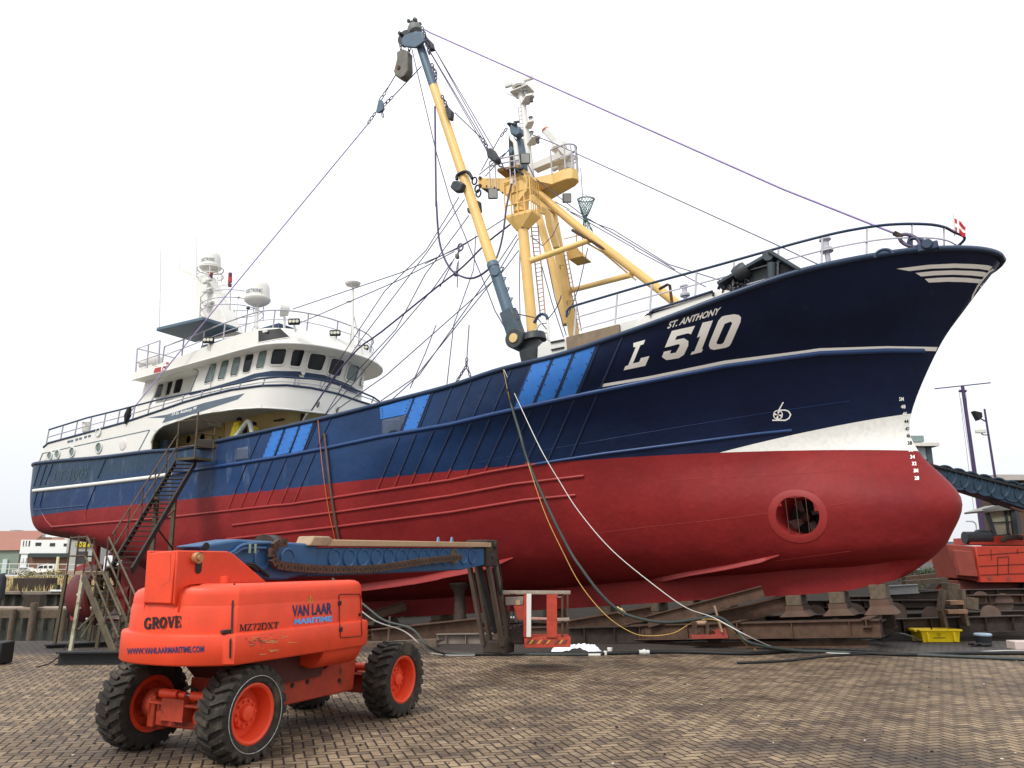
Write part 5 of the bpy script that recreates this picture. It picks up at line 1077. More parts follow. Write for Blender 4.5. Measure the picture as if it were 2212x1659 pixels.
# ================================================================== ground, water, far bank
def tree_nodes(name):
    m = bpy.data.materials.new(name); m.use_nodes = True; t = m.node_tree; t.nodes.clear()
    out = _n(t, 'ShaderNodeOutputMaterial'); p = _n(t, 'ShaderNodeBsdfPrincipled'); t.links.new(p.outputs[0], out.inputs[0]); return m, t, p
class NT_:
    def __init__(s, t): s.t = t
    def m(s, op, a, b=None, c=None):
        n = _n(s.t, 'ShaderNodeMath', operation=op)
        for i, q in enumerate((a, b, c)):
            if q is None: continue
            if isinstance(q, (int, float)): n.inputs[i].default_value = q
            else: s.t.links.new(q, n.inputs[i])
        return n.outputs[0]
    def noise(s, vec, scale, detail=6, rough=.6):
        n = _n(s.t, 'ShaderNodeTexNoise'); n.inputs['Scale'].default_value = scale; n.inputs['Detail'].default_value = detail; n.inputs['Roughness'].default_value = rough; s.t.links.new(vec, n.inputs['Vector']); return n.outputs[0]
    def ramp(s, x, a, b, c=0., d=1.):
        n = _n(s.t, 'ShaderNodeMapRange'); s.t.links.new(x, n.inputs[0])
        for i, q in enumerate((a, b, c, d)): n.inputs[i+1].default_value = q
        return n.outputs[0]
    def mix(s, f, a, b, mode='MIX'):
        n = _n(s.t, 'ShaderNodeMixRGB', blend_type=mode)
        for i, q in enumerate((f, a, b)):
            if isinstance(q, tuple): n.inputs[i].default_value = (*q, 1)
            elif isinstance(q, float): n.inputs[i].default_value = q
            else: s.t.links.new(q, n.inputs[i])
        return n.outputs[0]
def brick_material():
    m, t, p = tree_nodes('herringbone_brick'); N = NT_(t); M = N.m; L = t.links.new
    tc = _n(t, 'ShaderNodeTexCoord'); wob = _n(t, 'ShaderNodeTexNoise'); wob.inputs['Scale'].default_value = 1.1; wob.inputs['Detail'].default_value = 3; L(tc.outputs['Object'], wob.inputs['Vector'])
    w2 = _n(t, 'ShaderNodeVectorMath', operation='MULTIPLY_ADD'); L(wob.outputs['Color'], w2.inputs[0]); w2.inputs[1].default_value = (.05, .05, 0); L(tc.outputs['Object'], w2.inputs[2])
    mp = _n(t, 'ShaderNodeMapping'); mp.inputs['Rotation'].default_value = (0, 0, math.radians(-17)); mp.inputs['Scale'].default_value = (7.8, 7.8, 1); L(w2.outputs[0], mp.inputs[0])
    sx = _n(t, 'ShaderNodeSeparateXYZ'); L(mp.outputs[0], sx.inputs[0]); x, y = sx.outputs[0], sx.outputs[1]
    i, j = M('FLOOR', x), M('FLOOR', y); fx, fy = M('SUBTRACT', x, i), M('SUBTRACT', y, j)
    k = M('FLOORED_MODULO', M('SUBTRACT', i, j), 4.); H = M('LESS_THAN', k, 1.5); V = M('SUBTRACT', 1., H)
    k1 = M('COMPARE', k, 1., .1); k2 = M('COMPARE', k, 2., .1)
    lx = M('ADD', fx, M('MULTIPLY', H, k1)); ly = M('ADD', fy, M('MULTIPLY', V, k2))
    wx = M('ADD', 1., H); wy = M('ADD', 1., V)
    ex = M('MINIMUM', lx, M('SUBTRACT', wx, lx)); ey = M('MINIMUM', ly, M('SUBTRACT', wy, ly)); e = M('MINIMUM', ex, ey)
    bi = M('SUBTRACT', i, M('MULTIPLY', H, k1)); bj = M('SUBTRACT', j, M('MULTIPLY', V, k2))
    cv = _n(t, 'ShaderNodeCombineXYZ'); L(bi, cv.inputs[0]); L(bj, cv.inputs[1]); L(H, cv.inputs[2])
    wn = _n(t, 'ShaderNodeTexWhiteNoise'); L(cv.outputs[0], wn.inputs['Vector']); rnd = wn.outputs['Value']
    big = N.noise(tc.outputs['Object'], .30, 5, .6); mid = N.noise(tc.outputs['Object'], 1.3, 8, .7); fine = N.noise(tc.outputs['Object'], 22., 6, .7); patch = N.noise(tc.outputs['Object'], .62, 7, .65)
    c = N.mix(rnd, (.160, .112, .068), (.290, .212, .134))
    c = N.mix(N.ramp(rnd, .90, .94), c, (.12, .085, .062))
    c = N.mix(1., c, N.ramp(fine, .25, .75, .68, 1.3), 'MULTIPLY'); c = N.mix(1., c, N.ramp(big, .3, .7, 1.22, .8), 'MULTIPLY')
    c = N.mix(N.ramp(mid, .46, .66, 0., .88), c, (.055, .038, .026))
    c = N.mix(N.ramp(big, .52, .70, 0., .55), c, (.055, .043, .034))
    c = N.mix(N.ramp(patch, .66, .73, 0., .92), c, (.026, .021, .02))
    sy = _n(t, 'ShaderNodeSeparateXYZ'); L(tc.outputs['Object'], sy.inputs[0])
    edge = M('ADD', sy.outputs[1], M('MULTIPLY', mid, 2.4)); c = N.mix(N.ramp(edge, 21.5, 22.9, 0., .9), c, (.048, .042, .038))   # dirt and asphalt by the slip
    cage_shadow = M('ADD', M('POWER', M('ABSOLUTE', M('DIVIDE', M('SUBTRACT', sy.outputs[0], .66), 1.0)), 2.), M('POWER', M('ABSOLUTE', M('DIVIDE', M('SUBTRACT', sy.outputs[1], 18.6), .55)), 2.))
    c = N.mix(N.ramp(M('ADD', cage_shadow, M('MULTIPLY', mid, .9)), .5, 1.25, .85, 0.), c, (.018, .015, .013))     # shadow beneath the cage, painted into the brick colour
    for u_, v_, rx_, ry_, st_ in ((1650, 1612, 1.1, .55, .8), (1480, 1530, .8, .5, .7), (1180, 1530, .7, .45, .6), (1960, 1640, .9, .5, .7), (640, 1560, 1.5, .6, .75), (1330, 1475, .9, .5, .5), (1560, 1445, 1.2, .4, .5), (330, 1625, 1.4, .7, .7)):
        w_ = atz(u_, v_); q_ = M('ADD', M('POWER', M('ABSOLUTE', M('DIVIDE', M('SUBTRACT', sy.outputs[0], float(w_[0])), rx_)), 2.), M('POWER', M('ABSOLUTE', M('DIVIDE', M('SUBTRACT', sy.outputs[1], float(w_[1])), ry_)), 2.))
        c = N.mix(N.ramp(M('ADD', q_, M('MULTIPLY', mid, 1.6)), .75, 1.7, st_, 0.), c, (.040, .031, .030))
    jm = N.ramp(M('ADD', e, M('MULTIPLY', M('SUBTRACT', fine, .5), .12)), .05, .12)
    c = N.mix(jm, (.014, .010, .009), c); L(c, p.inputs['Base Color'])
    L(N.ramp(mid, .45, .7, .82, .5), p.inputs['Roughness']); p.inputs['Specular IOR Level'].default_value = .3
    hgt = M('ADD', M('MULTIPLY', N.ramp(e, .02, .16), 1.), M('ADD', M('MULTIPLY', rnd, .5), M('MULTIPLY', fine, .35)))
    b = _n(t, 'ShaderNodeBump'); b.inputs['Strength'].default_value = .9; b.inputs['Distance'].default_value = .014; L(hgt, b.inputs['Height']); L(b.outputs[0], p.inputs['Normal'])
    return m
YE = 24.4
mb = MB(); xs = [-70]+list(np.linspace(-24, 30, 28))+[120]; ys = [-30]+list(np.linspace(2, YE, 14))
mb.grid([[(x, y, 0) for x in xs] for y in ys]); structure(mb.build('yard_paving', brick_material(), None, smooth=0))
mb = MB(); mb.box((-45.9, YE-.02, -1.8), (48, .3, 3.52)); structure(mb.build('quay_edge', mat('quay_concrete', (.13, .12, .11), .8, var=.3, bump=.3), None, smooth=0))
# slip ground: falls with the ship's rails to the left and under water, level to the right
def slip_z(x, y):
    q = sl([x, y, 0]); zz = .36*math.cos(TAU)+math.tan(TAU)*q[0]+.0
    zz = min(zz, .06 if y < 26 else .38); k = min(1, max(0, (y-YE)/1.0)); return min(zz, -.06+(zz+.06)*k) if zz > -.06 else zz
mb = MB(); xs = [-260, -120, -70]+list(np.linspace(-50, 40, 61))+[60, 120, 300, 900]; ys = list(np.linspace(YE, 33, 15))+list(np.linspace(35, 60, 12))+[62, 200, 900]
def gz(x, y):
    z = slip_z(x, y)
    if x < -24: z = max(z, -4)-min(2.5, (-24-x)*.35)
    if y >= 62 and x < -12: z = -5
    return max(z, -5)
mb.grid([[(x, y, gz(x, y)) for x in xs] for y in ys]); structure(mb.build('slip_ground', mat('slip_mud', (.022, .018, .015), .95, spec=.05, var=.5, scale=1.5, dirt=(.05, .042, .035), damt=.1, dscale=.8, bump=.6, bscale=9), None, smooth=50))
m, t, p = tree_nodes('harbour_water'); p.inputs['Base Color'].default_value = (.03, .035, .03, 1); p.inputs['Roughness'].default_value = .08; N = NT_(t); tc = _n(t, 'ShaderNodeTexCoord'); mp = _n(t, 'ShaderNodeMapping'); mp.inputs['Scale'].default_value = (.5, 1.2, 1); t.links.new(tc.outputs['Object'], mp.inputs[0])
b = _n(t, 'ShaderNodeBump'); b.inputs['Strength'].default_value = .5; b.inputs['Distance'].default_value = .12; t.links.new(N.noise(mp.outputs[0], 1.6, 5), b.inputs['Height']); t.links.new(b.outputs[0], p.inputs['Normal'])
mb = MB(); mb.grid([[(-300, YE+.2, -2.7), (-2, YE+.2, -2.7)], [(-300, 62, -2.7), (-2, 62, -2.7)]]); structure(mb.build('harbour_water', m, None, smooth=0))
# sheet pile wall of the far quay
FW = 62.
mb = MB(); rows = ([], [])
for k in range(0, 420):
    x = -90+k*.2; d = (0, .0, .28, .28)[k % 4]; rows[0].append((x, FW+d, -3.4)); rows[1].append((x, FW+d, -.12))
mb.grid(rows); SP = mb.build('sheet_pile_wall', mat('weedy_sheet_pile', (.055, .05, .038), .85, var=.4, scale=2, dirt=(.04, .055, .025), damt=.3, dscale=1), None, smooth=0)
tag(SP, 'dark weedy corrugated sheet pile wall of the far quay behind the jetty', 'quay wall')
mb = MB(); mb.box((-48, FW+.1, .02), (86, .9, .22)); mb.build('capping_beam', mat('capping', (.17, .14, .11), .8, var=.3), SP, bevel=.03)
mb = MB(); mb.box((-48, FW-.25, -1.1), (86, .22, .3)); mb.build('fender_beam', M_wood, SP)
for x in np.arange(-66, -28, 6.5): mb = MB(); mb.cyl((x, FW-.45, -3.4), (x, FW-.45, .4), .17, n=10); mb.build('fender_pile', M_wood, SP)
mb = MB(); xs = list(np.linspace(-200, -6, 60)); ys = list(np.linspace(FW+.4, 150, 30)); random.seed(2)
mb.grid([[(x, y, .05+.35*math.sin(x*.11+y*.05)*min(1, (y-FW)/12)+.25*math.sin(x*.37+1)*min(1, (y-FW)/8)) for x in xs] for y in ys])
structure(mb.build('grass_bank', mat('dry_grass_ground', (.30, .23, .10), .95, var=.35, scale=.6, dirt=(.10, .10, .04), damt=.2, dscale=.25), None, smooth=60))
mb = MB(); mb.grid([[(-420, 150, .05), (-4, 150, .05)], [(-420, 420, .05), (-4, 420, .05)]]); structure(mb.build('far_road', mat('far_asphalt', (.13, .13, .13), .9, var=.2), None, smooth=0))
mb = MB(); random.seed(7)
for k in range(5200):
    y = FW+.9+random.random()**1.7*62; x = -y*.66+random.uniform(0, .37*y); zb = .05+.35*math.sin(x*.11+y*.05)*min(1, (y-FW)/12)+.25*math.sin(x*.37+1)*min(1, (y-FW)/8); h = random.uniform(.25, .75); a = random.uniform(-.35, .35); w = random.uniform(.05, .13)
    mb.add([(x-w, y, zb-.1), (x+w, y, zb-.1), (x+a*h+random.uniform(-.1, .1), y+random.uniform(-.2, .2), zb+h)], [(0, 1, 2)], random.choice((0, 0, 1, 2)))
stuff(mb.build('tall_grass', [mat('straw', (.45, .35, .16), .9, var=.3), mat('olive_grass', (.15, .15, .06), .9, var=.3), mat('brown_grass', (.18, .12, .06), .9, var=.3)], None, smooth=0, recalc=False))
# scrub on the bank
def bush(name, c, r, label, cols, n=700, seed=1, group=None, leaf=.28):
    random.seed(seed); mb = MB(); c = np.array(c, float)
    clumps = [np.array([random.uniform(-r[0], r[0]), random.uniform(-r[1], r[1]), random.uniform(.15, 1)*r[2]]) for _ in range(14)]
    for k in range(n):
        q = random.choice(clumps); d = np.array([random.gauss(0, 1), random.gauss(0, 1), random.gauss(0, .9)]); p = c+q+d*np.array([r[0], r[1], r[2]])*.2
        if p[2] < c[2]: continue
        u = np.array([random.gauss(0, 1), random.gauss(0, 1), random.gauss(0, 1)]); u /= np.linalg.norm(u); w = np.cross(u, [random.gauss(0, 1), random.gauss(0, 1), 1.]); w /= np.linalg.norm(w); s = leaf*random.uniform(.5, 1.1)
        mb.add([p-u*s*.5, p+w*s*.3, p+u*s*.5, p-w*s*.3], [(0, 1, 2, 3)], random.randrange(len(cols)))
    o = mb.build(name, cols, None, smooth=0, recalc=False)
    for k in range(0): pass
    return tag(o, label, 'bush', group)
G1, G2, G3 = mat('leaf_dark', (.03, .055, .018), .7, var=.3), mat('leaf_mid', (.055, .085, .025), .7, var=.3), mat('leaf_olive', (.09, .085, .035), .8, var=.3)
a = aty(100, 1233, 100); bush('scrub_bush', (a[0], 100, .2), (3.2, 2, 1.0), 'olive scrub on the dry bank in front of the parked cars', [G2, G3, mat('straw', (.3, .2, .1))], 900, 3)
# ------------------------------------------------------------------ far left buildings (about 160 m away)
M_clad = mat('white_cladding', (.72, .73, .72), .5, var=.04); M_redroof = mat('red_tin_roof', (.26, .11, .075), .7, var=.15, dirt=(.4, .25, .17), damt=.0, dscale=.15, streak=2)
M_green = mat('green_wall', (.20, .24, .19), .8, var=.1); M_brickfar = mat('far_brick', (.19, .10, .07), .9, var=.15); M_greyfar = mat('far_grey_render', (.33, .34, .33), .8, var=.06); M_dkwin = mat('far_window', (.03, .035, .04), .2)
def wbox(u0, u1, v0, v1, Y, depth, mb=None, mi=0):
    a = aty(u0, v1, Y); b = aty(u1, v0, Y); mb = mb or MB(); mb.box(((a[0]+b[0])/2, Y+depth/2, (a[2]+b[2])/2), (abs(b[0]-a[0]), depth, abs(b[2]-a[2])), None, mi); return mb
def wall_building(name, label, u0, u1, v0, Y, depth, m, wins, roof=None, v1=1241, cat='building'):
    c = aty((u0+u1)/2, v1, Y); t = thing(name, label, cat, (c[0], Y, 0)); Mi = np.array([c[0], Y, 0])
    def put(nm, mm, mb, par=t, **k): mb.v = [tuple(np.array(p)-Mi) for p in mb.v]; return mb.build(nm, mm, par, smooth=0, **k)
    put('wall', m, wbox(u0, u1, v0, v1, Y, depth))
    for (a, b, c_, d) in wins: put('window', M_dkwin, wbox(a, b, c_, d, Y-.08, .3))
    return t, put
t, put = wall_building('warehouse', 'long warehouse with rust red tin roof and green grey walls across the water', -60, 43, 1187, 165, 22, M_green, [], cat='warehouse')
mb = MB(); A_ = [aty(-70, 1190, 164.5), aty(46, 1188, 164.5), aty(46, 1188, 187), aty(-70, 1190, 187)]; r0, r1 = aty(-70, 1148, 176), aty(103, 1146, 176)
P = [A_[0], A_[1], r1, r0]; mb.add(P, [(0, 1, 2, 3)]); mb.add([A_[1], np.array([A_[1][0]+9, 176, A_[1][2]]), r1], [(0, 1, 2)]); mb.add([A_[3], A_[2], r1, r0], [(0, 1, 2, 3)]); put('roof', M_redroof, mb)
mb = MB(); g0, g1, g2 = aty(45, 1188, 165), aty(103, 1147, 170), aty(112, 1172, 170); mb.prism([g0, g1, g2, aty(112, 1200, 170)], (0, .5, 0)); put('gable', M_brickfar, mb)
put('door', mat('pale_door', (.45, .55, .52), .6), wbox(2, 16, 1208, 1238, 164.6, .4))
t, put = wall_building('office_block', 'white clad office over a brick ground floor across the water', 42, 146, 1166, 158, 14, M_clad, [(49, 52, 1168, 1180), (55, 58, 1168, 1180), (61, 65, 1168, 1180), (76, 89, 1172, 1179), (107, 119, 1173, 1180), (137, 144, 1174, 1180)], v1=1196)
put('ground_floor', M_brickfar, wbox(58, 146, 1203, 1241, 158.5, 13)); put('ground_floor', M_clad, wbox(40, 60, 1197, 1241, 158.2, 13)); put('dark_band', mat('green_band', (.03, .05, .045), .6), wbox(62, 146, 1195, 1204, 157.6, 1)); put('roof_hall', M_clad, wbox(98, 140, 1154, 1160, 160, 8)); put('roof_hall', M_greyfar, wbox(92, 96, 1135, 1160, 160, 1))
put('door', M_dkwin, wbox(110, 124, 1212, 1238, 158, .4)); put('window', M_clad, wbox(44, 50, 1205, 1214, 158, .3)); put('window', M_clad, wbox(52, 57, 1205, 1214, 158, .3))
t, put = wall_building('shop_building', 'pale grey shed with a black and yellow shop sign behind the stern', 143, 222, 1163, 150, 12, M_greyfar, [(162, 190, 1191, 1218), (166, 190, 1222, 1240)])
put('roof_edge', M_clad, wbox(140, 224, 1160, 1165, 149.7, 13)); SG = put('shop_sign', M_text_k, wbox(163, 196, 1172, 1182, 149.7, .2))
vs, fs, w = text2d('PRO GEAR', bold=.03); a = aty(164.5, 1181, 149.55); b = aty(194, 1181, 149.55); k = (b[0]-a[0])/w; mb = MB(); mb.add([(a[0]+p[0]*k, 149.55, a[2]+p[1]*.78/.69) for p in vs], fs); put('sign_lettering', mat('sign_yellow', (.75, .6, .02), .5), mb)
# cars across the water
def car(name, label, uv, wpx, Y, col, van):
    a = aty(uv[0], uv[1], Y); s = wpx*Y/F/4.4; t = thing(name, label, 'van' if van else 'car', (a[0], Y, a[2]))
    W_ = .85
    prof = [(-2.2, .35), (-2.2, .85), (-2.05, 1.0), (-1.2, 1.08), (-.55, 1.75), (.2, 1.85), (2.15, 1.85), (2.2, 1.7), (2.2, .35)] if van else [(-2.1, .35), (-2.15, .7), (-1.95, .85), (-1.1, .98), (-.4, 1.42), (.3, 1.5), (1.3, 1.45), (1.95, 1.0), (2.1, .9), (2.1, .35)]
    mb = MB(); mb.prism([(x*s, -W_, z*s) for x, z in prof], (0, 2*W_, 0)); mb.build('body', col, t, bevel=.06)
    g = [[(-1.0, 1.12), (-.5, 1.66), (.15, 1.7), (.15, 1.12)], [(.3, 1.12), (.3, 1.7), (1.1, 1.7), (1.1, 1.12)], [(1.25, 1.12), (1.25, 1.7), (2., 1.68), (2., 1.12)]] if van else [[(-.95, 1.0), (-.35, 1.36), (.25, 1.42), (.25, 1.0)], [(.35, 1.0), (.35, 1.42), (1.2, 1.38), (1.6, 1.0)]]
    for q in g: mb = MB(); mb.prism([(x*s, -W_-.01, z*s) for x, z in q], (0, .03, 0)); mb.build('window', M_dkwin, t)
    for x in (-1.4, 1.35): mb = MB(); mb.cyl((x*s, -W_-.02, .33*s), (x*s, -W_+.25, .33*s), .33*s, n=16); o = mb.build('wheel', M_black, t); mb = MB(); mb.cyl((x*s, -W_-.03, .33*s), (x*s, -W_, .33*s), .19*s, n=12); mb.build('rim', M_grey_white, o)
    for q in ((-2.15, .75),): mb = MB(); mb.box((q[0]*s, -.5, q[1]*s), (.08, .3, .14)); mb.build('headlight', M_clad, t)
car('parked_car', 'small silver hatchback parked across the water', (51, 1240.5), 42, 148, mat('silver_car', (.42, .45, .47), .3), False)
car('parked_van', 'white delivery van parked across the water', (95, 1241), 48, 146, mat('white_car', (.75, .76, .76), .3), True)
mb = MB(); a = aty(0, 1218, 130); b = aty(165, 1219, 130); t = thing('chain_fence', 'thin wire fence with slim posts in front of the parked cars', 'fence', (a[0], 130, 0))
mb.tube([(0, 0, a[2]), (b[0]-a[0], 0, b[2])], .05, 5); mb.tube([(0, 0, a[2]-.8), (b[0]-a[0], 0, b[2]-.8)], .04, 5); mb.build('fence_wire', M_grey_white, t)
for k in range(9): mb = MB(); x = (b[0]-a[0])*k/8; mb.cyl((x, 0, .1), (x, 0, a[2]+.1), .06, n=6); mb.build('fence_post', M_grey_white, t)
a = aty(121, 1240, 128); t = tag(MB().cyl((a[0], 128, 0), (a[0], 128, 3.2), .2, n=10).build('marker_post', mat('pale_yellow_post', (.6, .56, .35), .6), None), 'pale yellow marker post beside the white van', 'post')
a = aty(63, 1146, 190); mb = MB(); mb.tube(catmull([(a[0], 190, 0), (a[0], 190, 8.6), (a[0]-1, 190, 9.6), (a[0]-3.4, 190, 9.8)], 5), .12, 8); t = thing('street_lamp', 'tall curved street lamp behind the red roofed warehouse', 'street lamp', (0, 0, 0)); mb.build('lamp_post', M_greyfar, t); mb = MB(); mb.box((a[0]-3.9, 190, 9.75), (1.1, .3, .18)); mb.build('lamp_head', M_greyfar, t)
# jetty in the water
JY = 47.; a = aty(20, 1315, JY); b = aty(285, 1319, JY+1); t = thing('timber_jetty', 'weathered timber jetty on piles in the harbour water', 'jetty', (a[0], JY, 0))
mb = MB(); mb.box(((b[0]-a[0])/2-1, .9, a[2]), (b[0]-a[0]+4, 1.5, .10)); mb.build('walkway', mat('wet_planks', (.26, .2, .15), .7, var=.3, scale=3), t); mb = MB(); mb.box(((b[0]-a[0])/2-1, .1, a[2]-.3), (b[0]-a[0]+4, .25, .42)); mb.build('edge_beam', M_wood, t)
for u, v0, r in ((75, 1302, .2), (140, 1316, .17), (30, 1316, .17), (205, 1316, .17), (255, 1318, .17)):
    q = aty(u, v0, JY-.2); mb = MB(); mb.cyl((q[0]-a[0], -.2, -4), (q[0]-a[0], -.2, q[2]), r, n=14); mb.build('timber_pile', M_wood, t)
a = aty(55, 1312, JY); mb = MB(); mb.box((a[0], JY+.8, a[2]+.35), (1.0, .5, .7)); mb.tube([(a[0]-.4, JY+.8, a[2]+.2), (a[0]-.9, JY+.8, a[2]+.9)], .06, 6); tag(mb.build('rusty_winch', M_rust_d, None, bevel=.05), 'small rusty winch standing on the timber jetty', 'winch')
a = aty(103, 1284, FW-2); mb = MB(); mb.box((a[0], FW-.2, .2), (1.5, .5, .12)); o = mb.build('mooring_cleat', M_clad, None); tag(o, 'white cleat with two dark posts on the far quay edge', 'cleat')
for d in (-.3, .3): mb = MB(); mb.cyl((a[0]+d, FW-.2, .2), (a[0]+d, FW-.2, .62), .13, n=10); mb.build('cleat_post', M_dark_cloth, o)
a = aty(15, 1272, 60.5); mb = MB(); mb.box((a[0], 64, .55), (2.6, 1.6, 1.1)); tag(mb.build('wharf_hut', M_rust_d, None, bevel=.05), 'low dark rusty box hut at the left end of the far quay', 'hut')
# mooring post at the left picture edge
a = atz(-30, 1438); t = thing('mooring_post', 'blue painted mooring post on a black steel box at the yard edge', 'mooring post', (a[0]-.05, a[1]+.3, 0))
mb = MB(); mb.box((0, 0, .25), (.62, .5, .48)); mb.build('steel_box', M_black, t, bevel=.03); mb = MB(); mb.cyl((-.16, 0, .48), (-.16, 0, 1.45), .12, n=14); mb.build('post', mat('post_blue', (.03, .10, .30), .5, var=.3, dirt=(.05, .05, .05), damt=.1), t); mb = MB(); mb.lathe([(.1, 0), (.19, .05), (.19, .5), (.13, .6), (.001, .62)], (-.16, 0, 1.4), (0, 0, 1), 14); mb.build('cap', M_darkgrey, t)
# ------------------------------------------------------------------ right hand background
t, put = wall_building('brick_workshop', 'brown brick workshop with flat concrete roof at the right edge', 2200, 2420, 1035, 52, 1.5, mat('brown_brick', (.085, .055, .04), .9, var=.25, scale=9), [(2160, 2195, 1070, 1160)], v1=1245, cat='workshop'); put('wall', mat('brown_brick', (.1, .06, .05)), wbox(2152, 2202, 1036, 1245, 52.3, 1.2)); put('flat_roof', mat('concrete_roof', (.42, .38, .34), .8, var=.1), wbox(2148, 2430, 1025, 1037, 51.5, 2.2))
t, put = wall_building('control_cabin', 'glazed harbour control cabin on a brick base seen past the bow', 1990, 2016, 1020, 85, 5, mat('red_brick_far', (.22, .10, .075), .9), [], v1=1215, cat='cabin')
put('roof_slab', mat('cream_slab', (.62, .6, .53), .7), wbox(1970, 2029, 956, 963, 84, 7)); put('window_band', mat('pale_glass', (.30, .36, .36), .15), wbox(1978, 2008, 966, 992, 84.8, 4)); put('corner_post', mat('dark_frame', (.05, .07, .08), .5), wbox(2008, 2012, 964, 1022, 84.6, 4.5)); put('spandrel', mat('pale_panel', (.5, .54, .53), .6), wbox(1978, 2008, 993, 1020, 84.9, 4)); put('roof_plant', mat('grey_green_box', (.17, .22, .21), .7), wbox(1966, 1995, 941, 954, 86, 3)); put('parapet', M_brickfar, wbox(1985, 2020, 1018, 1024, 84.4, 5))
t, put = wall_building('yellow_house', 'ochre yellow house with grey roof behind the hedge', 2005, 2034, 1195, 95, 8, mat('ochre_wall', (.5, .36, .14), .8, var=.1), [], v1=1232, cat='house'); put('roof', M_greyfar, wbox(2003, 2036, 1190, 1196, 94.6, 9))
t, put = wall_building('pale_house', 'pale grey house with white framed window behind the red crane', 2030, 2062, 1186, 90, 8, mat('stone_wall', (.36, .34, .32), .8, var=.1), [(2036, 2052, 1206, 1215)], v1=1232, cat='house'); put('roof', mat('slate_far', (.16, .19, .24), .7), wbox(2026, 2072, 1170, 1187, 89.6, 9)); put('window_frame', M_clad, wbox(2033, 2055, 1203, 1207, 89.7, .3)); put('window_frame', M_clad, wbox(2033, 2055, 1214, 1217, 89.7, .3))
a = aty(1995, 1237, 62); bush('hedge_bush', (a[0], 62, .3), (1.6, 1.2, 1.25), 'dark green bush left of the pale gap past the bulbous bow', [G1, G1, G2], 1500, 5, leaf=.22); a = aty(2035, 1237, 62); bush('hedge_bush', (a[0], 62, .3), (1.5, 1.2, 1.3), 'dark green bush right beside the red machine behind the bow', [G1, G2, G1], 1500, 6, leaf=.22)
a = aty(1960, 1262, 58); b = aty(2070, 1240, 58); mb = MB(); mb.bar((a[0], 58, a[2]+.3), (b[0]+3, 58, b[2]+.25), .5, .5); tag(mb.build('rusty_girder', M_rust, None), 'long rusty girder lying on the ground in front of the hedge', 'girder')
# purple mast, lamp post with camera, distant lamp
py = 48.; t = thing('pole_mast', 'tall dark purple pole with a thin cross arm behind the bulbous bow', 'mast', (0, 0, 0)); M_pole = mat('purple_pole', (.05, .028, .09), .6, var=.2)
a, b = [aty(*q, py) for q in Z('y7', 800, 1150, 645, 85)]; mb = MB(); mb.tube([a-np.array([0, 0, 2.2]), b], [.13, .10], 12); mb.build('pole', M_pole, t); a, b = [aty(*q, py) for q in Z('y7', 440, 101, 852, 57)]; mb = MB(); mb.tube([a, b], .035, 8); mb.build('cross_arm', M_pole, t)
for q in ((620, 120, 730, 1000), (632, 170, 720, 730), (670, 130, 720, 700)): a, b = [aty(*p, py-.1) for p in Z('y7', *q)]; mb = MB(); mb.tube([a, b], .012, 5); mb.build('halyard', M_wire, t)
for X in (628, 665): p = aty(*Z('y7', X, 118)[0], py); mb = MB(); mb.lathe([(.02, -.12), (.1, 0), (.02, .12)], p, (1, 0, .3), 10); mb.build('pulley', M_pole, t)
py = 44.; t = thing('lamp_post', 'slim purple post carrying a tilted floodlight and a camera above the brick workshop', 'lamp post', (0, 0, 0)); a, b = [aty(*q, py) for q in Z('y7', 885, 745, 807, 250)]; mb = MB(); mb.tube([a-np.array([0, 0, .4]), b], [.07, .055], 10); mb.build('post', M_pole, t)
p = aty(*Z('y7', 765, 295)[0], py); mb = MB(); x = np.array([.5, -.3, -.8]); x /= np.linalg.norm(x); mb.prism([aty(*q, py-.2) for q in Z('y7', 732, 262, 790, 275, 795, 310, 770, 333)], (0, .4, 0)); mb.build('floodlight', M_dark_cloth, t, bevel=.02); a, b = [aty(*q, py) for q in Z('y7', 775, 320, 818, 343)]; mb = MB(); mb.bar(a, b, .06); mb.build('bracket', M_pole, t)
p = aty(*Z('y7', 778, 415)[0], py); mb = MB(); mb.box(p, (.55, .2, .2)); mb.build('camera', M_grey_white, t, bevel=.02); mb = MB(); mb.tube(catmull([aty(*q, py) for q in Z('y7', 780, 420, 795, 440, 830, 442)], 4), .03, 6); mb.build('camera_arm', M_pole, t)
t = thing('street_lamp', 'small pale street lamp far behind the red machine', 'street lamp', (0, 0, 0)); mb = MB(); mb.tube(catmull([aty(*q, 110) for q in Z('y7', 752, 1195, 745, 1110, 730, 1085, 705, 1080)], 4), .09, 7); mb.build('lamp_post', M_greyfar, t); a = aty(*Z('y7', 697, 1080)[0], 110); mb = MB(); mb.box(a, (.9, .25, .16)); mb.build('lamp_head', M_greyfar, t)
# ================================================================== the boom lift in the foreground
LD = np.array([.441, .897, 0]); LD /= np.linalg.norm(LD); LL = np.array([LD[1], -LD[0], 0]); LORG = np.array([-3.006, 9.854, 0.])
LMAT = np.stack([LD, LL, UZ], 1); LCAM = LMAT.T@(CAM-LORG)
ML = Matrix(((LD[0], LL[0], 0, LORG[0]), (LD[1], LL[1], 0, LORG[1]), (0, 0, -1, 0), (0, 0, 0, 1)))
ML = Matrix(((LD[0], -LL[0], 0, LORG[0]), (LD[1], -LL[1], 0, LORG[1]), (0, 0, 1, 0), (0, 0, 0, 1)))   # local x forward, y = -q
LIFT = thing('boom_lift', 'orange red self propelled boom lift with knobbly tyres in the foreground', 'boom lift', M=ML)
def LP(p, q, z): return np.array([p, -q, z])
def Lq(u, v, q):
    d = LMAT.T@ray(u, v); r = LCAM+d*((q-LCAM[1])/d[1]); return LP(r[0], r[1], r[2])
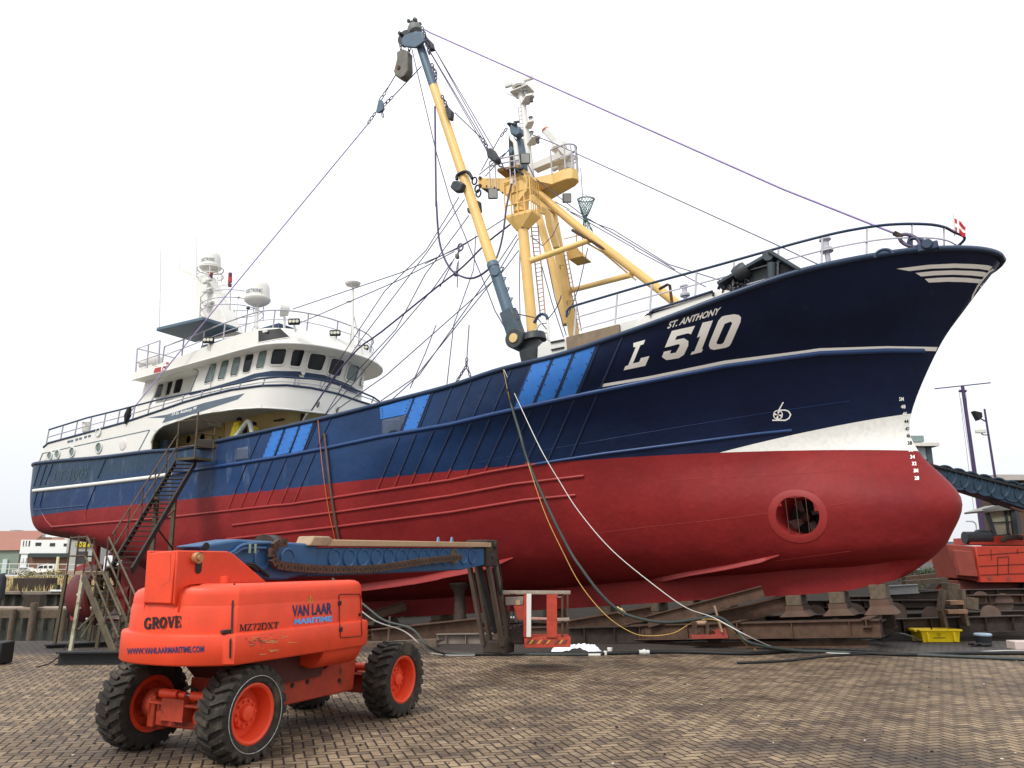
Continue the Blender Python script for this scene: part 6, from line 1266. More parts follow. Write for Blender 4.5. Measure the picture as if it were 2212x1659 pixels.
class LSkin(Skin):
    def hit(self, u, v, off=0.):
        d0 = LMAT.T@ray(u, v); d = Vector((d0[0], -d0[1], d0[2])).normalized(); o = Vector((LCAM[0], -LCAM[1], LCAM[2]))
        p, n, i, t = self.b.ray_cast(o, d)
        if p is None: p, n, i, t = self.b.find_nearest(V3(Lq(u, v, 0.)))
        if n.dot(d) > 0: n = -n
        return np.array(p+n*off), np.array(n)
# ---- wheels
def tyre_mb(R=.535, w=.42):
    mb = MB(); h = w/2; prof = [(.33, -h*.70), (.36, -h*.93), (.44, -h*1.02), (.48, -h*.98), (R-.035, -h*.9), (R-.028, -h*.45), (R-.026, 0), (R-.028, h*.45), (R-.035, h*.9), (.48, h*.98), (.44, h*1.02), (.36, h*.93), (.33, h*.70)]
    mb.lathe(prof, (0, 0, 0), (0, 1, 0), 64)
    n = 23
    for k in range(n):
        for s in (-1, 1):
            a0 = 2*math.pi*(k+(.5 if s > 0 else 0))/n; pts = []
            for (yy, da, r0, r1, wd) in ((s*h*1.01, .0, R-.085, R-.012, .17), (s*h*.86, .015, R-.05, R+.012, .165), (s*h*.35, .11, R-.05, R+.016, .13), (-s*h*.02, .16, R-.05, R+.012, .10)):
                ring = []
                for (dd, rr) in ((-wd/2, r0), (wd/2, r0), (wd/2*.8, r1), (-wd/2*.8, r1)):
                    a = a0+da+dd/R*1.0*.55; ring.append((rr*math.cos(a), yy, rr*math.sin(a)))
                pts.append(ring)
            mb.grid(pts, cv=True); o = len(mb.v)
            mb.add(pts[0], [(0, 1, 2, 3)]); mb.add(pts[-1], [(3, 2, 1, 0)])
    return mb
TYRE = None
def wheel(p, q, out, steer=0., ring=False):
    global TYRE
    t = bpy.data.objects.new('wheel', None); COL.objects.link(t); t.parent = LIFT; t.location = V3(LP(p, q, .53)); t.rotation_euler = (0, 0, steer); t.empty_display_size = .2
    if TYRE is None: o = tyre_mb().build('tyre', M_tyre, t, smooth=35, recalc=True); TYRE = o.data
    else: o = bpy.data.objects.new('tyre', TYRE); COL.objects.link(o); o.parent = t
    o.rotation_euler = (0, p*1.7+q, 0)
    s = -out                                            # +q side is local -y
    mb = MB(); mb.lathe([(.335, s*.15), (.345, s*.175), (.325, s*.18), (.30, s*.165), (.285, s*.12), (.275, s*.03), (.265, -s*.02), (.17, -s*.025), (.17, s*.03), (.165, s*.045), (.10, s*.05), (.085, s*.10), (.05, s*.11), (.001, s*.112)], (0, 0, 0), (0, 1, 0), 36); mb.lathe([(.335, -s*.15), (.34, -s*.17), (.28, -s*.16), (.27, s*.02)], (0, 0, 0), (0, 1, 0), 36)
    for k in range(10): a = 2*math.pi*k/10; mb.cyl((.138*math.cos(a), s*.035, .138*math.sin(a)), (.138*math.cos(a), s*.075, .138*math.sin(a)), .017, n=6)
    mb.build('rim', M_orange if not ring or True else M_orange_d, t, smooth=40)
    if ring: mb = MB(); mb.tube([(.425*math.cos(a), s*.221, .425*math.sin(a)) for a in np.linspace(0, 2*math.pi, 49)[:-1]], .005, 5, closed=True); mb.build('scuffed_ring', mat('pale_scuff', (.34, .32, .29), .8, var=.6, scale=14), t)
    return t
wheel(0, -.21, 1, ring=True); wheel(-.02, -1.86, -1); wheel(3.13, -.21, 1); wheel(3.13, -1.86, -1)
# ---- chassis
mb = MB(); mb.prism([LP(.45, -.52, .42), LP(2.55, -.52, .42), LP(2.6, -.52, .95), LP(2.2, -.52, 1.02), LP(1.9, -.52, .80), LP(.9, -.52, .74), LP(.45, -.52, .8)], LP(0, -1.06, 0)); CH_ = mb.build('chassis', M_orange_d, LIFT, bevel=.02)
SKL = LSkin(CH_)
q = [h for h in [SKL.hit(*p, .006) for p in Z('y4', 505, 1350, 535, 1365, 535, 1335, 553, 1352, 518, 1380)] if h]
aq = [LP(.52, -.51, .60), LP(.60, -.51, .60), LP(.60, -.51, .57), LP(.66, -.51, .62), LP(.60, -.51, .67), LP(.60, -.51, .64), LP(.52, -.51, .64)]; mb = MB(); mb.prism(aq, LP(0, .004, 0)); mb.build('white_arrow', M_text_w, CH_)
for p_, z_ in ((.55, .5), (.55, .7), (1.2, .66), (1.5, .67), (2.2, .6)): mb = MB(); mb.cyl(LP(p_, -.53, z_), LP(p_, -.505, z_), .03, n=10); mb.build('bolt', M_black, CH_)
mb = MB(); mb.tube([LP(.5, -.56, .86), LP(1.6, -.56, .86), LP(1.7, -.56, .9)], .03, 8); mb.build('side_rail', M_orange_d, CH_)
for s_, p_ in ((0, 0), (1, 3.13)):
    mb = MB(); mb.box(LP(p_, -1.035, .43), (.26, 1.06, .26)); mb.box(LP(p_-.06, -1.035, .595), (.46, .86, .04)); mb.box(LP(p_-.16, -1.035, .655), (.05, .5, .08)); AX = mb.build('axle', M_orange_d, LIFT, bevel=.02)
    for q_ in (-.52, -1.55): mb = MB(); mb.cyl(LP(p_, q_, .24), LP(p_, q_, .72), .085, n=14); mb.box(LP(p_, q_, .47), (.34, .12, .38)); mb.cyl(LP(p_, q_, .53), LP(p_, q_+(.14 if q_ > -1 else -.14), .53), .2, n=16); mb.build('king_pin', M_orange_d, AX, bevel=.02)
    for q0, q1, m_ in ((-.55, -.82, M_orange), (-1.05, -1.34, M_orange)): mb = MB(); mb.cyl(LP(p_-.2, q0, .70), LP(p_-.2, q1, .70), .055, n=14); mb.cyl(LP(p_-.2, q0+.03, .70), LP(p_-.2, q0+.13, .70), .04, n=12); mb.build('steering_cylinder', m_, AX)
    mb = MB(); mb.tube(catmull([LP(p_-.14, -.80, .74), LP(p_-.2, -.88, .80), LP(p_-.16, -1.0, .74), LP(p_-.1, -.95, .60)], 5), .02, 6); mb.build('hydraulic_hose', M_black, AX); mb = MB(); mb.cyl(LP(p_-.2, -.84, .7), LP(p_-.2, -1.04, .7), .02, n=8); mb.build('piston_rod', mat('rod_steel', (.2, .2, .2), .4, metal=.7), AX)
AXF = [o for o in LIFT.children if o.name.startswith('axle')][0]
for q_ in (-.72, -1.34): mb = MB(); mb.cyl(LP(-.13, q_, .46), LP(-.19, q_, .46), .085, n=16); mb.cyl(LP(-.19, q_, .46), LP(-.21, q_, .46), .04, n=10); mb.build('pivot_boss', M_orange_d, AXF)
def ltext(txt, o, ex, ez, w, h, name, m, par, **k):
    vs, fs, ww = text2d(txt, **k); o, ex, ez = [np.array(a, float) for a in (o, ex, ez)]; mb = MB(); mb.add([o+ex*(p[0]*w/ww)+ez*(p[1]*h/.69) for p in vs], fs); return mb.build(name, m, par, smooth=0)
ltext('6167', LP(-.136, -1.15, .335), LP(0, 1, 0), LP(0, 0, 1), .24, .12, 'stencil_number', M_text_k, AXF)
for q_ in (.1, 2.85): mb = MB(); mb.box(LP(q_, -1.035, .54), (.8, .37, .25)); mb.build('axle_carrier', M_orange_d, CH_)
mb = MB(); mb.lathe([(.46, 0), (.46, .12), (.40, .14), (.40, .2)], LP(1.1, -1.035, .95), (0, 0, 1), 28); mb.build('slew_ring', M_darkgrey, LIFT, smooth=40)
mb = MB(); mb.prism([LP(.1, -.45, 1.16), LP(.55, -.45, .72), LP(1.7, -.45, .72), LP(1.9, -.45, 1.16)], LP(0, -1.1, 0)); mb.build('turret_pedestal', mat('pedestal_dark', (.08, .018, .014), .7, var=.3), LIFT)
# ---- turntable covers
def outline(off, z, n=40, p1=2.27, rc=.32):
    out = []; c = -.92; hw = .92+off
    for k in range(n+1):                               # tail arc, near corner to far corner
        q = c+hw*math.cos(math.pi*k/n); e = (q-c)/hw
        pp = -.80-off+.40*abs(e)**2.5; out.append(LP(pp, q, z))
    for q_, a0 in ((-1, -90), (1, 0)):
        cc = (p1+off-rc, c+q_*(hw-rc))
        for k in range(9):
            a = math.radians(a0+90*k/8); out.append(LP(cc[0]+rc*math.cos(a), cc[1]+rc*math.sin(a), z))
    return out
def shell(levels, name, m, par, close=True, **k):
    mb = MB(); rows = [outline(o_, z_, **k) for o_, z_ in levels]; mb.grid(rows, cv=True)
    for r_, flip in ((rows[0], 0), (rows[-1], 1)):
        if close or flip: mb.add(r_, [tuple(range(len(r_)))])
    return mb.build(name, m, par, smooth=45)
HOOD = shell([(-.02, 1.11), (.015, 1.115), (.03, 1.135), (.03, 1.43), (.022, 1.452), (-.03, 1.468), (-.036, 1.73), (-.05, 1.785), (-.11, 1.815)], 'turntable_cover', M_orange, LIFT)
def side_hood(lo_q, hi_q, z0, z1, p_min, name='side_hood'):
    # rounded hood raised over one side, cut from the same plan outline
    mb = MB(); rows = []
    for o_, z_ in ((-.045, z0), (-.048, z1-.13), (-.056, z1-.075), (-.08, z1-.032), (-.12, z1-.008), (-.19, z1)):
        ol = [p for p in outline(o_, z_, n=60)]; row = []
        for p in ol:
            q = -p[1]; sh = -.05-o_
            row.append(LP(max(p[0], p_min+sh), min(max(q, lo_q+(sh if lo_q > -2 else 0)), hi_q-(sh if hi_q < 0 else 0)), z_))
        rows.append(row)
    mb.grid(rows, cv=True); mb.add(rows[-1], [tuple(range(len(rows[-1])))]); return mb.build(name, M_orange, LIFT, smooth=50)
H1 = side_hood(-.575, .5, 1.70, 2.02, -2); H2 = side_hood(-3, -1.14, 1.70, 1.96, -2)
_v = [v.co.copy() for v in HOOD.data.vertices]+[v.co.copy() for v in H1.data.vertices]; _f = [tuple(p.vertices) for p in HOOD.data.polygons]+[tuple(i+len(HOOD.data.vertices) for i in p.vertices) for p in H1.data.polygons]
SKB2 = LSkin(HOOD); SKB2.b = BVHTree.FromPolygons(_v, _f)
mb = MB(); mb.lathe([(.001, 0), (.28, .0), (.31, .05), (.31, .8), (.26, .85), (.001, .85)], LP(1.25, -.33, 1.18), (1, 0, 0), 24); o = mb.build('belly_tank', M_orange, LIFT, smooth=45)
# seams, hinged side door, latch
P = [SKB2.hit(*p, .010) for p in Z('y3', 966, 360, 955, 480, 950, 640, 942, 700, 940, 805)]; mb = MB(); mb.tube([h[0] for h in P if h], .011, 6); mb.build('cover_seam', M_black, HOOD)
P = [SKB2.hit(*p, .008) for p in rounded(Z('y3', 1597, 420, 1660, 419, 1725, 418, 1730, 500, 1734, 590, 1738, 672, 1670, 678, 1607, 683, 1603, 600, 1600, 510), .1, 3)]; mb = MB(); mb.tube([h[0] for h in P if h], .006, 5, closed=True); mb.build('access_door_gap', mat('door_gap', (.10, .012, .006), .7), HOOD)
for X, Y in ((1601, 473), (1608, 632)): h = SKB2.hit(*Z('y3', X, Y)[0], .01); mb = MB(); mb.box(h[0], (.05, .03, .06)); mb.build('door_hinge', M_black, HOOD, bevel=.006)
h = SKB2.hit(*Z('y3', 1722, 542)[0], .005); mb = MB(); mb.cyl(h[0], h[0]+h[1]*.012, .022, n=14); mb.build('door_lock', M_black, HOOD)
h = SKB2.hit(*Z('y3', 928, 645)[0], .01); mb = MB(); mb.box(h[0], (.2, .05, .045)); mb.build('cover_latch', M_rust_d, HOOD, bevel=.01)
# scrapes on the lower skirt
random.seed(11); mb = MB(); mb2 = MB()
for k in range(34):
    X, Y = random.gauss(1150, 55), random.gauss(695, 26); l = random.uniform(8, 42); w = random.uniform(1.2, 4.)
    stroke(SKB2, Z('y3', X, Y, X+l, Y-l*.08+random.uniform(-3, 3)), w*.36, .0035+k*.0002, mb if k % 5 else mb2, step=30)
for k in range(16):
    X, Y = random.gauss(1080, 30), random.gauss(715, 14); stroke(SKB2, Z('y3', X, Y, X+random.uniform(10, 25), Y+random.uniform(-9, 9)), 1.6, .004+k*.0002, mb2, step=30)
for k in range(9): X = random.gauss(1190, 20); stroke(SKB2, Z('y3', X, 765+random.uniform(-8, 6), X+25, 762+random.uniform(-8, 6)), .9, .004+k*.0002, mb, step=30)
mb.build('paint_scrape', mat('pale_scrape', (.55, .30, .12), .7, var=.4), HOOD, smooth=60); mb2.build('paint_scuff', mat('grey_scuff', (.22, .07, .05), .8, var=.4), HOOD, smooth=60)
# lettering
def lift_text(txt, p0, p1, h, name, m, serif=False, **k):
    vs, fs = fit_text(txt, p0, p1, h, **k); return SKB2.decal(vs, fs, .006, 12).build(name, m, HOOD, smooth=60)
S_ = (0.03, -1)
def serif_word(glyphs, p0, p1, h, name, m, up):
    # letters drawn as strokes with slab serifs: list of (advance, strokes), each stroke ((x, y) ..., width)
    tot = sum(g[0] for g in glyphs); p0 = np.array(p0); p1 = np.array(p1); e = (p1-p0)/tot; up = np.array(up, float)*h; mb = MB(); x0 = 0.; off = .006
    for adv, sts in glyphs:
        for pts, w in sts:
            q = [p0+e*(x0+px)+up*py for px, py in pts]; stroke(SKB2, q, w*h, off, mb, step=15); off += .0003
        x0 += adv
    return mb.build(name, m, HOOD, smooth=60)
T, K = .09, .22
def arc(cx, cy, rx, ry, a0, a1, n=9): return [(cx+rx*math.cos(math.radians(a0+(a1-a0)*i/n)), cy+ry*math.sin(math.radians(a0+(a1-a0)*i/n))) for i in range(n+1)]
GL = {
 'G': (.95, [(arc(.45, .5, .34, .45, 50, 310), .20), ([(.72, .02), (.72, .42)], .20), ([(.52, .42), (.88, .42)], T), ([(.70, .98), (.70, .70)], T)]),
 'R': (.95, [([(.2, 0), (.2, 1)], K), ([(.03, .04), (.40, .04)], T), ([(.03, .96), (.5, .96)], T), (arc(.45, .73, .25, .22, 90, -90), .19), ([(.25, .5), (.45, .5)], T), ([(.42, .48), (.78, .05)], .2), ([(.68, .04), (.95, .04)], T)]),
 'O': (.95, [(arc(.45, .5, .33, .43, 0, 360, 16), .2)]),
 'V': (.9, [([(.16, .95), (.46, .04)], K), ([(.48, .04), (.74, .95)], .11), ([(0, .96), (.34, .96)], T), ([(.60, .96), (.88, .96)], T)]),
 'E': (.85, [([(.2, 0), (.2, 1)], K), ([(.03, .04), (.72, .04)], T), ([(.03, .96), (.70, .96)], T), ([(.2, .5), (.55, .5)], T), ([(.72, .02), (.72, .27)], .1), ([(.69, .98), (.69, .74)], .1), ([(.55, .36), (.55, .64)], .09)]),
 'M': (1.15, [([(.15, .04), (.15, .96)], .09), ([(.2, .94), (.55, .1)], .2), ([(.55, .1), (.88, .94)], .08), ([(.93, .04), (.93, .96)], .19), ([(0, .04), (.32, .04)], T), ([(.75, .04), (1.08, .04)], T), ([(.02, .96), (.26, .96)], T), ([(.85, .96), (1.08, .96)], T)]),
 'Z': (.8, [([(.08, .95), (.66, .95)], T), ([(.62, .93), (.1, .06)], .19), ([(.08, .05), (.70, .05)], T), ([(.69, .02), (.69, .26)], T), ([(.1, .97), (.1, .76)], T)]),
 '7': (.7, [([(.08, .93), (.6, .93)], .12), ([(.58, .92), (.26, .02)], .15), ([(.09, .97), (.09, .76)], T)]),
 '2': (.7, [(arc(.32, .70, .22, .24, 160, -35, 8)+[(.1, .06)], .15), ([(.08, .05), (.6, .05)], .13), ([(.6, .02), (.6, .2)], .08)]),
 'D': (.95, [([(.2, .02), (.2, .98)], .19), ([(.03, .96), (.42, .96)], T), ([(.03, .04), (.42, .04)], T), (arc(.4, .5, .4, .45, 90, -90, 10), .17)]),
 'X': (.9, [([(.12, .96), (.74, .04)], .19), ([(.72, .96), (.14, .04)], .09), ([(0, .96), (.34, .96)], T), ([(.56, .96), (.86, .96)], T), ([(.0, .04), (.3, .04)], T), ([(.56, .04), (.88, .04)], T)]),
 'T': (.85, [([(.42, .02), (.42, .98)], .2), ([(.06, .95), (.78, .95)], T), ([(.07, .97), (.07, .72)], .08), ([(.77, .97), (.77, .72)], .08), ([(.25, .04), (.6, .04)], T)]),
}
a, b = Z('y3', 421, 631, 648, 618); serif_word([GL[c] for c in 'GROVE'], a, b, 24, 'maker_lettering', M_text_k, (.04, -1))
a, b = Z('y3', 995, 645, 1232, 628); serif_word([GL[c] for c in 'MZ72DXT'], a, b, 15, 'model_lettering', M_text_k, (.03, -1))
a, b = Z('y3', 316, 783, 782, 768); lift_text('WWW.VANLAARMARITIME.COM', a, b, 12.5, 'web_lettering', M_text_n, up=(0, -1), bold=.028)
a, b = Z('y3', 1315, 552, 1556, 535); lift_text('VAN LAAR', a, b, 22, 'owner_lettering', M_text_n, up=(0, -1), bold=.035)
a, b = Z('y3', 1326, 601, 1556, 581); lift_text('MARITIME', a, b, 10.5, 'owner_lettering', M_text_b, up=(0, -1), bold=.05)
mb = MB()
for q in ((1403, 452, 1420, 468, 1424, 425), (1426, 470, 1424, 425, 1440, 462, 1412, 470)): stroke(SKB2, Z('y3', *q), 1.3, .006, mb, step=20)
mb.build('anchor_logo', mat('gold_mark', (.42, .30, .03), .5), HOOD)
# beacon stub and top gear
h = Lq(*Z('y3', 910, 325)[0], -.35); mb = MB(); mb.cyl(h-np.array([0, 0, .06]), h+np.array([0, 0, .03]), .06, n=12); mb.build('lifting_eye', M_orange, HOOD)
# ---- turret box (boom support) and riser
tb = lambda p_, q_, z_: LP(p_, q_, z_)
mb = MB(); side = [(-.72, 2.39), (-.02, 2.39), (.60, 2.05), (.60, 1.70), (-.70, 1.70), (-.66, 1.76)]
mb.prism([tb(p_, -.62, z_) for p_, z_ in ((-.80, 2.40), (-.02, 2.40), (.10, 2.36), (.72, 2.0), (.72, 1.72), (-.70, 1.72), (-.78, 1.80))], LP(0, -.03, 0)); TB = mb.build('boom_bracket', M_orange, LIFT, bevel=.012)
mb = MB(); mb.prism([tb(p_, -1.10, z_) for p_, z_ in ((-.80, 2.40), (-.02, 2.40), (.10, 2.36), (.72, 2.0), (.72, 1.72), (-.70, 1.72), (-.78, 1.80))], LP(0, -.03, 0)); mb.build('boom_bracket', M_orange, LIFT, bevel=.012)
mb = MB(); mb.prism([tb(-.801, -.65, 2.40), tb(-.801, -1.10, 2.37), tb(-.801, -1.10, 1.80), tb(-.801, -.65, 1.80)], LP(.03, 0, 0)); mb.prism([tb(-.77, -.65, 1.795), tb(-.77, -1.10, 1.795), tb(-.67, -1.10, 1.72), tb(-.67, -.65, 1.72)], LP(.03, 0, 0)); mb.build('bracket_end_plate', M_orange, TB, bevel=.01)
p0 = Lq(*Z('y3', 728, 200)[0], -.615); mb = MB(); mb.cyl(p0, p0+LP(0, .07, 0), .065, n=16); mb.cyl(p0+LP(0, .07, 0), p0+LP(0, .10, 0), .035, n=10); mb.build('boom_pivot_pin', mat('brass_pin', (.42, .22, .10), .5, metal=.4), TB)
c_ = Lq(*Z('y3', 752, 228)[0], -.612); mb = MB(); mb.prism([c_+LP(.045*math.cos(a), 0, .045*math.sin(a)+(.085 if math.sin(a) > 0 else -.085)) for a in np.linspace(0, 2*math.pi, 24)[:-1]], LP(0, .004, 0)); mb.build('bracket_slot', M_black, TB)
mb = MB(); mb.tube([Lq(*p, -.65) for p in Z('y3', 578, 175, 580, 300, 570, 345, 525, 370)], .004, 4); mb.build('weld_line', M_orange_d, TB)
# ---- boom
bz = lambda p_: 2.20+.017*p_
mb = MB(); mb.prism([tb(-.35, -.78, 2.46), tb(.3, -.78, 2.56), tb(1.9, -.78, 2.53), tb(1.9, -.78, 2.12), tb(1.2, -.78, 2.02), tb(.3, -.78, 2.06)], LP(0, -.42, 0)); BM = mb.build('boom', M_boom_blue, LIFT, bevel=.03)
mb = MB(); mb.prism([tb(1.7, -.80, 2.475), tb(7.15, -.80, 2.555), tb(7.15, -.80, 2.22), tb(6.2, -.80, 2.12), tb(1.7, -.80, 2.06)], LP(0, -.38, 0)); mb.build('boom_section', M_boom_blue, BM, bevel=.02)
for k in range(15):
    p_ = (.75, 1.25)[k] if k < 2 else 2.3+(k-2)*.36; z_ = 2.30+.012*p_
    mb = MB(); r_ = .135; q_ = -.775 if k < 2 else -.795; mb.lathe([(r_+.02, 0), (r_+.012, .018), (r_-.01, .02), (r_-.028, .004), (.001, .003)], LP(p_, q_, z_), (0, -1, 0), 22); o = mb.build('boom_dimple', mat('dimple_bare', (.11, .09, .06), .7, var=.3) if k == 12 else M_boom_blue, BM, smooth=40)
mb = MB(); mb.prism([tb(2.05, -.74, 2.50), tb(7.35, -.74, 2.575), tb(7.35, -.74, 2.67), tb(2.05, -.74, 2.60)], LP(0, -.34, 0)); mb.build('boom_cover', M_tan, BM, bevel=.012)
mb = MB(); mb.prism([tb(1.62, -.70, 2.50), tb(2.0, -.70, 2.50), tb(2.15, -.70, 2.60), tb(2.05, -.70, 2.645), tb(1.7, -.70, 2.64)], LP(0, -.3, 0)); mb.build('cover_end', mat('scuffed_tan', (.34, .24, .15), .8, var=.4, dirt=(.15, .08, .04), damt=.3), BM, bevel=.02)
# energy chain hanging in a loop under the boom
ch = [Lq(*p, -.68) for p in Z('y4', 450, 225, 405, 222, 365, 245, 345, 290, 350, 340, 385, 385, 520, 405, 700, 418, 900, 420, 1100, 412, 1300, 385, 1500, 355, 1740, 330)]; chc = catmull(ch, 9)
L_ = np.cumsum([0]+[np.linalg.norm(b-a) for a, b in zip(chc[:-1], chc[1:])]); n = int(L_[-1]/.135)
ENC = None
for k in range(n):
    l0, l1 = L_[-1]*k/n, L_[-1]*(k+.93)/n; A_ = np.array([np.interp(l0, L_, [c_[i] for c_ in chc]) for i in range(3)]); B_ = np.array([np.interp(l1, L_, [c_[i] for c_ in chc]) for i in range(3)])
    mb = MB(); mb.bar(A_, B_, .06, .115, up=(0, 0, 1) if abs((B_-A_)[2]) < .08 else (1, 0, 0)); m_ = (A_+B_)/2
    mb.cyl(m_+LP(0, .031, 0), m_+LP(0, .036, 0), .02, n=8, mi=1); mb.build('chain_link', [M_rust, M_black], BM, smooth=0)
p_ = Lq(*Z('y4', 318, 275)[0], -.98); mb = MB(); mb.lathe([(.001, -.12), (.21, -.12), (.21, -.10), (.17, -.09), (.17, .09), (.21, .10), (.21, .12), (.001, .12)], p_, (1, .12, 0), 26); mb.build('hose_drum', M_rust_d, BM, smooth=40)
for k in range(5): p2 = p_+np.array([1, .12, 0])*(-.07+.035*k); mb = MB(); xx = np.array([-.12, .99, 0]); mb.tube([p2+.185*(xx*math.cos(a)+UZ*math.sin(a)) for a in np.linspace(0, 2*math.pi, 25)[:-1]], .018, 6, closed=True); mb.build('drum_hose', M_darkgrey, BM)
for q in ((-20, 320, 60, 290, 120, 245, 220, 228, 330, 226), (-10, 330, 80, 300, 140, 265, 300, 262), (120, 385, 200, 380, 260, 420, 320, 470), (130, 395, 190, 395, 240, 430)): mb = MB(); mb.tube(catmull([Lq(*p, -.74) for p in Z('y4', *q)], 5), .022, 7); mb.build('hydraulic_hose', M_boom_blue if q[0] < 100 else M_black, BM)
for X in (182, 222): p2 = Lq(*Z('y4', X, 265)[0], -.72); mb = MB(); mb.cyl(p2-np.array([0, 0, .06]), p2+np.array([0, 0, .06]), .02, n=8); mb.build('hose_fitting', mat('fitting_green', (.25, .33, .25), .4, metal=.5), BM)
p_ = Lq(*Z('y3', 790, 130)[0], -.77); mb = MB(); mb.cyl(p_, p_+LP(0, .02, 0), .05, n=12); mb.build('boom_pin', M_black, BM)
for X in (1565, 1665): p_ = Lq(*Z('y4', X, 208)[0], -1.0); mb = MB(); mb.prism([p_+LP(-.05, 0, -.08), p_+LP(.07, 0, -.08), p_+LP(.03, 0, .07), p_+LP(0, 0, .07)], LP(0, .03, 0)); mb.build('lifting_lug', mat('pale_blue', (.10, .22, .36), .5), BM)
# jib with parallel arms, down to the cage
jt = tb(7.45, -1.0, 2.55); jb = tb(8.25, -1.05, .55)
mb = MB(); mb.box(tb(7.42, -1.0, 2.45), (.5, .5, .55)); mb.cyl(tb(7.5, -.70, 2.62), tb(7.5, -1.3, 2.62), .07, n=12); mb.cyl(tb(7.4, -.72, 2.40), tb(7.4, -1.28, 2.40), .06, n=12); JB = mb.build('jib_knuckle', M_rust_d, LIFT, bevel=.03)
for dp_, q_ in ((-.22, -.80), (.10, -.80), (-.22, -1.25), (.10, -1.25)): mb = MB(); mb.bar(jt+LP(dp_, q_+1.0, -.1), jb+LP(dp_+.05, q_+1.0, 0), .09, .10, up=(1, 0, 0)); mb.build('jib_arm', mat('grimy_arm', (.10, .075, .058), .7, var=.35, dirt=(.2, .15, .1), damt=.1), JB, bevel=.01)
mb = MB(); mb.cyl(jt+LP(-.05, -.05, -.35), jb+LP(0, -.05, .25), .06, n=12); mb.build('jib_cylinder', M_darkgrey, JB); mb = MB(); mb.tube(catmull([jt+LP(.05, .22, -.1), jt+LP(.16, .25, -.7), jt+LP(.38, .25, -.95), jt+LP(.42, .22, -.6), jt+LP(.3, .2, -.2)], 5), .02, 6); mb.build('jib_hose', M_black, JB)
mb = MB(); mb.box(jb+LP(.05, 0, -.05), (.45, .55, .25)); mb.build('jib_foot', M_rust_d, JB, bevel=.03)
M_grime = mat('grimy_rail', (.30, .24, .19), .7, var=.3, scale=6, dirt=(.12, .07, .04), damt=.2, dscale=5)
# cage
def CW(X, Y, d=0.):                                    # point on the cage front, d metres behind it, in lift coordinates
    p = aty(*Z('y5', X, Y)[0], 17.35+d); r = LMAT.T@(p-LORG); return LP(*r)
def cbar(a, b, w, h, name, m, par, d=0.): mb = MB(); mb.bar(CW(*a, d), CW(*b, d), w, h); return mb.build(name, m, par, bevel=.008)
mb = MB(); P = [CW(395, 702), CW(770, 702), CW(770, 782), CW(395, 788)]; dv = LP(*(LMAT.T@np.array([0, .8, 0]))); mb.prism(P, dv); M_cage = mat('cage_red', (.40, .045, .022), .6, var=.3, scale=5, dirt=(.16, .07, .04), damt=.25, dscale=4); CG = mb.build('cage_floor', M_cage, LIFT, bevel=.012)
for k, X in enumerate((408, 432, 456, 500, 535, 570, 640, 672, 704)): mb = MB(); s_ = LP(*(LMAT.T@np.array([0, -.006, 0]))); mb.prism([CW(X, 755)+s_, CW(X+16, 755)+s_, CW(X+40, 722)+s_, CW(X+24, 722)+s_], s_); mb.build('hazard_stripe', mat('stripe_yellow', (.45, .27, .06), .7, var=.3) if k % 2 else mat('stripe_dark', (.10, .05, .03), .7), CG)
cbar((217, 339), (768, 341), .07, .07, 'top_rail', M_grime, CG); cbar((217, 345), (768, 345), .07, .07, 'top_rail', M_grime, CG, .78)
cbar((400, 548), (750, 558), .05, .05, 'mid_rail', mat('pale_red_rail', (.38, .2, .16), .7, var=.3), CG); cbar((660, 560), (760, 556), .06, .06, 'mid_rail', M_grime, CG, -.02)
cbar((618, 350), (618, 705), .06, .22, 'gate_post', M_cage, CG); cbar((434, 352), (432, 700), .06, .10, 'gate_post', M_white, CG, -.01); cbar((405, 352), (400, 700), .05, .06, 'gate_post', M_cage, CG)
cbar((702, 350), (702, 700), .045, .045, 'corner_post', M_rust, CG, .02); cbar((745, 360), (745, 700), .04, .04, 'corner_post', M_rust, CG, .75); cbar((270, 440), (275, 640), .04, .04, 'corner_post', M_rust, CG, .7)
mb = MB(); mb.prism([CW(242, 382), CW(392, 376), CW(392, 440), CW(245, 446)], dv*.3); mb.build('control_box', mat('control_grey', (.2, .16, .13), .7, var=.3), CG, bevel=.015); mb = MB(); mb.prism([CW(328, 405, -.01), CW(362, 402, -.01), CW(362, 440, -.01), CW(328, 442, -.01)], dv*.01); mb.build('control_label', M_tan, CG)
mb = MB(); mb.prism([CW(310, 452), CW(400, 445), CW(400, 565), CW(345, 565)], dv*.5); mb.build('console_plate', M_cage, CG, bevel=.01)
mb = MB(); mb.prism([CW(290, 620, .2), CW(395, 600, .2), CW(395, 760, .2), CW(300, 760, .2)], dv*.4); mb.box(CW(320, 690, .4), (.3, .3, .3)); mb.build('cage_mount', M_rust_d, CG, bevel=.03)
for q in ((345, 450, 350, 560, 330, 640, 365, 660, 390, 600), (300, 450, 310, 540, 300, 640, 330, 680), (270, 375, 300, 350, 320, 360, 335, 380)): mb = MB(); mb.tube(catmull([CW(q[i], q[i+1], .1) for i in range(0, len(q), 2)], 4), .013, 6); mb.build('control_cable', M_black, CG)
for q in ((652, 350, 665, 375, 690, 378, 710, 362),): mb = MB(); mb.tube(catmull([CW(q[i], q[i+1], .05) for i in range(0, len(q), 2)], 4), .014, 6); mb.build('grab_loop', M_grey_white, CG)
for X in (290, 310): mb = MB(); mb.prism([CW(X-6, 534, -.01), CW(X+6, 534, -.01), CW(X+6, 548, -.01), CW(X-6, 548, -.01)], dv*.02); mb.build('white_tag', M_white, CG)
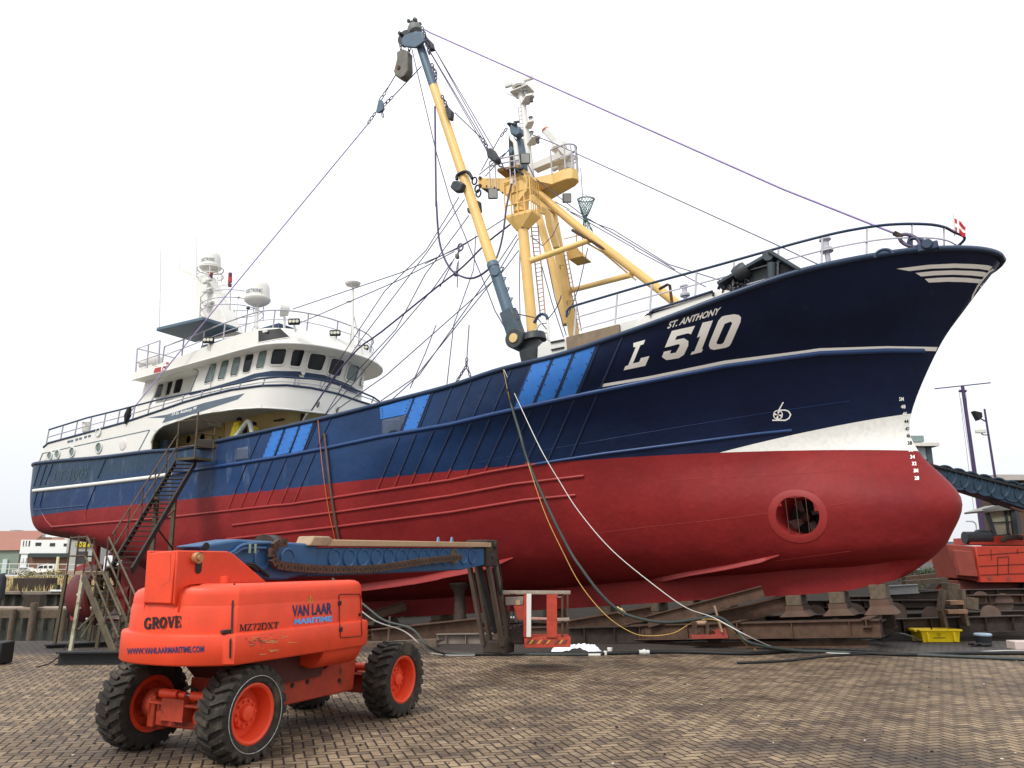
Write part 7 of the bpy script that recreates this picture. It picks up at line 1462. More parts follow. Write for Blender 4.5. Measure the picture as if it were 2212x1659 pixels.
# ================================================================== cradle, keel blocks, stairs, crane and loose things
YARD_M = MS
def yard_thing(name, label, cat, s, y, z=.38, group=None):
    w = sw((s, y, z)); M = MS.copy(); M.translation = V3(w); return thing(name, label, cat, M=M, group=group), np.array([s, y, z])
def rel(mb, o): mb.v = [tuple(np.array(p)-o) for p in mb.v]; return mb
ZR = .36
# rails
for y, lb in ((-1.55, 'worn steel slip rail on the near side of the keel, running down to the water'), (1.55, 'worn steel slip rail on the far side of the keel, behind the blocks')):
    t, o = yard_thing('slip_rail', lb, 'rail', -12, y, ZR-.1, 'slipway rails'); mb = MB(); mb.box((-23, y, ZR-.08), (43.5, .30, .05)); mb.box((-23, y, ZR), (43.5, .08, .12)); rel(mb, o).build('rail', M_rust, t)
# trolleys
spans = ((-31.5, -21.5, 'the stern, low near the water'), (-20.5, -9.0, 'amidships behind the boom lift'), (-8.0, -.9, 'the bow'))
for a, b, where in spans:
    t, o = yard_thing('slip_trolley', 'rusty steel slipway trolley with wheels and girders under '+where, 'trolley', (a+b)/2, 0, ZR+.06, 'slipway trolleys')
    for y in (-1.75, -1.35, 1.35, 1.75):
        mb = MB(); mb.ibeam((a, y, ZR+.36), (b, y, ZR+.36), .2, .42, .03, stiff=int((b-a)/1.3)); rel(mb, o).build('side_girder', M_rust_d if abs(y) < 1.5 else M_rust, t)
    n = int((b-a)/2.4)
    for k in range(n+1):
        s = a+.3+(b-a-.6)*k/n
        mb = MB(); mb.ibeam((s, -1.9, ZR+.50), (s, 1.9, ZR+.50), .22, .22, .03); rel(mb, o).build('cross_girder', M_rust, t)
        for y in (-1.55, 1.55):
            mb = MB(); mb.lathe([(.001, -.07), (.30, -.07), (.30, -.045), (.25, -.04), (.25, .06), (.001, .06)], (s-.75, y, ZR+.31), (0, 1, 0), 22); rel(mb, o).build('trolley_wheel', M_rust_d, t, smooth=40)
    for s0, s1 in ((a+1, a+4.2),):
        mb = MB(); mb.ibeam((s0, -1.9, ZR+.66), (s1, -1.2, ZR+1.35), .2, .32, .03); rel(mb, o).build('sloping_girder', M_rust, t)
# a second, empty trolley on the next berth, behind, and the near one by the tub
def right_trolley(label, rows, wheels, Y):
    t = thing('slip_trolley', label, 'trolley', (0, 0, 0), 0, 'slipway trolleys')
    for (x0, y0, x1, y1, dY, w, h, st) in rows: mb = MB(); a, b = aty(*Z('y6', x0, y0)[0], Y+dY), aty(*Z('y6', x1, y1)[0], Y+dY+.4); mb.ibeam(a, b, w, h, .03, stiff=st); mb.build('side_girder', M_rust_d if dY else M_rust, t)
    for X, Yz in wheels: mb = MB(); c = aty(*Z('y6', X, Yz)[0], Y+.35); mb.lathe([(.001, -.07), (.33, -.07), (.33, -.045), (.27, -.04), (.27, .06), (.001, .06)], c, (0, 1, 0), 24); mb.build('trolley_wheel', mat('wheel_rust', (.15, .10, .075), .8, var=.3), t, smooth=40)
right_trolley('low rusty trolley girders with wheels between the bow blocks and the timber trestle', ((280, 705, 2300, 655, .9, .25, .22, 0), (700, 620, 1900, 600, 3.0, .25, .2, 0)), ((215, 745), (670, 672), (960, 660), (1262, 652), (1525, 682), (1960, 672)), 25.4)
right_trolley('dark rusty trolley girders on the next berth behind the trestle', ((850, 560, 2300, 545, 0, .3, .3, 6), (1100, 515, 2300, 500, 1.5, .3, .3, 6), (600, 585, 1700, 580, -1.2, .3, .25, 4)), ((1890, 560), (2060, 575), (1180, 555)), 29.)
# keel blocks
kb = 0
NUM = ('under the forefoot', 'second back from the forefoot', 'third back from the forefoot', 'fourth back from the forefoot, behind the hose', 'fifth back from the forefoot', 'sixth back, behind the cage', 'seventh back beside the cage', 'eighth back by the jib arms', 'ninth back in the shade of the hull', 'tenth back in the shade of the hull', 'eleventh back under the boom', 'twelfth back under the stern', 'last aft under the stern')
for i, s in enumerate((-1.0, -2.05, -3.2, -5.2, -6.3, -7.4, -9.0, -11, -13.2, -15.6, -18.2, -21.5, -25.5)):
    zt = float(kz(keel)(s)[0]); t, o = yard_thing('keel_block', 'rusty keel block with timber pad '+NUM[i], 'keel block', s, 0, ZR+.62, 'keel blocks under the trawler')
    h = zt-(ZR+.62); w = .42
    mb = MB(); b0 = ZR+.62; hs = max(.12, h*.5)
    mb.grid([[(s-.40, -.55, b0), (s+.40, -.55, b0), (s+.40, .55, b0), (s-.40, .55, b0)], [(s-.24, -.45, b0+hs*.55), (s+.24, -.45, b0+hs*.55), (s+.24, .45, b0+hs*.55), (s-.24, .45, b0+hs*.55)], [(s-.24, -.45, b0+hs), (s+.24, -.45, b0+hs), (s+.24, .45, b0+hs), (s-.24, .45, b0+hs)]], cv=True); mb.add([(s-.24, -.45, b0+hs), (s+.24, -.45, b0+hs), (s+.24, .45, b0+hs), (s-.24, .45, b0+hs)], [(0, 1, 2, 3)]); rel(mb, o).build('pedestal', mat('pedestal_rust', (.095, .054, .037), .85, var=.35, dirt=(.08, .05, .035), damt=.2, bump=.2), t, smooth=0)
    mb = MB(); mb.box((s, 0, (b0+hs+zt)/2), (w, .86, zt-b0-hs-.004)); rel(mb, o).build('timber_pad', M_wood, t, bevel=.02)
# bilge props
for s, uv, lb in ((-13.5, None, 'flared steel bilge post beneath the hull left of the jib arms'), (-19.5, None, 'flared steel bilge post beneath the hull behind the boom lift'), (-24.5, None, 'flared steel bilge post beneath the hull near the stern')):
    q, nn = SK.near((s, -1.9, 2.4)); t, o = yard_thing('bilge_post', lb, 'prop', s, q[1], ZR, 'bilge posts under the hull'); mb = MB(); mb.lathe([(.34, 0), (.30, .5), (.19, 1.0), (.18, q[2]-ZR-.3), (.36, q[2]-ZR-.05)], (s, q[1], ZR), (0, 0, 1), 16); rel(mb, o).build('post', M_rust_d, t, smooth=40); mb = MB(); mb.box((s, q[1], q[2]-.05), (.5, .4, .12)); rel(mb, o).build('pad', M_wood, t)
# long loose beams in front of the trolley
def loose_beam(name, label, pts, Y, w, h, m, ib=True, stiff=0, cat='beam'):
    a, b = [aty(*p, y_) for p, y_ in zip(pts, Y)]; mb = MB()
    (mb.ibeam(a, b, w, h, .025, stiff=stiff) if ib else mb.bar(a, b, w, h)); return tag(mb.build(name, m, None, smooth=0), label, cat)
loose_beam('steel_beam', 'long rusty I beam lying in front of the trolley, left of the cage', Z('y4', 1560, 950, 1990, 945), (23.6, 23.6), .25, .42, mat('pale_rust', (.20, .16, .13), .8, var=.3, dirt=(.1, .06, .04), damt=.2), True, 3)
loose_beam('steel_beam', 'brown sloping I beam rising from the cage towards the bow blocks', Z('y5', 660, 640, 1420, 505), (24.0, 24.6), .24, .4, M_rust)
loose_beam('steel_beam', 'brown sloping I beam rising to the right of the red winch stand', Z('y5', 1850, 590)+Z('y6', 470, 570), (23.2, 23.2), .26, .42, M_rust)
loose_beam('steel_beam', 'dark sloping girder behind the rear wheel of the boom lift', Z('y4', 1080, 930, 1900, 840), (23.2, 24.0), .26, .5, M_rust)
loose_beam('steel_beam', 'long front I beam with web stiffeners, from the cage to the right edge', Z('y5', 750, 690)+Z('y6', 2212, 725), (23.6, 25.0), .3, .46, M_rust_d, True, 16)
loose_beam('timber_baulk', 'dark timber lying on the ground behind the rear wheel', Z('y4', 1030, 985, 1560, 960), (22.7, 22.8), .3, .2, M_wood, False, cat='timber')
a = aty(*Z('y4', 1203, 890)[0], 20.6); tag(MB().bar(a-np.array([0, 0, .45]), a+np.array([.03, 0, .4]), .1, .04).build('wooden_stake', M_wood, None), 'short upright wooden stake beside the left hose', 'stake')
# winch stand with stake (red feet)
t = thing('winch_stand', 'small red footed winch stand with a roller on the trolley beam', 'winch', (0, 0, 0))
mb = MB(); a, b = [aty(*p, 22.4) for p in Z('y5', 1765, 588, 1860, 588)]; mb.cyl(a, b, .07, n=14); mb.build('roller', mat('brass_roller', (.36, .24, .15), .5, metal=.3), t)
for X in (1765, 1862): mb = MB(); a, b = [aty(*p, 22.4) for p in Z('y5', X, 575, X, 690)]; mb.bar(a, b, .07, .3, up=(0, 1, 0)); mb.build('side_plate', M_rust, t)
mb = MB(); a, b = [aty(*p, 22.4) for p in Z('y5', 1735, 695, 2020, 690)]; mb.bar(a, b, .35, .10); mb.build('foot', mat('worn_red', (.28, .05, .035), .7, var=.4, dirt=(.09, .05, .03), damt=.3), t); mb = MB(); a, b = [aty(*p, 22.45) for p in Z('y5', 1960, 640, 1975, 690)]; mb.bar(a, b, .3, .3); mb.build('bracket', mat('worn_red', (.3, .05, .04)), t)
tag(MB().bar(*[aty(*p, 22.2) for p in Z('y5', 1925, 450, 1985, 660)], .09, .05).build('wooden_stake', mat('pale_stake', (.30, .20, .12), .8, var=.3), None), 'leaning pale wooden stake beside the red winch stand', 'stake')
# timber trestle at the right
t = thing('timber_trestle', 'weathered timber trestle standing against the trolley right of the yellow tub', 'trestle', (0, 0, 0))
for q in ((1612, 480, 1590, 640), (1750, 475, 1755, 625), (1600, 640, 1625, 752), (1755, 625, 1785, 745)): mb = MB(); a, b = [aty(*p, 24.5) for p in Z('y6', *q)]; mb.bar(a, b, .1, .28, up=(0, 1, 0)); mb.build('upright', M_wood, t, bevel=.01)
for q, Y in (((1640, 575, 1740, 572), 24.5), ((1625, 640, 1770, 638), 24.4)): mb = MB(); a, b = [aty(*p, Y) for p in Z('y6', *q)]; mb.bar(a, b, .4, .12); mb.build('cross_piece', mat('warm_timber', (.26, .15, .09), .85, var=.3), t, bevel=.01)
for q in ((1640, 430, 1705, 560), (1775, 535, 1850, 625)): mb = MB(); a, b = [aty(*p, 25.2) for p in Z('y6', q[0]+30, q[1], q[0]+30, q[3])]; mb.bar(a, b, .38, .4, up=(0, 1, 0)); mb.build('timber_block', M_wood, t, bevel=.02)
# scrap behind the forefoot
random.seed(21)
for k, (X, Y, l, lb) in enumerate(((1250, 480, 1.6, 'grey flanged girder offcut behind the forefoot'), (1350, 530, 2.6, 'dark steel bar lying behind the forefoot'), (1480, 420, 1.8, 'pale timber plank on scrap behind the forefoot'), (1900, 575, 2.2, 'pale square timber lying in front of the red crane'), (2050, 600, 2.4, 'brown square timber lying under the red crane'), (1180, 545, 2.0, 'rusty channel behind the right keel block'))):
    p = aty(*Z('y6', X, Y)[0], 28.+k*.7); mb = MB(); d = np.array([math.cos(-.4+k*.35), math.sin(-.4+k*.35)*.6, .06]); (mb.ibeam(p-d*l/2, p+d*l/2, .22, .3) if k in (0, 1, 5) else mb.bar(p-d*l/2, p+d*l/2, .22, .18)); tag(mb.build('scrap_beam', (M_greyfar, M_rust_d, M_wood, M_wood, M_rust, M_rust)[k], None), lb, 'scrap beam')
# ---- access stairs
M_stair = mat('stair_steel', (.035, .028, .022), .8, var=.4, scale=5, dirt=(.15, .08, .045), damt=.25, dscale=2.5)
M_stair_p = mat('stair_rail_brown', (.075, .045, .028), .8, var=.4, scale=5, dirt=(.22, .19, .13), damt=.2, dscale=3)
M_stair_g = mat('stair_rail_olive', (.085, .068, .04), .8, var=.4, scale=5, dirt=(.10, .05, .03), damt=.25, dscale=3)
ST = thing('access_stair', 'tall rusty steel stair climbing from a low landing to the main deck at the stern', 'stairs', (0, 0, 0))
YB, YT = 24., 29.6
def y1p(X, Y, D_): return aty(*Z('y1', X, Y)[0], D_)
lb_, lt_ = y1p(880, 1575, YB), y1p(1410, 705, YT); rb_, rt_ = y1p(1060, 1580, YB), y1p(1575, 690, YT)
rb_[2] = lb_[2]; rt_[2] = lt_[2]
for a, b in ((lb_, lt_), (rb_, rt_)): mb = MB(); mb.bar(a, b, .05, .24); mb.build('stringer', M_stair, ST)
for k in range(24):
    t_ = (k+.5)/24; a = lb_*(1-t_)+lt_*t_; b = rb_*(1-t_)+rt_*t_; mb = MB(); mb.bar(a, b, .24, .035); mb.build('tread', M_stair, ST)
for h in (.55, 1.05):
    mb = MB(); mb.tube([lb_+np.array([-.03, 0, h]), lt_+np.array([-.03, 0, h])], .026, 7); mb.build('handrail', M_stair_p, ST)
for t_ in (.04, .22, .42, .62, .82): a = lb_*(1-t_)+lt_*t_; mb = MB(); mb.tube([a, a+np.array([-.03, 0, 1.08])], .022, 6); mb.build('rail_post', M_stair_p, ST)
for X, Y0, Y1, D_ in ((1262, 980, 1445, 27.4), (1408, 950, 1440, 29.2)):
    a, b = y1p(X, Y0, D_), y1p(X-25, Y1, D_); b[2] = -1.6; mb = MB(); mb.bar(a, b, .13, .13, up=(1, 0, 0)); mb.build('support_post', M_stair_g, ST)
a, b = y1p(1272, 1205, 27.5), y1p(1410, 1080, 29.1); mb = MB(); mb.tube([a, b], .035, 6); mb.build('brace', M_stair_p, ST); a, b = y1p(1270, 1240, 27.5), y1p(1390, 1400, 29.1); mb = MB(); mb.tube([a, b], .03, 6); mb.build('brace', M_stair_p, ST)
# top platform
tp_ = [y1p(1412, 690, YT), y1p(1562, 668, YT-.5), y1p(1708, 680, YT+.2)]; zt = tp_[0][2]; tp_ = [np.array([p[0], p[1], zt]) for p in tp_]; tp_.append(tp_[0]+tp_[2]-tp_[1])
mb = MB(); mb.prism(tp_, (0, 0, .10)); mb.build('top_platform', M_stair_g, ST)
for h in (.5, 1.0, 1.5): mb = MB(); mb.tube([p+np.array([0, 0, h]) for p in (tp_[0], tp_[1], tp_[2])] if h != 1.0 else [tp_[1]+np.array([0, 0, h]), tp_[2]+np.array([0, 0, h])], .028, 6); mb.build('platform_rail', M_stair_p, ST)
for i, h in ((0, 1.5), (1, 1.5), (2, 1.3), (3, 2.0)): mb = MB(); mb.bar(tp_[i], tp_[i]+np.array([0, 0, h]), .05, .05, up=(1, 0, 0)); mb.build('platform_post', M_stair_g, ST)
a = y1p(1700, 560, YT+.6); mb = MB(); mb.box(a, (1.1, .5, .34)); mb.build('gangway_step', M_stair, ST, bevel=.02)
# landing and lower flight
T2 = thing('lower_stair', 'short rusty steel stair and railed landing at the foot of the tall stair', 'stairs', (0, 0, 0))
def y2p(X, Y, D_): return aty(*Z('y2', X, Y)[0], D_)
ld = [y2p(585, 570, 22.6), y2p(735, 552, 21.6), y2p(960, 548, 22.4), y2p(800, 560, 24)]; zl_ = ld[1][2]; ld = [np.array([p[0], p[1], zl_]) for p in ld]
mb = MB(); mb.prism(ld, (0, 0, .08)); mb.build('landing', mat('landing_plank', (.28, .2, .13), .8, var=.3), T2)
l0, l1 = y2p(735, 560, 21.5), y2p(1035, 1270, 19.6); r0_, r1_ = y2p(925, 555, 21.8), y2p(1110, 1000, 19.9); l1[2] = 0.02; r1_ = l1+(r0_-l0)
for a, b in ((l0, l1), (r0_, r1_)): mb = MB(); mb.bar(a, b, .05, .2); mb.build('stringer', M_stair_g, T2)
for k in range(11): t_ = (k+.5)/11; a = l0*(1-t_)+l1*t_; b = r0_*(1-t_)+r1_*t_; mb = MB(); mb.bar(a, b, .2, .03); mb.build('tread', M_stair, T2)
for a, b in ((l0, l1), (r0_, r1_)):
    for h in (.5, 1.0): mb = MB(); mb.tube([a+np.array([0, 0, h]), b+np.array([0, 0, h])], .026, 7); mb.build('handrail', M_stair_g, T2)
    for t_ in (0, .33, .66, .98): q = a*(1-t_)+b*t_; mb = MB(); mb.tube([q, q+np.array([0, 0, 1.0])], .022, 6); mb.build('rail_post', M_stair_p, T2)
for h in (.5, 1.0): mb = MB(); mb.tube([p+np.array([0, 0, h]) for p in (ld[1], ld[0], ld[3])], .024, 6); mb.build('landing_rail', M_stair_p, T2)
for p in (ld[0], ld[1], ld[3], (ld[0]+ld[1])/2): mb = MB(); mb.tube([p, p+np.array([0, 0, 1.05])], .024, 6); mb.build('rail_post', M_stair_p, T2)
for i, (X, Y) in enumerate(((650, 1290), (850, 1240), (705, 1150), (1040, 1100))): p = (ld[1], ld[2], ld[0], (ld[2]+ld[3])/2)[i]; q = np.array([p[0]-.1, p[1], 0]); mb = MB(); mb.bar(p, q, .08, .08, up=(1, 0, 0)); mb.build('support_leg', mat('white_tape_leg', (.45, .42, .3), .8, var=.4, dirt=(.1, .08, .05), damt=.4) if i == 0 else M_stair_g, T2)
for q in ((690, 1040, 850, 880, 20.8, 21.2), (720, 1110, 850, 900, 20.8, 21.2), (640, 1290, 1000, 1250, 19.8, 19.8)): mb = MB(); mb.tube([y2p(q[0], q[1], q[4]), y2p(q[2], q[3], q[5])], .03, 6); mb.build('brace', M_stair_g, T2)
mb = MB(); a, b = atz(*Z('y2', 510, 1345)[0]), atz(*Z('y2', 1130, 1340)[0]); a[2] = b[2] = .14; mb.ibeam(a, b, .3, .28); mb.build('skid_beam', M_black, T2); mb = MB(); a, b = aty(*Z('y2', 400, 1235)[0], 22.4), aty(*Z('y2', 1010, 1200)[0], 22.8); mb.ibeam(a, b, .3, .4); mb.build('skid_beam', M_black, T2)
for q in ((855, 400, 930, 385, 1000, 470, 905, 540), (945, 880, 1060, 905, 1040, 945, 960, 940)): pass
mb = MB(); P = [y2p(X, Y, 25) for X, Y in ((925, 385), (985, 380), (1005, 415), (1075, 425), (1050, 470), (945, 480), (905, 535))]; mb.prism(P, (0, .12, 0)); tag(mb.build('plastic_sheet', M_plastic_w, None, bevel=.03), 'white plastic sheeting hanging behind the stair landing', 'plastic sheet')
mb = MB(); P = [y2p(X, Y, 21) for X, Y in ((940, 910), (1065, 905), (1060, 945), (960, 940))]; mb.prism(P, (0, .3, 0)); tag(mb.build('plywood_sheet', mat('pale_board', (.45, .38, .33), .7), None, bevel=.01), 'pale board wedged under the lower stair', 'board')
# ---- red mobile machine with lattice-hole boom, right edge
MY = 36.; RC = thing('mobile_crane', 'red mobile crane with blue perforated boom and glazed cab at the right edge', 'crane', (0, 0, 0))
M_rc = mat('crane_red', (.42, .038, .016), .5, var=.15, dirt=(.2, .03, .015), damt=.1); M_rc2 = mat('crane_brick_red', (.24, .045, .03), .6, var=.2, dirt=(.08, .04, .03), damt=.2)
def y7p(X, Y, D_): return aty(*Z('y7', X, Y)[0], D_)
f0 = [y7p(738, 1262, MY), y7p(1500, 1195, MY), y7p(1500, 1500, MY), y7p(788, 1530, MY)]; f0[3][0] = f0[0][0]; f0[1][2] = f0[0][2]; f0[2][2] = f0[3][2]
mb = MB(); mb.prism(f0, (0, 2.4, 0)); BD = mb.build('engine_cover', M_rc, RC, bevel=.04)
for q in ((760, 1330, 1180, 1300), (770, 1410, 1180, 1390), (780, 1475, 1180, 1460), (855, 1285, 860, 1365), (905, 1345, 985, 1340), (905, 1345, 905, 1480), (985, 1340, 985, 1470), (1050, 1285, 1050, 1320)): a, b = y7p(q[0], q[1], MY-.012), y7p(q[2], q[3], MY-.012); mb = MB(); mb.bar(a, b, .02, .03); mb.build('panel_gap', mat('red_gap', (.12, .012, .008), .7), BD)
for X, Y in ((850, 1497), (985, 1502)): a = y7p(X, Y, MY-.02); mb = MB(); mb.cyl(a, a+np.array([0, .05, 0]), .1, n=14); mb.build('filler_cap', M_rc2, BD)
mb = MB(); mb.prism([y7p(528, 1245, MY+.6), y7p(730, 1262, MY+.1), y7p(785, 1530, MY+.1), y7p(612, 1500, MY+.6)], (0, 1.8, 0)); mb.build('counterweight', M_rc2, RC, bevel=.04)
mb = MB(); mb.prism([y7p(585, 1290, MY+.2), y7p(715, 1300, MY-.02), y7p(765, 1490, MY-.02), y7p(625, 1480, MY+.2)], (0, .3, 0)); mb.build('side_locker', M_rc2, RC, bevel=.03)
mb = MB(); a = y7p(770, 1200, MY+1); mb.cyl(a-np.array([.7, 0, 0]), a+np.array([.5, 0, 0]), .28, n=16); mb.build('silencer', M_darkgrey, RC); mb = MB(); a = y7p(790, 1165, MY+1.2); mb.lathe([(.14, -.5), (.14, 0), (.34, .02), (.30, .12), (.001, .2)], a, (0, 0, 1), 16); mb.build('air_intake', M_darkgrey, RC)
mb = MB(); mb.tube(catmull([y7p(945, 1230, MY+.4), y7p(955, 1210, MY+.4), y7p(1030, 1195, MY+.4), y7p(1085, 1200, MY+.4)], 4), .12, 8); mb.build('exhaust_pipe', M_rust_d, RC)
mb = MB(); mb.prism([y7p(700, 1200, MY+.8), y7p(1500, 1150, MY+.8), y7p(1500, 1260, MY+.8), y7p(700, 1250, MY+.8)], (0, 1.4, 0)); mb.build('deck_plate', M_rc, RC)
mb = MB(); a = y7p(560, 1530, MY); b = y7p(1500, 1660, MY); mb.box(((a[0]+b[0])/2, MY+1.4, (a[2]+b[2])/2), (b[0]-a[0], 1.6, .9)); mb.build('carrier', mat('carrier_red', (.11, .022, .014), .7, var=.3, dirt=(.05, .03, .02), damt=.3), RC, bevel=.04)
for X in (478, 1180):
    a = y7p(X, 1592, MY+.3); mb = MB(); mb.lathe([(.30, -.2), (.42, -.22), (.56, -.17), (.58, 0), (.56, .17), (.42, .22), (.30, .2)], a, (0, 1, 0), 30); W_ = mb.build('wheel', M_tyre, RC, smooth=40); mb = MB(); mb.lathe([(.31, -.14), (.29, -.05), (.12, .0), (.10, -.08), (.001, -.09)], a, (0, 1, 0), 24); mb.build('rim', M_rc2, W_)
# cab
for q in ((825, 1015, 885, 1190, .16), (960, 985, 985, 1185, .10), (1005, 960, 1030, 1175, .22), (800, 1000, 960, 955, .14), (875, 1090, 1000, 1082, .06), (870, 1188, 1000, 1180, .1)): a, b = y7p(q[0], q[1], MY+1), y7p(q[2], q[3], MY+1); mb = MB(); mb.bar(a, b, q[4], q[4], up=(0, 1, 0)); mb.build('cab_frame', mat('cab_grey', (.05, .06, .065), .5, var=.2), RC)
mb = MB(); mb.prism([y7p(850, 1010, MY+1.02), y7p(1005, 975, MY+1.02), y7p(1020, 1185, MY+1.02), y7p(885, 1190, MY+1.02)], (0, .03, 0)); mb.build('cab_window', mat('dirty_pane', (.45, .43, .30), .3, var=.35, scale=2, dirt=(.2, .2, .16), damt=.1), RC); mb = MB(); mb.prism([y7p(797, 1000, MY+.8), y7p(960, 950, MY+.8), y7p(1040, 965, MY+.8), y7p(1040, 990, MY+.8), y7p(805, 1012, MY+.8)], (0, 1.6, 0)); mb.build('cab_roof', mat('cab_roof_grey', (.2, .19, .17), .7), RC)
mb = MB(); mb.prism([y7p(860, 1000, MY+2.6), y7p(1040, 985, MY+2.6), y7p(1040, 1190, MY+2.6), y7p(860, 1195, MY+2.6)], (0, .05, 0)); mb.build('cab_back', mat('dirty_pane', (.45, .43, .3)), RC)
mb = MB(); mb.prism([y7p(400, 655, MY-1), y7p(1500, 930, MY-1), y7p(1500, 1090, MY-1), y7p(1099, 985, MY-1), y7p(620, 830, MY-1), y7p(400, 780, MY-1)], (0, .9, 0)); BO = mb.build('boom', mat('crane_boom_blue', (.013, .035, .06), .5, var=.25), RC, bevel=.03)
a, b = y7p(400, 660, MY-1.06), y7p(1500, 935, MY-1.06); mb = MB(); mb.bar(a, b, .1, .1); mb.build('boom_flange', M_black, BO)
for X, Y in ((520, 745), (615, 768), (710, 791), (808, 812), (910, 836), (1010, 857), (1110, 880)):
    a = y7p(X, Y, MY-1.0); mb = MB(); mb.lathe([(.50, 0), (.49, .05), (.43, .05), (.38, -.01), (.001, -.012)], a, (0, -1, 0), 24); mb.build('boom_dimple', mat('crane_boom_blue', (.013, .035, .06)), BO, smooth=40)
mb = MB(); mb.prism([y7p(800, 870, MY-.4), y7p(1099, 985, MY-.4), y7p(1000, 955, MY-.4), y7p(935, 955, MY-.4)], (0, .6, 0)); mb.build('boom_foot', M_black, RC); mb = MB(); mb.bar(y7p(1010, 955, MY-.6), y7p(1500, 1150, MY-.6), .25, .25); mb.build('lift_cylinder', M_grey_white, RC)
# ---- hoses and ropes
def hose(name, label, hull, low, r, m, cat='hose', off=.06):
    P = [SK.hit(u, v, off) for u, v in hull]; P = [sw(h[0]) for h in P if h]
    for u, v, Y in low: P.append(aty(u, v, Y) if Y else atz(u, v, r))
    P = catmull(P, 6); P = [np.array([p[0], p[1], max(p[2], r) if p[1] < YE else p[2]]) for p in P]; mb = MB(); mb.tube(P, r, 8); return tag(mb.build(name, m, None, smooth=60), label, cat)
hose('hanging_hose', 'dark green hose hanging down the hull and along the yard edge to the right', [(1086, 797), (1097, 840), (1108, 881)], [(1123, 936, 22.3), (1140, 995, 22.1), (1189, 1107, 21.6), (1230, 1188, 21.3), (1254.5, 1226, 21.1), (1294.7, 1279.5, 20.9), (1335, 1317, 20.8), (1375, 1334.6, 20.7), (1429, 1344, 20.7), (1482.7, 1341, 20.8), (1549.8, 1333, 20.9), (1590, 1360, 20.8), (1625, 1390, 20.5), (1741, 1407, 0), (1916, 1412, 0), (2212, 1424, 0), (2500, 1432, 0)], .04, M_hose_d)
hose('hanging_hose', 'white hose hanging from the bulwark in a long curve to the yard', [(1090, 797), (1118, 860)], [(1167, 968, 21.9), (1210, 1042, 21.6), (1252, 1107, 21.3), (1321.5, 1188, 20.9), (1415.5, 1266, 20.6), (1482.7, 1313, 20.5), (1542, 1334.6, 20.7), (1620, 1376, 20.3), (1683, 1400, 0), (1800, 1411, 0), (2033, 1411, 0), (2130, 1407, 0), (2212, 1405, 0), (2400, 1409, 0)], .012, M_hose_w)
hose('hanging_line', 'thin yellow cord looping down the hull to the red winch stand', [(1089, 797), (1100, 850), (1112, 900)], [(1142, 1005, 22.), (1176.5, 1107, 21.6), (1214, 1188, 21.3), (1254, 1263, 21.), (1308, 1328, 20.7), (1362, 1365, 20.6), (1402, 1373.5, 20.6), (1456, 1367, 20.7), (1504, 1341, 20.9), (1558, 1344, 20.7), (1620, 1400, 0), (1633, 1404, 0)], .010, M_hose_y, 'cord')
hose('hanging_pipe', 'dark flexible pipe hanging down the middle of the hull behind the boom', Z('b', 1100, 370, 1112, 520, 1125, 640, 1145, 820, 1160, 960, 1200, 1240, 1250, 1500), [], .045, mat('brown_hose', (.09, .06, .05), .6, var=.3))
hose('hanging_line', 'orange cord hanging beside the dark pipe on the hull', Z('b', 1055, 400, 1080, 680, 1105, 900, 1150, 1200, 1210, 1475), [], .014, mat('orange_cord', (.5, .14, .02), .6), 'cord')
hose('ground_hose', 'thick black hose lying along the edge of the bricks', [], [(1026, 1413, 0), (1214, 1411.5, 0), (1320, 1411, 0), (1460, 1408, 0), (1620, 1411.5, 0), (1750, 1405, 0), (1950, 1414, 0), (2060, 1411, 0), (2212, 1411, 0), (2500, 1413, 0)], .045, M_black)
hose('ground_hose', 'pair of grey hoses curving down behind the rear wheel of the boom lift', [], [(718, 1250, 21.2), (794, 1313, 20.6), (832, 1341, 20.4), (890, 1359, 20.2), (925, 1397, 19.8), (966, 1413, 0), (1026, 1413, 0), (1230, 1414, 0), (1300, 1413, 0)], .03, M_hose_d)
hose('ground_hose', 'pale thin hose beside the hoses behind the rear wheel', [], [(720, 1262, 21.2), (800, 1335, 20.5), (870, 1362, 20.3), (905, 1390, 19.9), (930, 1412, 0), (985, 1416, 0), (1150, 1412, 0)], .018, M_hose_g)
hose('ground_rope', 'dark chain like rope lying across the bricks at the right', [], [(1593, 1432, 0), (1650, 1430, 0), (1712, 1426, 0), (1790, 1417, 0), (1860, 1413, 0), (1917, 1410, 0)], .03, M_black, 'rope')
hose('ground_hose', 'thin grey hose looping behind the yellow tub', [], [(1722, 1388, 0), (1820, 1386, 0), (1900, 1380, 0), (1935, 1369, 21.5), (1960, 1372, 21.6), (1990, 1385, 0)], .022, M_hose_d)
hose('ground_wire', 'thin wire lying from the stair foot across the wet concrete', [], [(78, 1441, 0), (105, 1434, 0), (125, 1420, 0), (150, 1388, 21.5)], .012, M_black, 'wire')
for X, Y in ((1172, 494), (1162, 484)): pass
for X, Y, hull_ in ((1170, 490, 20.85), (1360, 822, 0)): a = aty(*Z('y5', X, Y)[0], hull_) if hull_ else atz(*Z('y5', X, Y)[0], .05); mb = MB(); d = np.array([.7, 0, -.5]) if hull_ else np.array([1, .05, 0]); d /= np.linalg.norm(d); mb.cyl(a-d*.13, a+d*.13, .055, n=12); mb.cyl(a-d*.03, a+d*.03, .075, n=12); tag(mb.build('hose_coupling', M_cream if hull_ else M_grey_white, None), 'brass hose coupling on the hanging hose above the beams' if hull_ else 'pale hose coupling on the black ground hose', 'coupling')
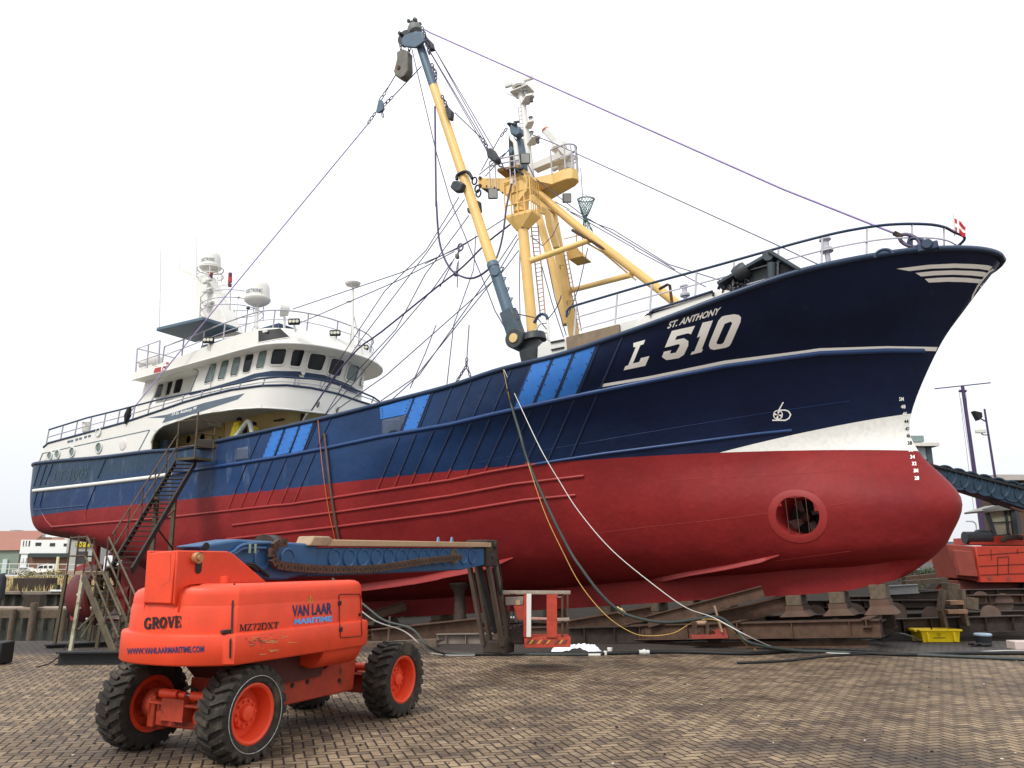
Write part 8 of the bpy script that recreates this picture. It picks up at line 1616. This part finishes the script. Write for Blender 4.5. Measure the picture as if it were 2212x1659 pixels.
# ---- loose things on the ground
c = atz(*Z('y6', 1600, 868)[0]); t = thing('fish_tub', 'bright yellow plastic fish tub standing on the yard edge', 'tub', (c[0], c[1]+.3, 0), .06)
L_, W_, H_ = 1.22, .62, .36
mb = MB(); mb.grid([[(x*L_/2*k, y*W_/2*k, z) for x, y in ((-1, -1), (1, -1), (1, 1), (-1, 1))] for k, z in ((.90, .0), (.96, H_*.8), (1.0, H_*.84), (1.06, H_*.86), (1.06, H_), (1.0, H_), (.94, H_*.8), (.86, .05))], cv=True); mb.add([(x*L_/2*.86, y*W_/2*.86, .05) for x, y in ((-1, -1), (1, -1), (1, 1), (-1, 1))], [(0, 1, 2, 3)]); mb.add([(x*L_/2*.9, y*W_/2*.9, 0) for x, y in ((-1, -1), (1, -1), (1, 1), (-1, 1))], [(0, 1, 2, 3)]); mb.build('tub_shell', M_fishbox, t, bevel=.015)
for x in (-.55, .55): mb = MB(); mb.box((x*L_, 0, H_*.88), (.10, .36, .07)); mb.build('tub_handle', M_fishbox, t, bevel=.02)
for x in (-.4, .4): mb = MB(); mb.box((x, -W_/2*.97, H_*.4), (.07, .03, H_*.7)); mb.build('tub_rib', M_fishbox, t, bevel=.008)
vs, fs, w = text2d('RETURN\n', bold=.02); 
for i, ww in enumerate((.16, .1, .36)):
    mb = MB(); n = int(ww/.018)
    for k in range(n): mb.box((-.05-ww/2+k*.018, -W_/2*.965-.004*0, H_*.66-i*.055), (.011, .012, .024))
    mb.build('worn_print', mat('print_brown', (.25, .17, .02), .6), t, smooth=0)
c = atz(*Z('y6', 1940, 897)[0]); t = thing('paint_pail', 'dark battered pail with pale blue lid beside the yellow tub', 'pail', (c[0], c[1]+.15, 0)); mb = MB(); mb.lathe([(.001, 0), (.19, 0), (.215, .28), (.2, .3)], (0, 0, 0), (0, 0, 1), 20); mb.build('pail_body', M_dark_cloth, t, smooth=40); mb = MB(); mb.lathe([(.23, .27), (.235, .31), (.2, .335), (.001, .325)], (0, 0, 0), (0, 0, 1), 20); mb.build('lid', mat('lid_blue', (.28, .38, .45), .4, var=.2, dirt=(.05, .05, .06), damt=.1), t, smooth=40)
random.seed(8); c = atz(*Z('y6', 1900, 900)[0]); mb = MB(); mb.tube(catmull([c+np.array([random.uniform(-.35, .25), random.uniform(-.1, .15), .04+.05*random.random()]) for _ in range(18)], 4), .022, 6); tag(mb.build('rope_heap', M_black, None, smooth=60), 'small heap of black rope beside the pail', 'rope')
c = atz(*Z('y6', 2152, 925)[0]); mb = MB(); mb.box((c[0]+.35, c[1]+.2, .11), (.7, .4, .22)); tag(mb.build('concrete_block', mat('pink_concrete', (.52, .42, .38), .8, var=.1), None, bevel=.02), 'pinkish concrete block cut by the right edge of the photo', 'block')
# crumpled sheet
c = atz(*Z('y5', 820, 845)[0]); random.seed(4); mb = MB(); rows = []
for i in range(13):
    row = []
    for j in range(19): x = -.62+1.24*j/18; y = -.25+.55*i/12; e = max(0, 1-(abs(x)/.66)**3-(abs(y-.02)/.33)**3); row.append((x+random.uniform(-.02, .02), y+random.uniform(-.02, .02), max(0.01, .27*e**.5*(.72+.28*math.sin(x*9+y*6)*math.cos(y*14+x*3))*(.85+.3*random.random()))))
    rows.append(row)
mb.grid(rows); o = mb.build('plastic_sheet', M_plastic_w, None, smooth=20); o.location = V3((c[0], c[1]+.2, 0)); tag(o, 'crumpled white plastic sheet on the ground beside the cage', 'plastic sheet')
for X, Y, s_, lb in ((1085, 832, .07, 'white plastic cup lying by the black hose'), (960, 850, .06, 'crumpled cream paper scrap near the plastic sheet'), (1050, 846, .05, 'small pale litter between the sheet and the cup')):
    c = atz(*Z('y5', X, Y)[0], .0); mb = MB(); mb.lathe([(.001, 0), (s_*.8, 0), (s_, s_*2), (s_*.8, s_*2.1)], c, (0, 0, 1), 12) if 'cup' in lb else mb.box(c+np.array([0, 0, .025]), (.3 if s_ > .05 else .14, .1, .05)); tag(mb.build('litter', M_white, None, bevel=.01), lb, 'litter')
mb = MB(); random.seed(14)
for k in range(110):
    u, v = random.uniform(60, 2200), random.uniform(1425, 1655); c = atz(u, v, .006); s_ = random.uniform(.008, .03); a = random.uniform(0, 6)
    mb.prism([c+np.array([s_*math.cos(a+q)*random.uniform(.5, 1.2), s_*math.sin(a+q)*random.uniform(.5, 1.2), 0]) for q in (0, 1.5, 3, 4.6)], (0, 0, random.uniform(.004, .014)), random.choice((0, 0, 0, 1)))
stuff(mb.build('yard_grit', [M_dark_cloth, mat('pale_chip', (.55, .5, .42), .8)], None, smooth=0, recalc=False))
# ---- flag, landing net, people
t = thing('ensign', 'small red flag with a white cross on a thin staff at the bow', 'flag', (0, 0, 0)); fs0, fs1 = [sw(Sy(*p, -.6)) for p in Z('z6', 1700, 262, 1690, 103)]
mb = MB(); mb.tube([fs0, fs1], .022, 6); mb.build('flag_staff', M_grey_white, t); pts = Z('z6', 1690, 133, 1718, 140, 1745, 160, 1758, 183, 1772, 203, 1760, 210, 1762, 235, 1748, 258, 1742, 232, 1722, 228, 1692, 222)
NX, NZ = 14, 9; rows = []
for i in range(NZ):
    row = []
    for j in range(NX):
        a = j/(NX-1); b = i/(NZ-1); u0, v0 = Z('z6', 1690+90*a, 130+100*b+a**1.3*(66-18*b))[0]; p = sw(Sy(u0, v0, -.6)); row.append(p+PY*(.09*math.sin(a*9+b*1.5)*a)+UZ*.0)
    rows.append(row)
fr = mat('flag_bright_red', (.50, .02, .035), .7, var=.15); mb = MB(); mb.grid(rows); mb.m = [1 if (k//(NX-1)) == 3 or (k//(NX-1)) == 4 or (k % (NX-1)) in (4, 5) else 0 for k in range(len(mb.f))]; mb.build('flag_cloth', [fr, M_text_w], t, smooth=60, recalc=False)
t = thing('landing_net', 'green hanging landing net with a round hoop beside the mast platform', 'net', (0, 0, 0)); NYs = .3
hc_ = sw(Sy(*Z('z4', 1425, 880)[0], NYs)); hr = np.linalg.norm(sw(Sy(*Z('z4', 1495, 880)[0], NYs))-hc_)*.95; mb = MB(); hoop = [hc_+np.array([hr*math.cos(a), hr*math.sin(a), .05*math.sin(a)]) for a in np.linspace(0, 2*math.pi, 25)[:-1]]; mb.tube(hoop, .025, 6, closed=True); mb.build('net_hoop', mat('net_pale', (.25, .34, .30), .6), t)
n0 = sw(Sy(*Z('z4', 1415, 1040)[0], NYs)); n1 = sw(Sy(*Z('z4', 1440, 1165)[0], NYs)); mb = MB()
def netp(a, f): c_ = hc_+(n0-hc_)*f; r_ = hr*(1-f)**.8+.05*f; return c_+np.array([r_*math.cos(a), r_*math.sin(a), 0])
for k in range(16):
    for sg in (-1, 1): mb.tube([netp(2*math.pi*k/16+sg*f*1.6, f) for f in np.linspace(0, 1, 9)], .009, 4)
for k in range(10):
    for sg in (-1, 1): mb.tube([n0+(n1-n0)*f+np.array([(.05+.14*f)*math.cos(2*math.pi*k/10+sg*f), (.05+.14*f)*math.sin(2*math.pi*k/10+sg*f), 0]) for f in np.linspace(0, 1, 6)], .010, 4)
mb.build('net_mesh', mat('net_green', (.04, .14, .11), .7, var=.3), t); mb = MB(); mb.tube([sw(Sy(*p, NYs)) for p in Z('z4', 1378, 600, 1385, 720, 1392, 830)], .014, 5)
for k in (0, 8, 16): mb.tube([sw(Sy(*Z('z4', 1392, 830)[0], NYs)), hoop[k]], .010, 4)
mb.build('net_line', M_grey_blue, t)
def person(name, label, uv_head, y, facing, lean, jacket, hat, arm_fwd):
    # head centre from the survey; standing figure about 1.8 m, local x = facing direction
    hp = Sy(*uv_head, y); w = sw(hp); base = np.array([w[0], w[1], w[2]-1.66]); t = thing(name, label, 'person', base, facing)
    V = [(0, 0, .92), (.0, 0, 1.14), (lean*.5, 0, 1.34), (lean, 0, 1.46), (lean*1.1, 0, 1.54), (lean*1.2, 0, 1.64), (lean*1.3, 0, 1.72), (0, .09, .88), (.02, .10, .48), (-.02, .10, .08), (.12, .11, .03), (0, -.09, .88), (.02, -.10, .48), (-.02, -.10, .08), (.12, -.11, .03),
         (lean, .19, 1.43), (.06+lean, .25, 1.14), (arm_fwd+.08, .20, .98), (lean, -.19, 1.43), (.06+lean, -.25, 1.14), (arm_fwd+.08, -.20, .98), (arm_fwd+.16, .18, .97), (arm_fwd+.16, -.18, .97)]
    E_ = [(0, 1), (1, 2), (2, 3), (3, 4), (4, 5), (5, 6), (0, 7), (7, 8), (8, 9), (9, 10), (0, 11), (11, 12), (12, 13), (13, 14), (3, 15), (15, 16), (16, 17), (3, 18), (18, 19), (19, 20), (17, 21), (20, 22)]
    Rr = [.15, .15, .17, .13, .06, .095, .085, .10, .07, .05, .045, .10, .07, .05, .045, .085, .06, .045, .085, .06, .045, .04, .04]
    me = bpy.data.meshes.new('body'); me.from_pydata(V, E_, []); o = bpy.data.objects.new('body', me); COL.objects.link(o); o.parent = t
    sk = o.modifiers.new('skin', 'SKIN'); sk.use_smooth_shade = True
    for i, r in enumerate(Rr): me.skin_vertices[0].data[i].radius = (r*.9, r*1.1); 
    me.skin_vertices[0].data[0].use_root = True
    sb = o.modifiers.new('sub', 'SUBSURF'); sb.levels = 2; sb.render_levels = 2
    me.materials.append(M_skin)
    # trousers, jacket, hood, cap and face parts
    mb = MB(); X = lambda x, y_, z: (x, y_, z)
    mb.lathe([(.001, .52), (.10, .50), (.17, .44), (.215, .30), (.225, .10), (.23, -.12), (.24, -.22), (.22, -.22)], (lean*.4, 0, 1.02), (lean*.9, 0, 1), 20); mb.v = [(p[0]*1.0, p[1]*1.15, p[2]) for p in mb.v]; J = mb.build('jacket', jacket, t, smooth=60)
    for sg in (-1, 1): mb = MB(); mb.tube(catmull([X(lean, sg*.19, 1.44), X(.03+lean, sg*.265, 1.28), X(.07+lean, sg*.265, 1.13), X(arm_fwd+.06, sg*.21, .985)], 5), list(np.linspace(.105, .065, 16)), 12); mb.build('sleeve', jacket, J, smooth=60)
    mb = MB(); mb.lathe([(.15, -.10), (.165, -.02), (.14, .06), (.10, .09)], (lean*1.1-.05, 0, 1.53), (-.25, 0, 1), 16); mb.build('hood', jacket, J, smooth=60)
    for sg in (-1, 1): mb = MB(); mb.tube([X(0, sg*.09, .95), X(.02, sg*.10, .5), X(-.02, sg*.10, .1)], [.13, .10, .085], 12); mb.build('trouser_leg', M_dark_cloth, t, smooth=60)
    for sg in (-1, 1): mb = MB(); mb.lathe([(.001, -.05), (.05, -.04), (.055, .1), (.05, .16), (.001, .17)], (-.05, sg*.10, .05), (1, 0, 0), 12); mb.build('boot', M_black, t, smooth=60)
    hx = lean*1.28
    for sg in (-1, 1):
        for k, l in enumerate((.065, .075, .078, .068)):
            mb = MB(); b_ = np.array([arm_fwd+.17, sg*(.15+.018*k), .96]); mb.tube(catmull([b_, b_+np.array([l*.5, 0, -.012]), b_+np.array([l*.85, 0, -.045])], 3), [.0095]*7, 7); mb.build('finger', M_skin, t, smooth=60)
        mb = MB(); b_ = np.array([arm_fwd+.13, sg*.14, .965]); mb.tube(catmull([b_, b_+np.array([.03, -sg*.02, 0]), b_+np.array([.06, -sg*.025, -.02])], 3), [.0105]*7, 7); mb.build('thumb', M_skin, t, smooth=60)
    mb = MB(); mb.lathe([(.106, -.02), (.112, .03), (.10, .09), (.06, .125), (.001, .135)], (hx-.005, 0, 1.685), (-.1, 0, 1), 18); 
    if hat == 'cap': mb.prism([(hx+.08, -.075, 1.70), (hx+.19, -.05, 1.685), (hx+.19, .05, 1.685), (hx+.08, .075, 1.70)], (0, 0, .012))
    mb.build('cap' if hat == 'cap' else 'woollen_hat', M_dark_cloth, t, smooth=50)
    mb = MB(); mb.prism([(hx+.09, -.014, 1.66), (hx+.115, 0, 1.625), (hx+.09, .014, 1.66)], (0, 0, -.02)); mb.lathe([(.001, -.012), (.016, 0), (.001, .02)], (hx+.105, 0, 1.628), (0, 0, 1), 8); mb.build('nose', M_skin, t, smooth=60)
    for sg in (-1, 1):
        mb = MB(); mb.lathe([(.001, -.006), (.011, 0), (.001, .008)], (hx+.09, sg*.033, 1.66), (1, 0, 0), 10); mb.build('eye', M_black, t); mb = MB(); mb.lathe([(.001, -.03), (.014, -.01), (.016, .012), (.001, .03)], (hx, sg*.098, 1.64), (0, 0, 1), 8); mb.build('ear', M_skin, t, smooth=60)
    mb = MB(); mb.box((hx+.092, 0, 1.585), (.012, .05, .009)); mb.build('mouth', mat('lip', (.3, .1, .08), .6), t)
    return t
# the ship's heading measured clockwise from +x is 31 degrees
person('person', 'person in a yellow jacket and black hat standing with back turned behind the bulwark', Z('z2', 893, 1375)[0], -3.0, math.radians(20), .10, M_jacket, 'woollen_hat', .25)
person('person', 'person in a yellow jacket and dark cap facing left beside the bent white pipe', Z('z2', 1048, 1412)[0], -2.7, math.radians(195), .05, M_jacket, 'cap', .2)
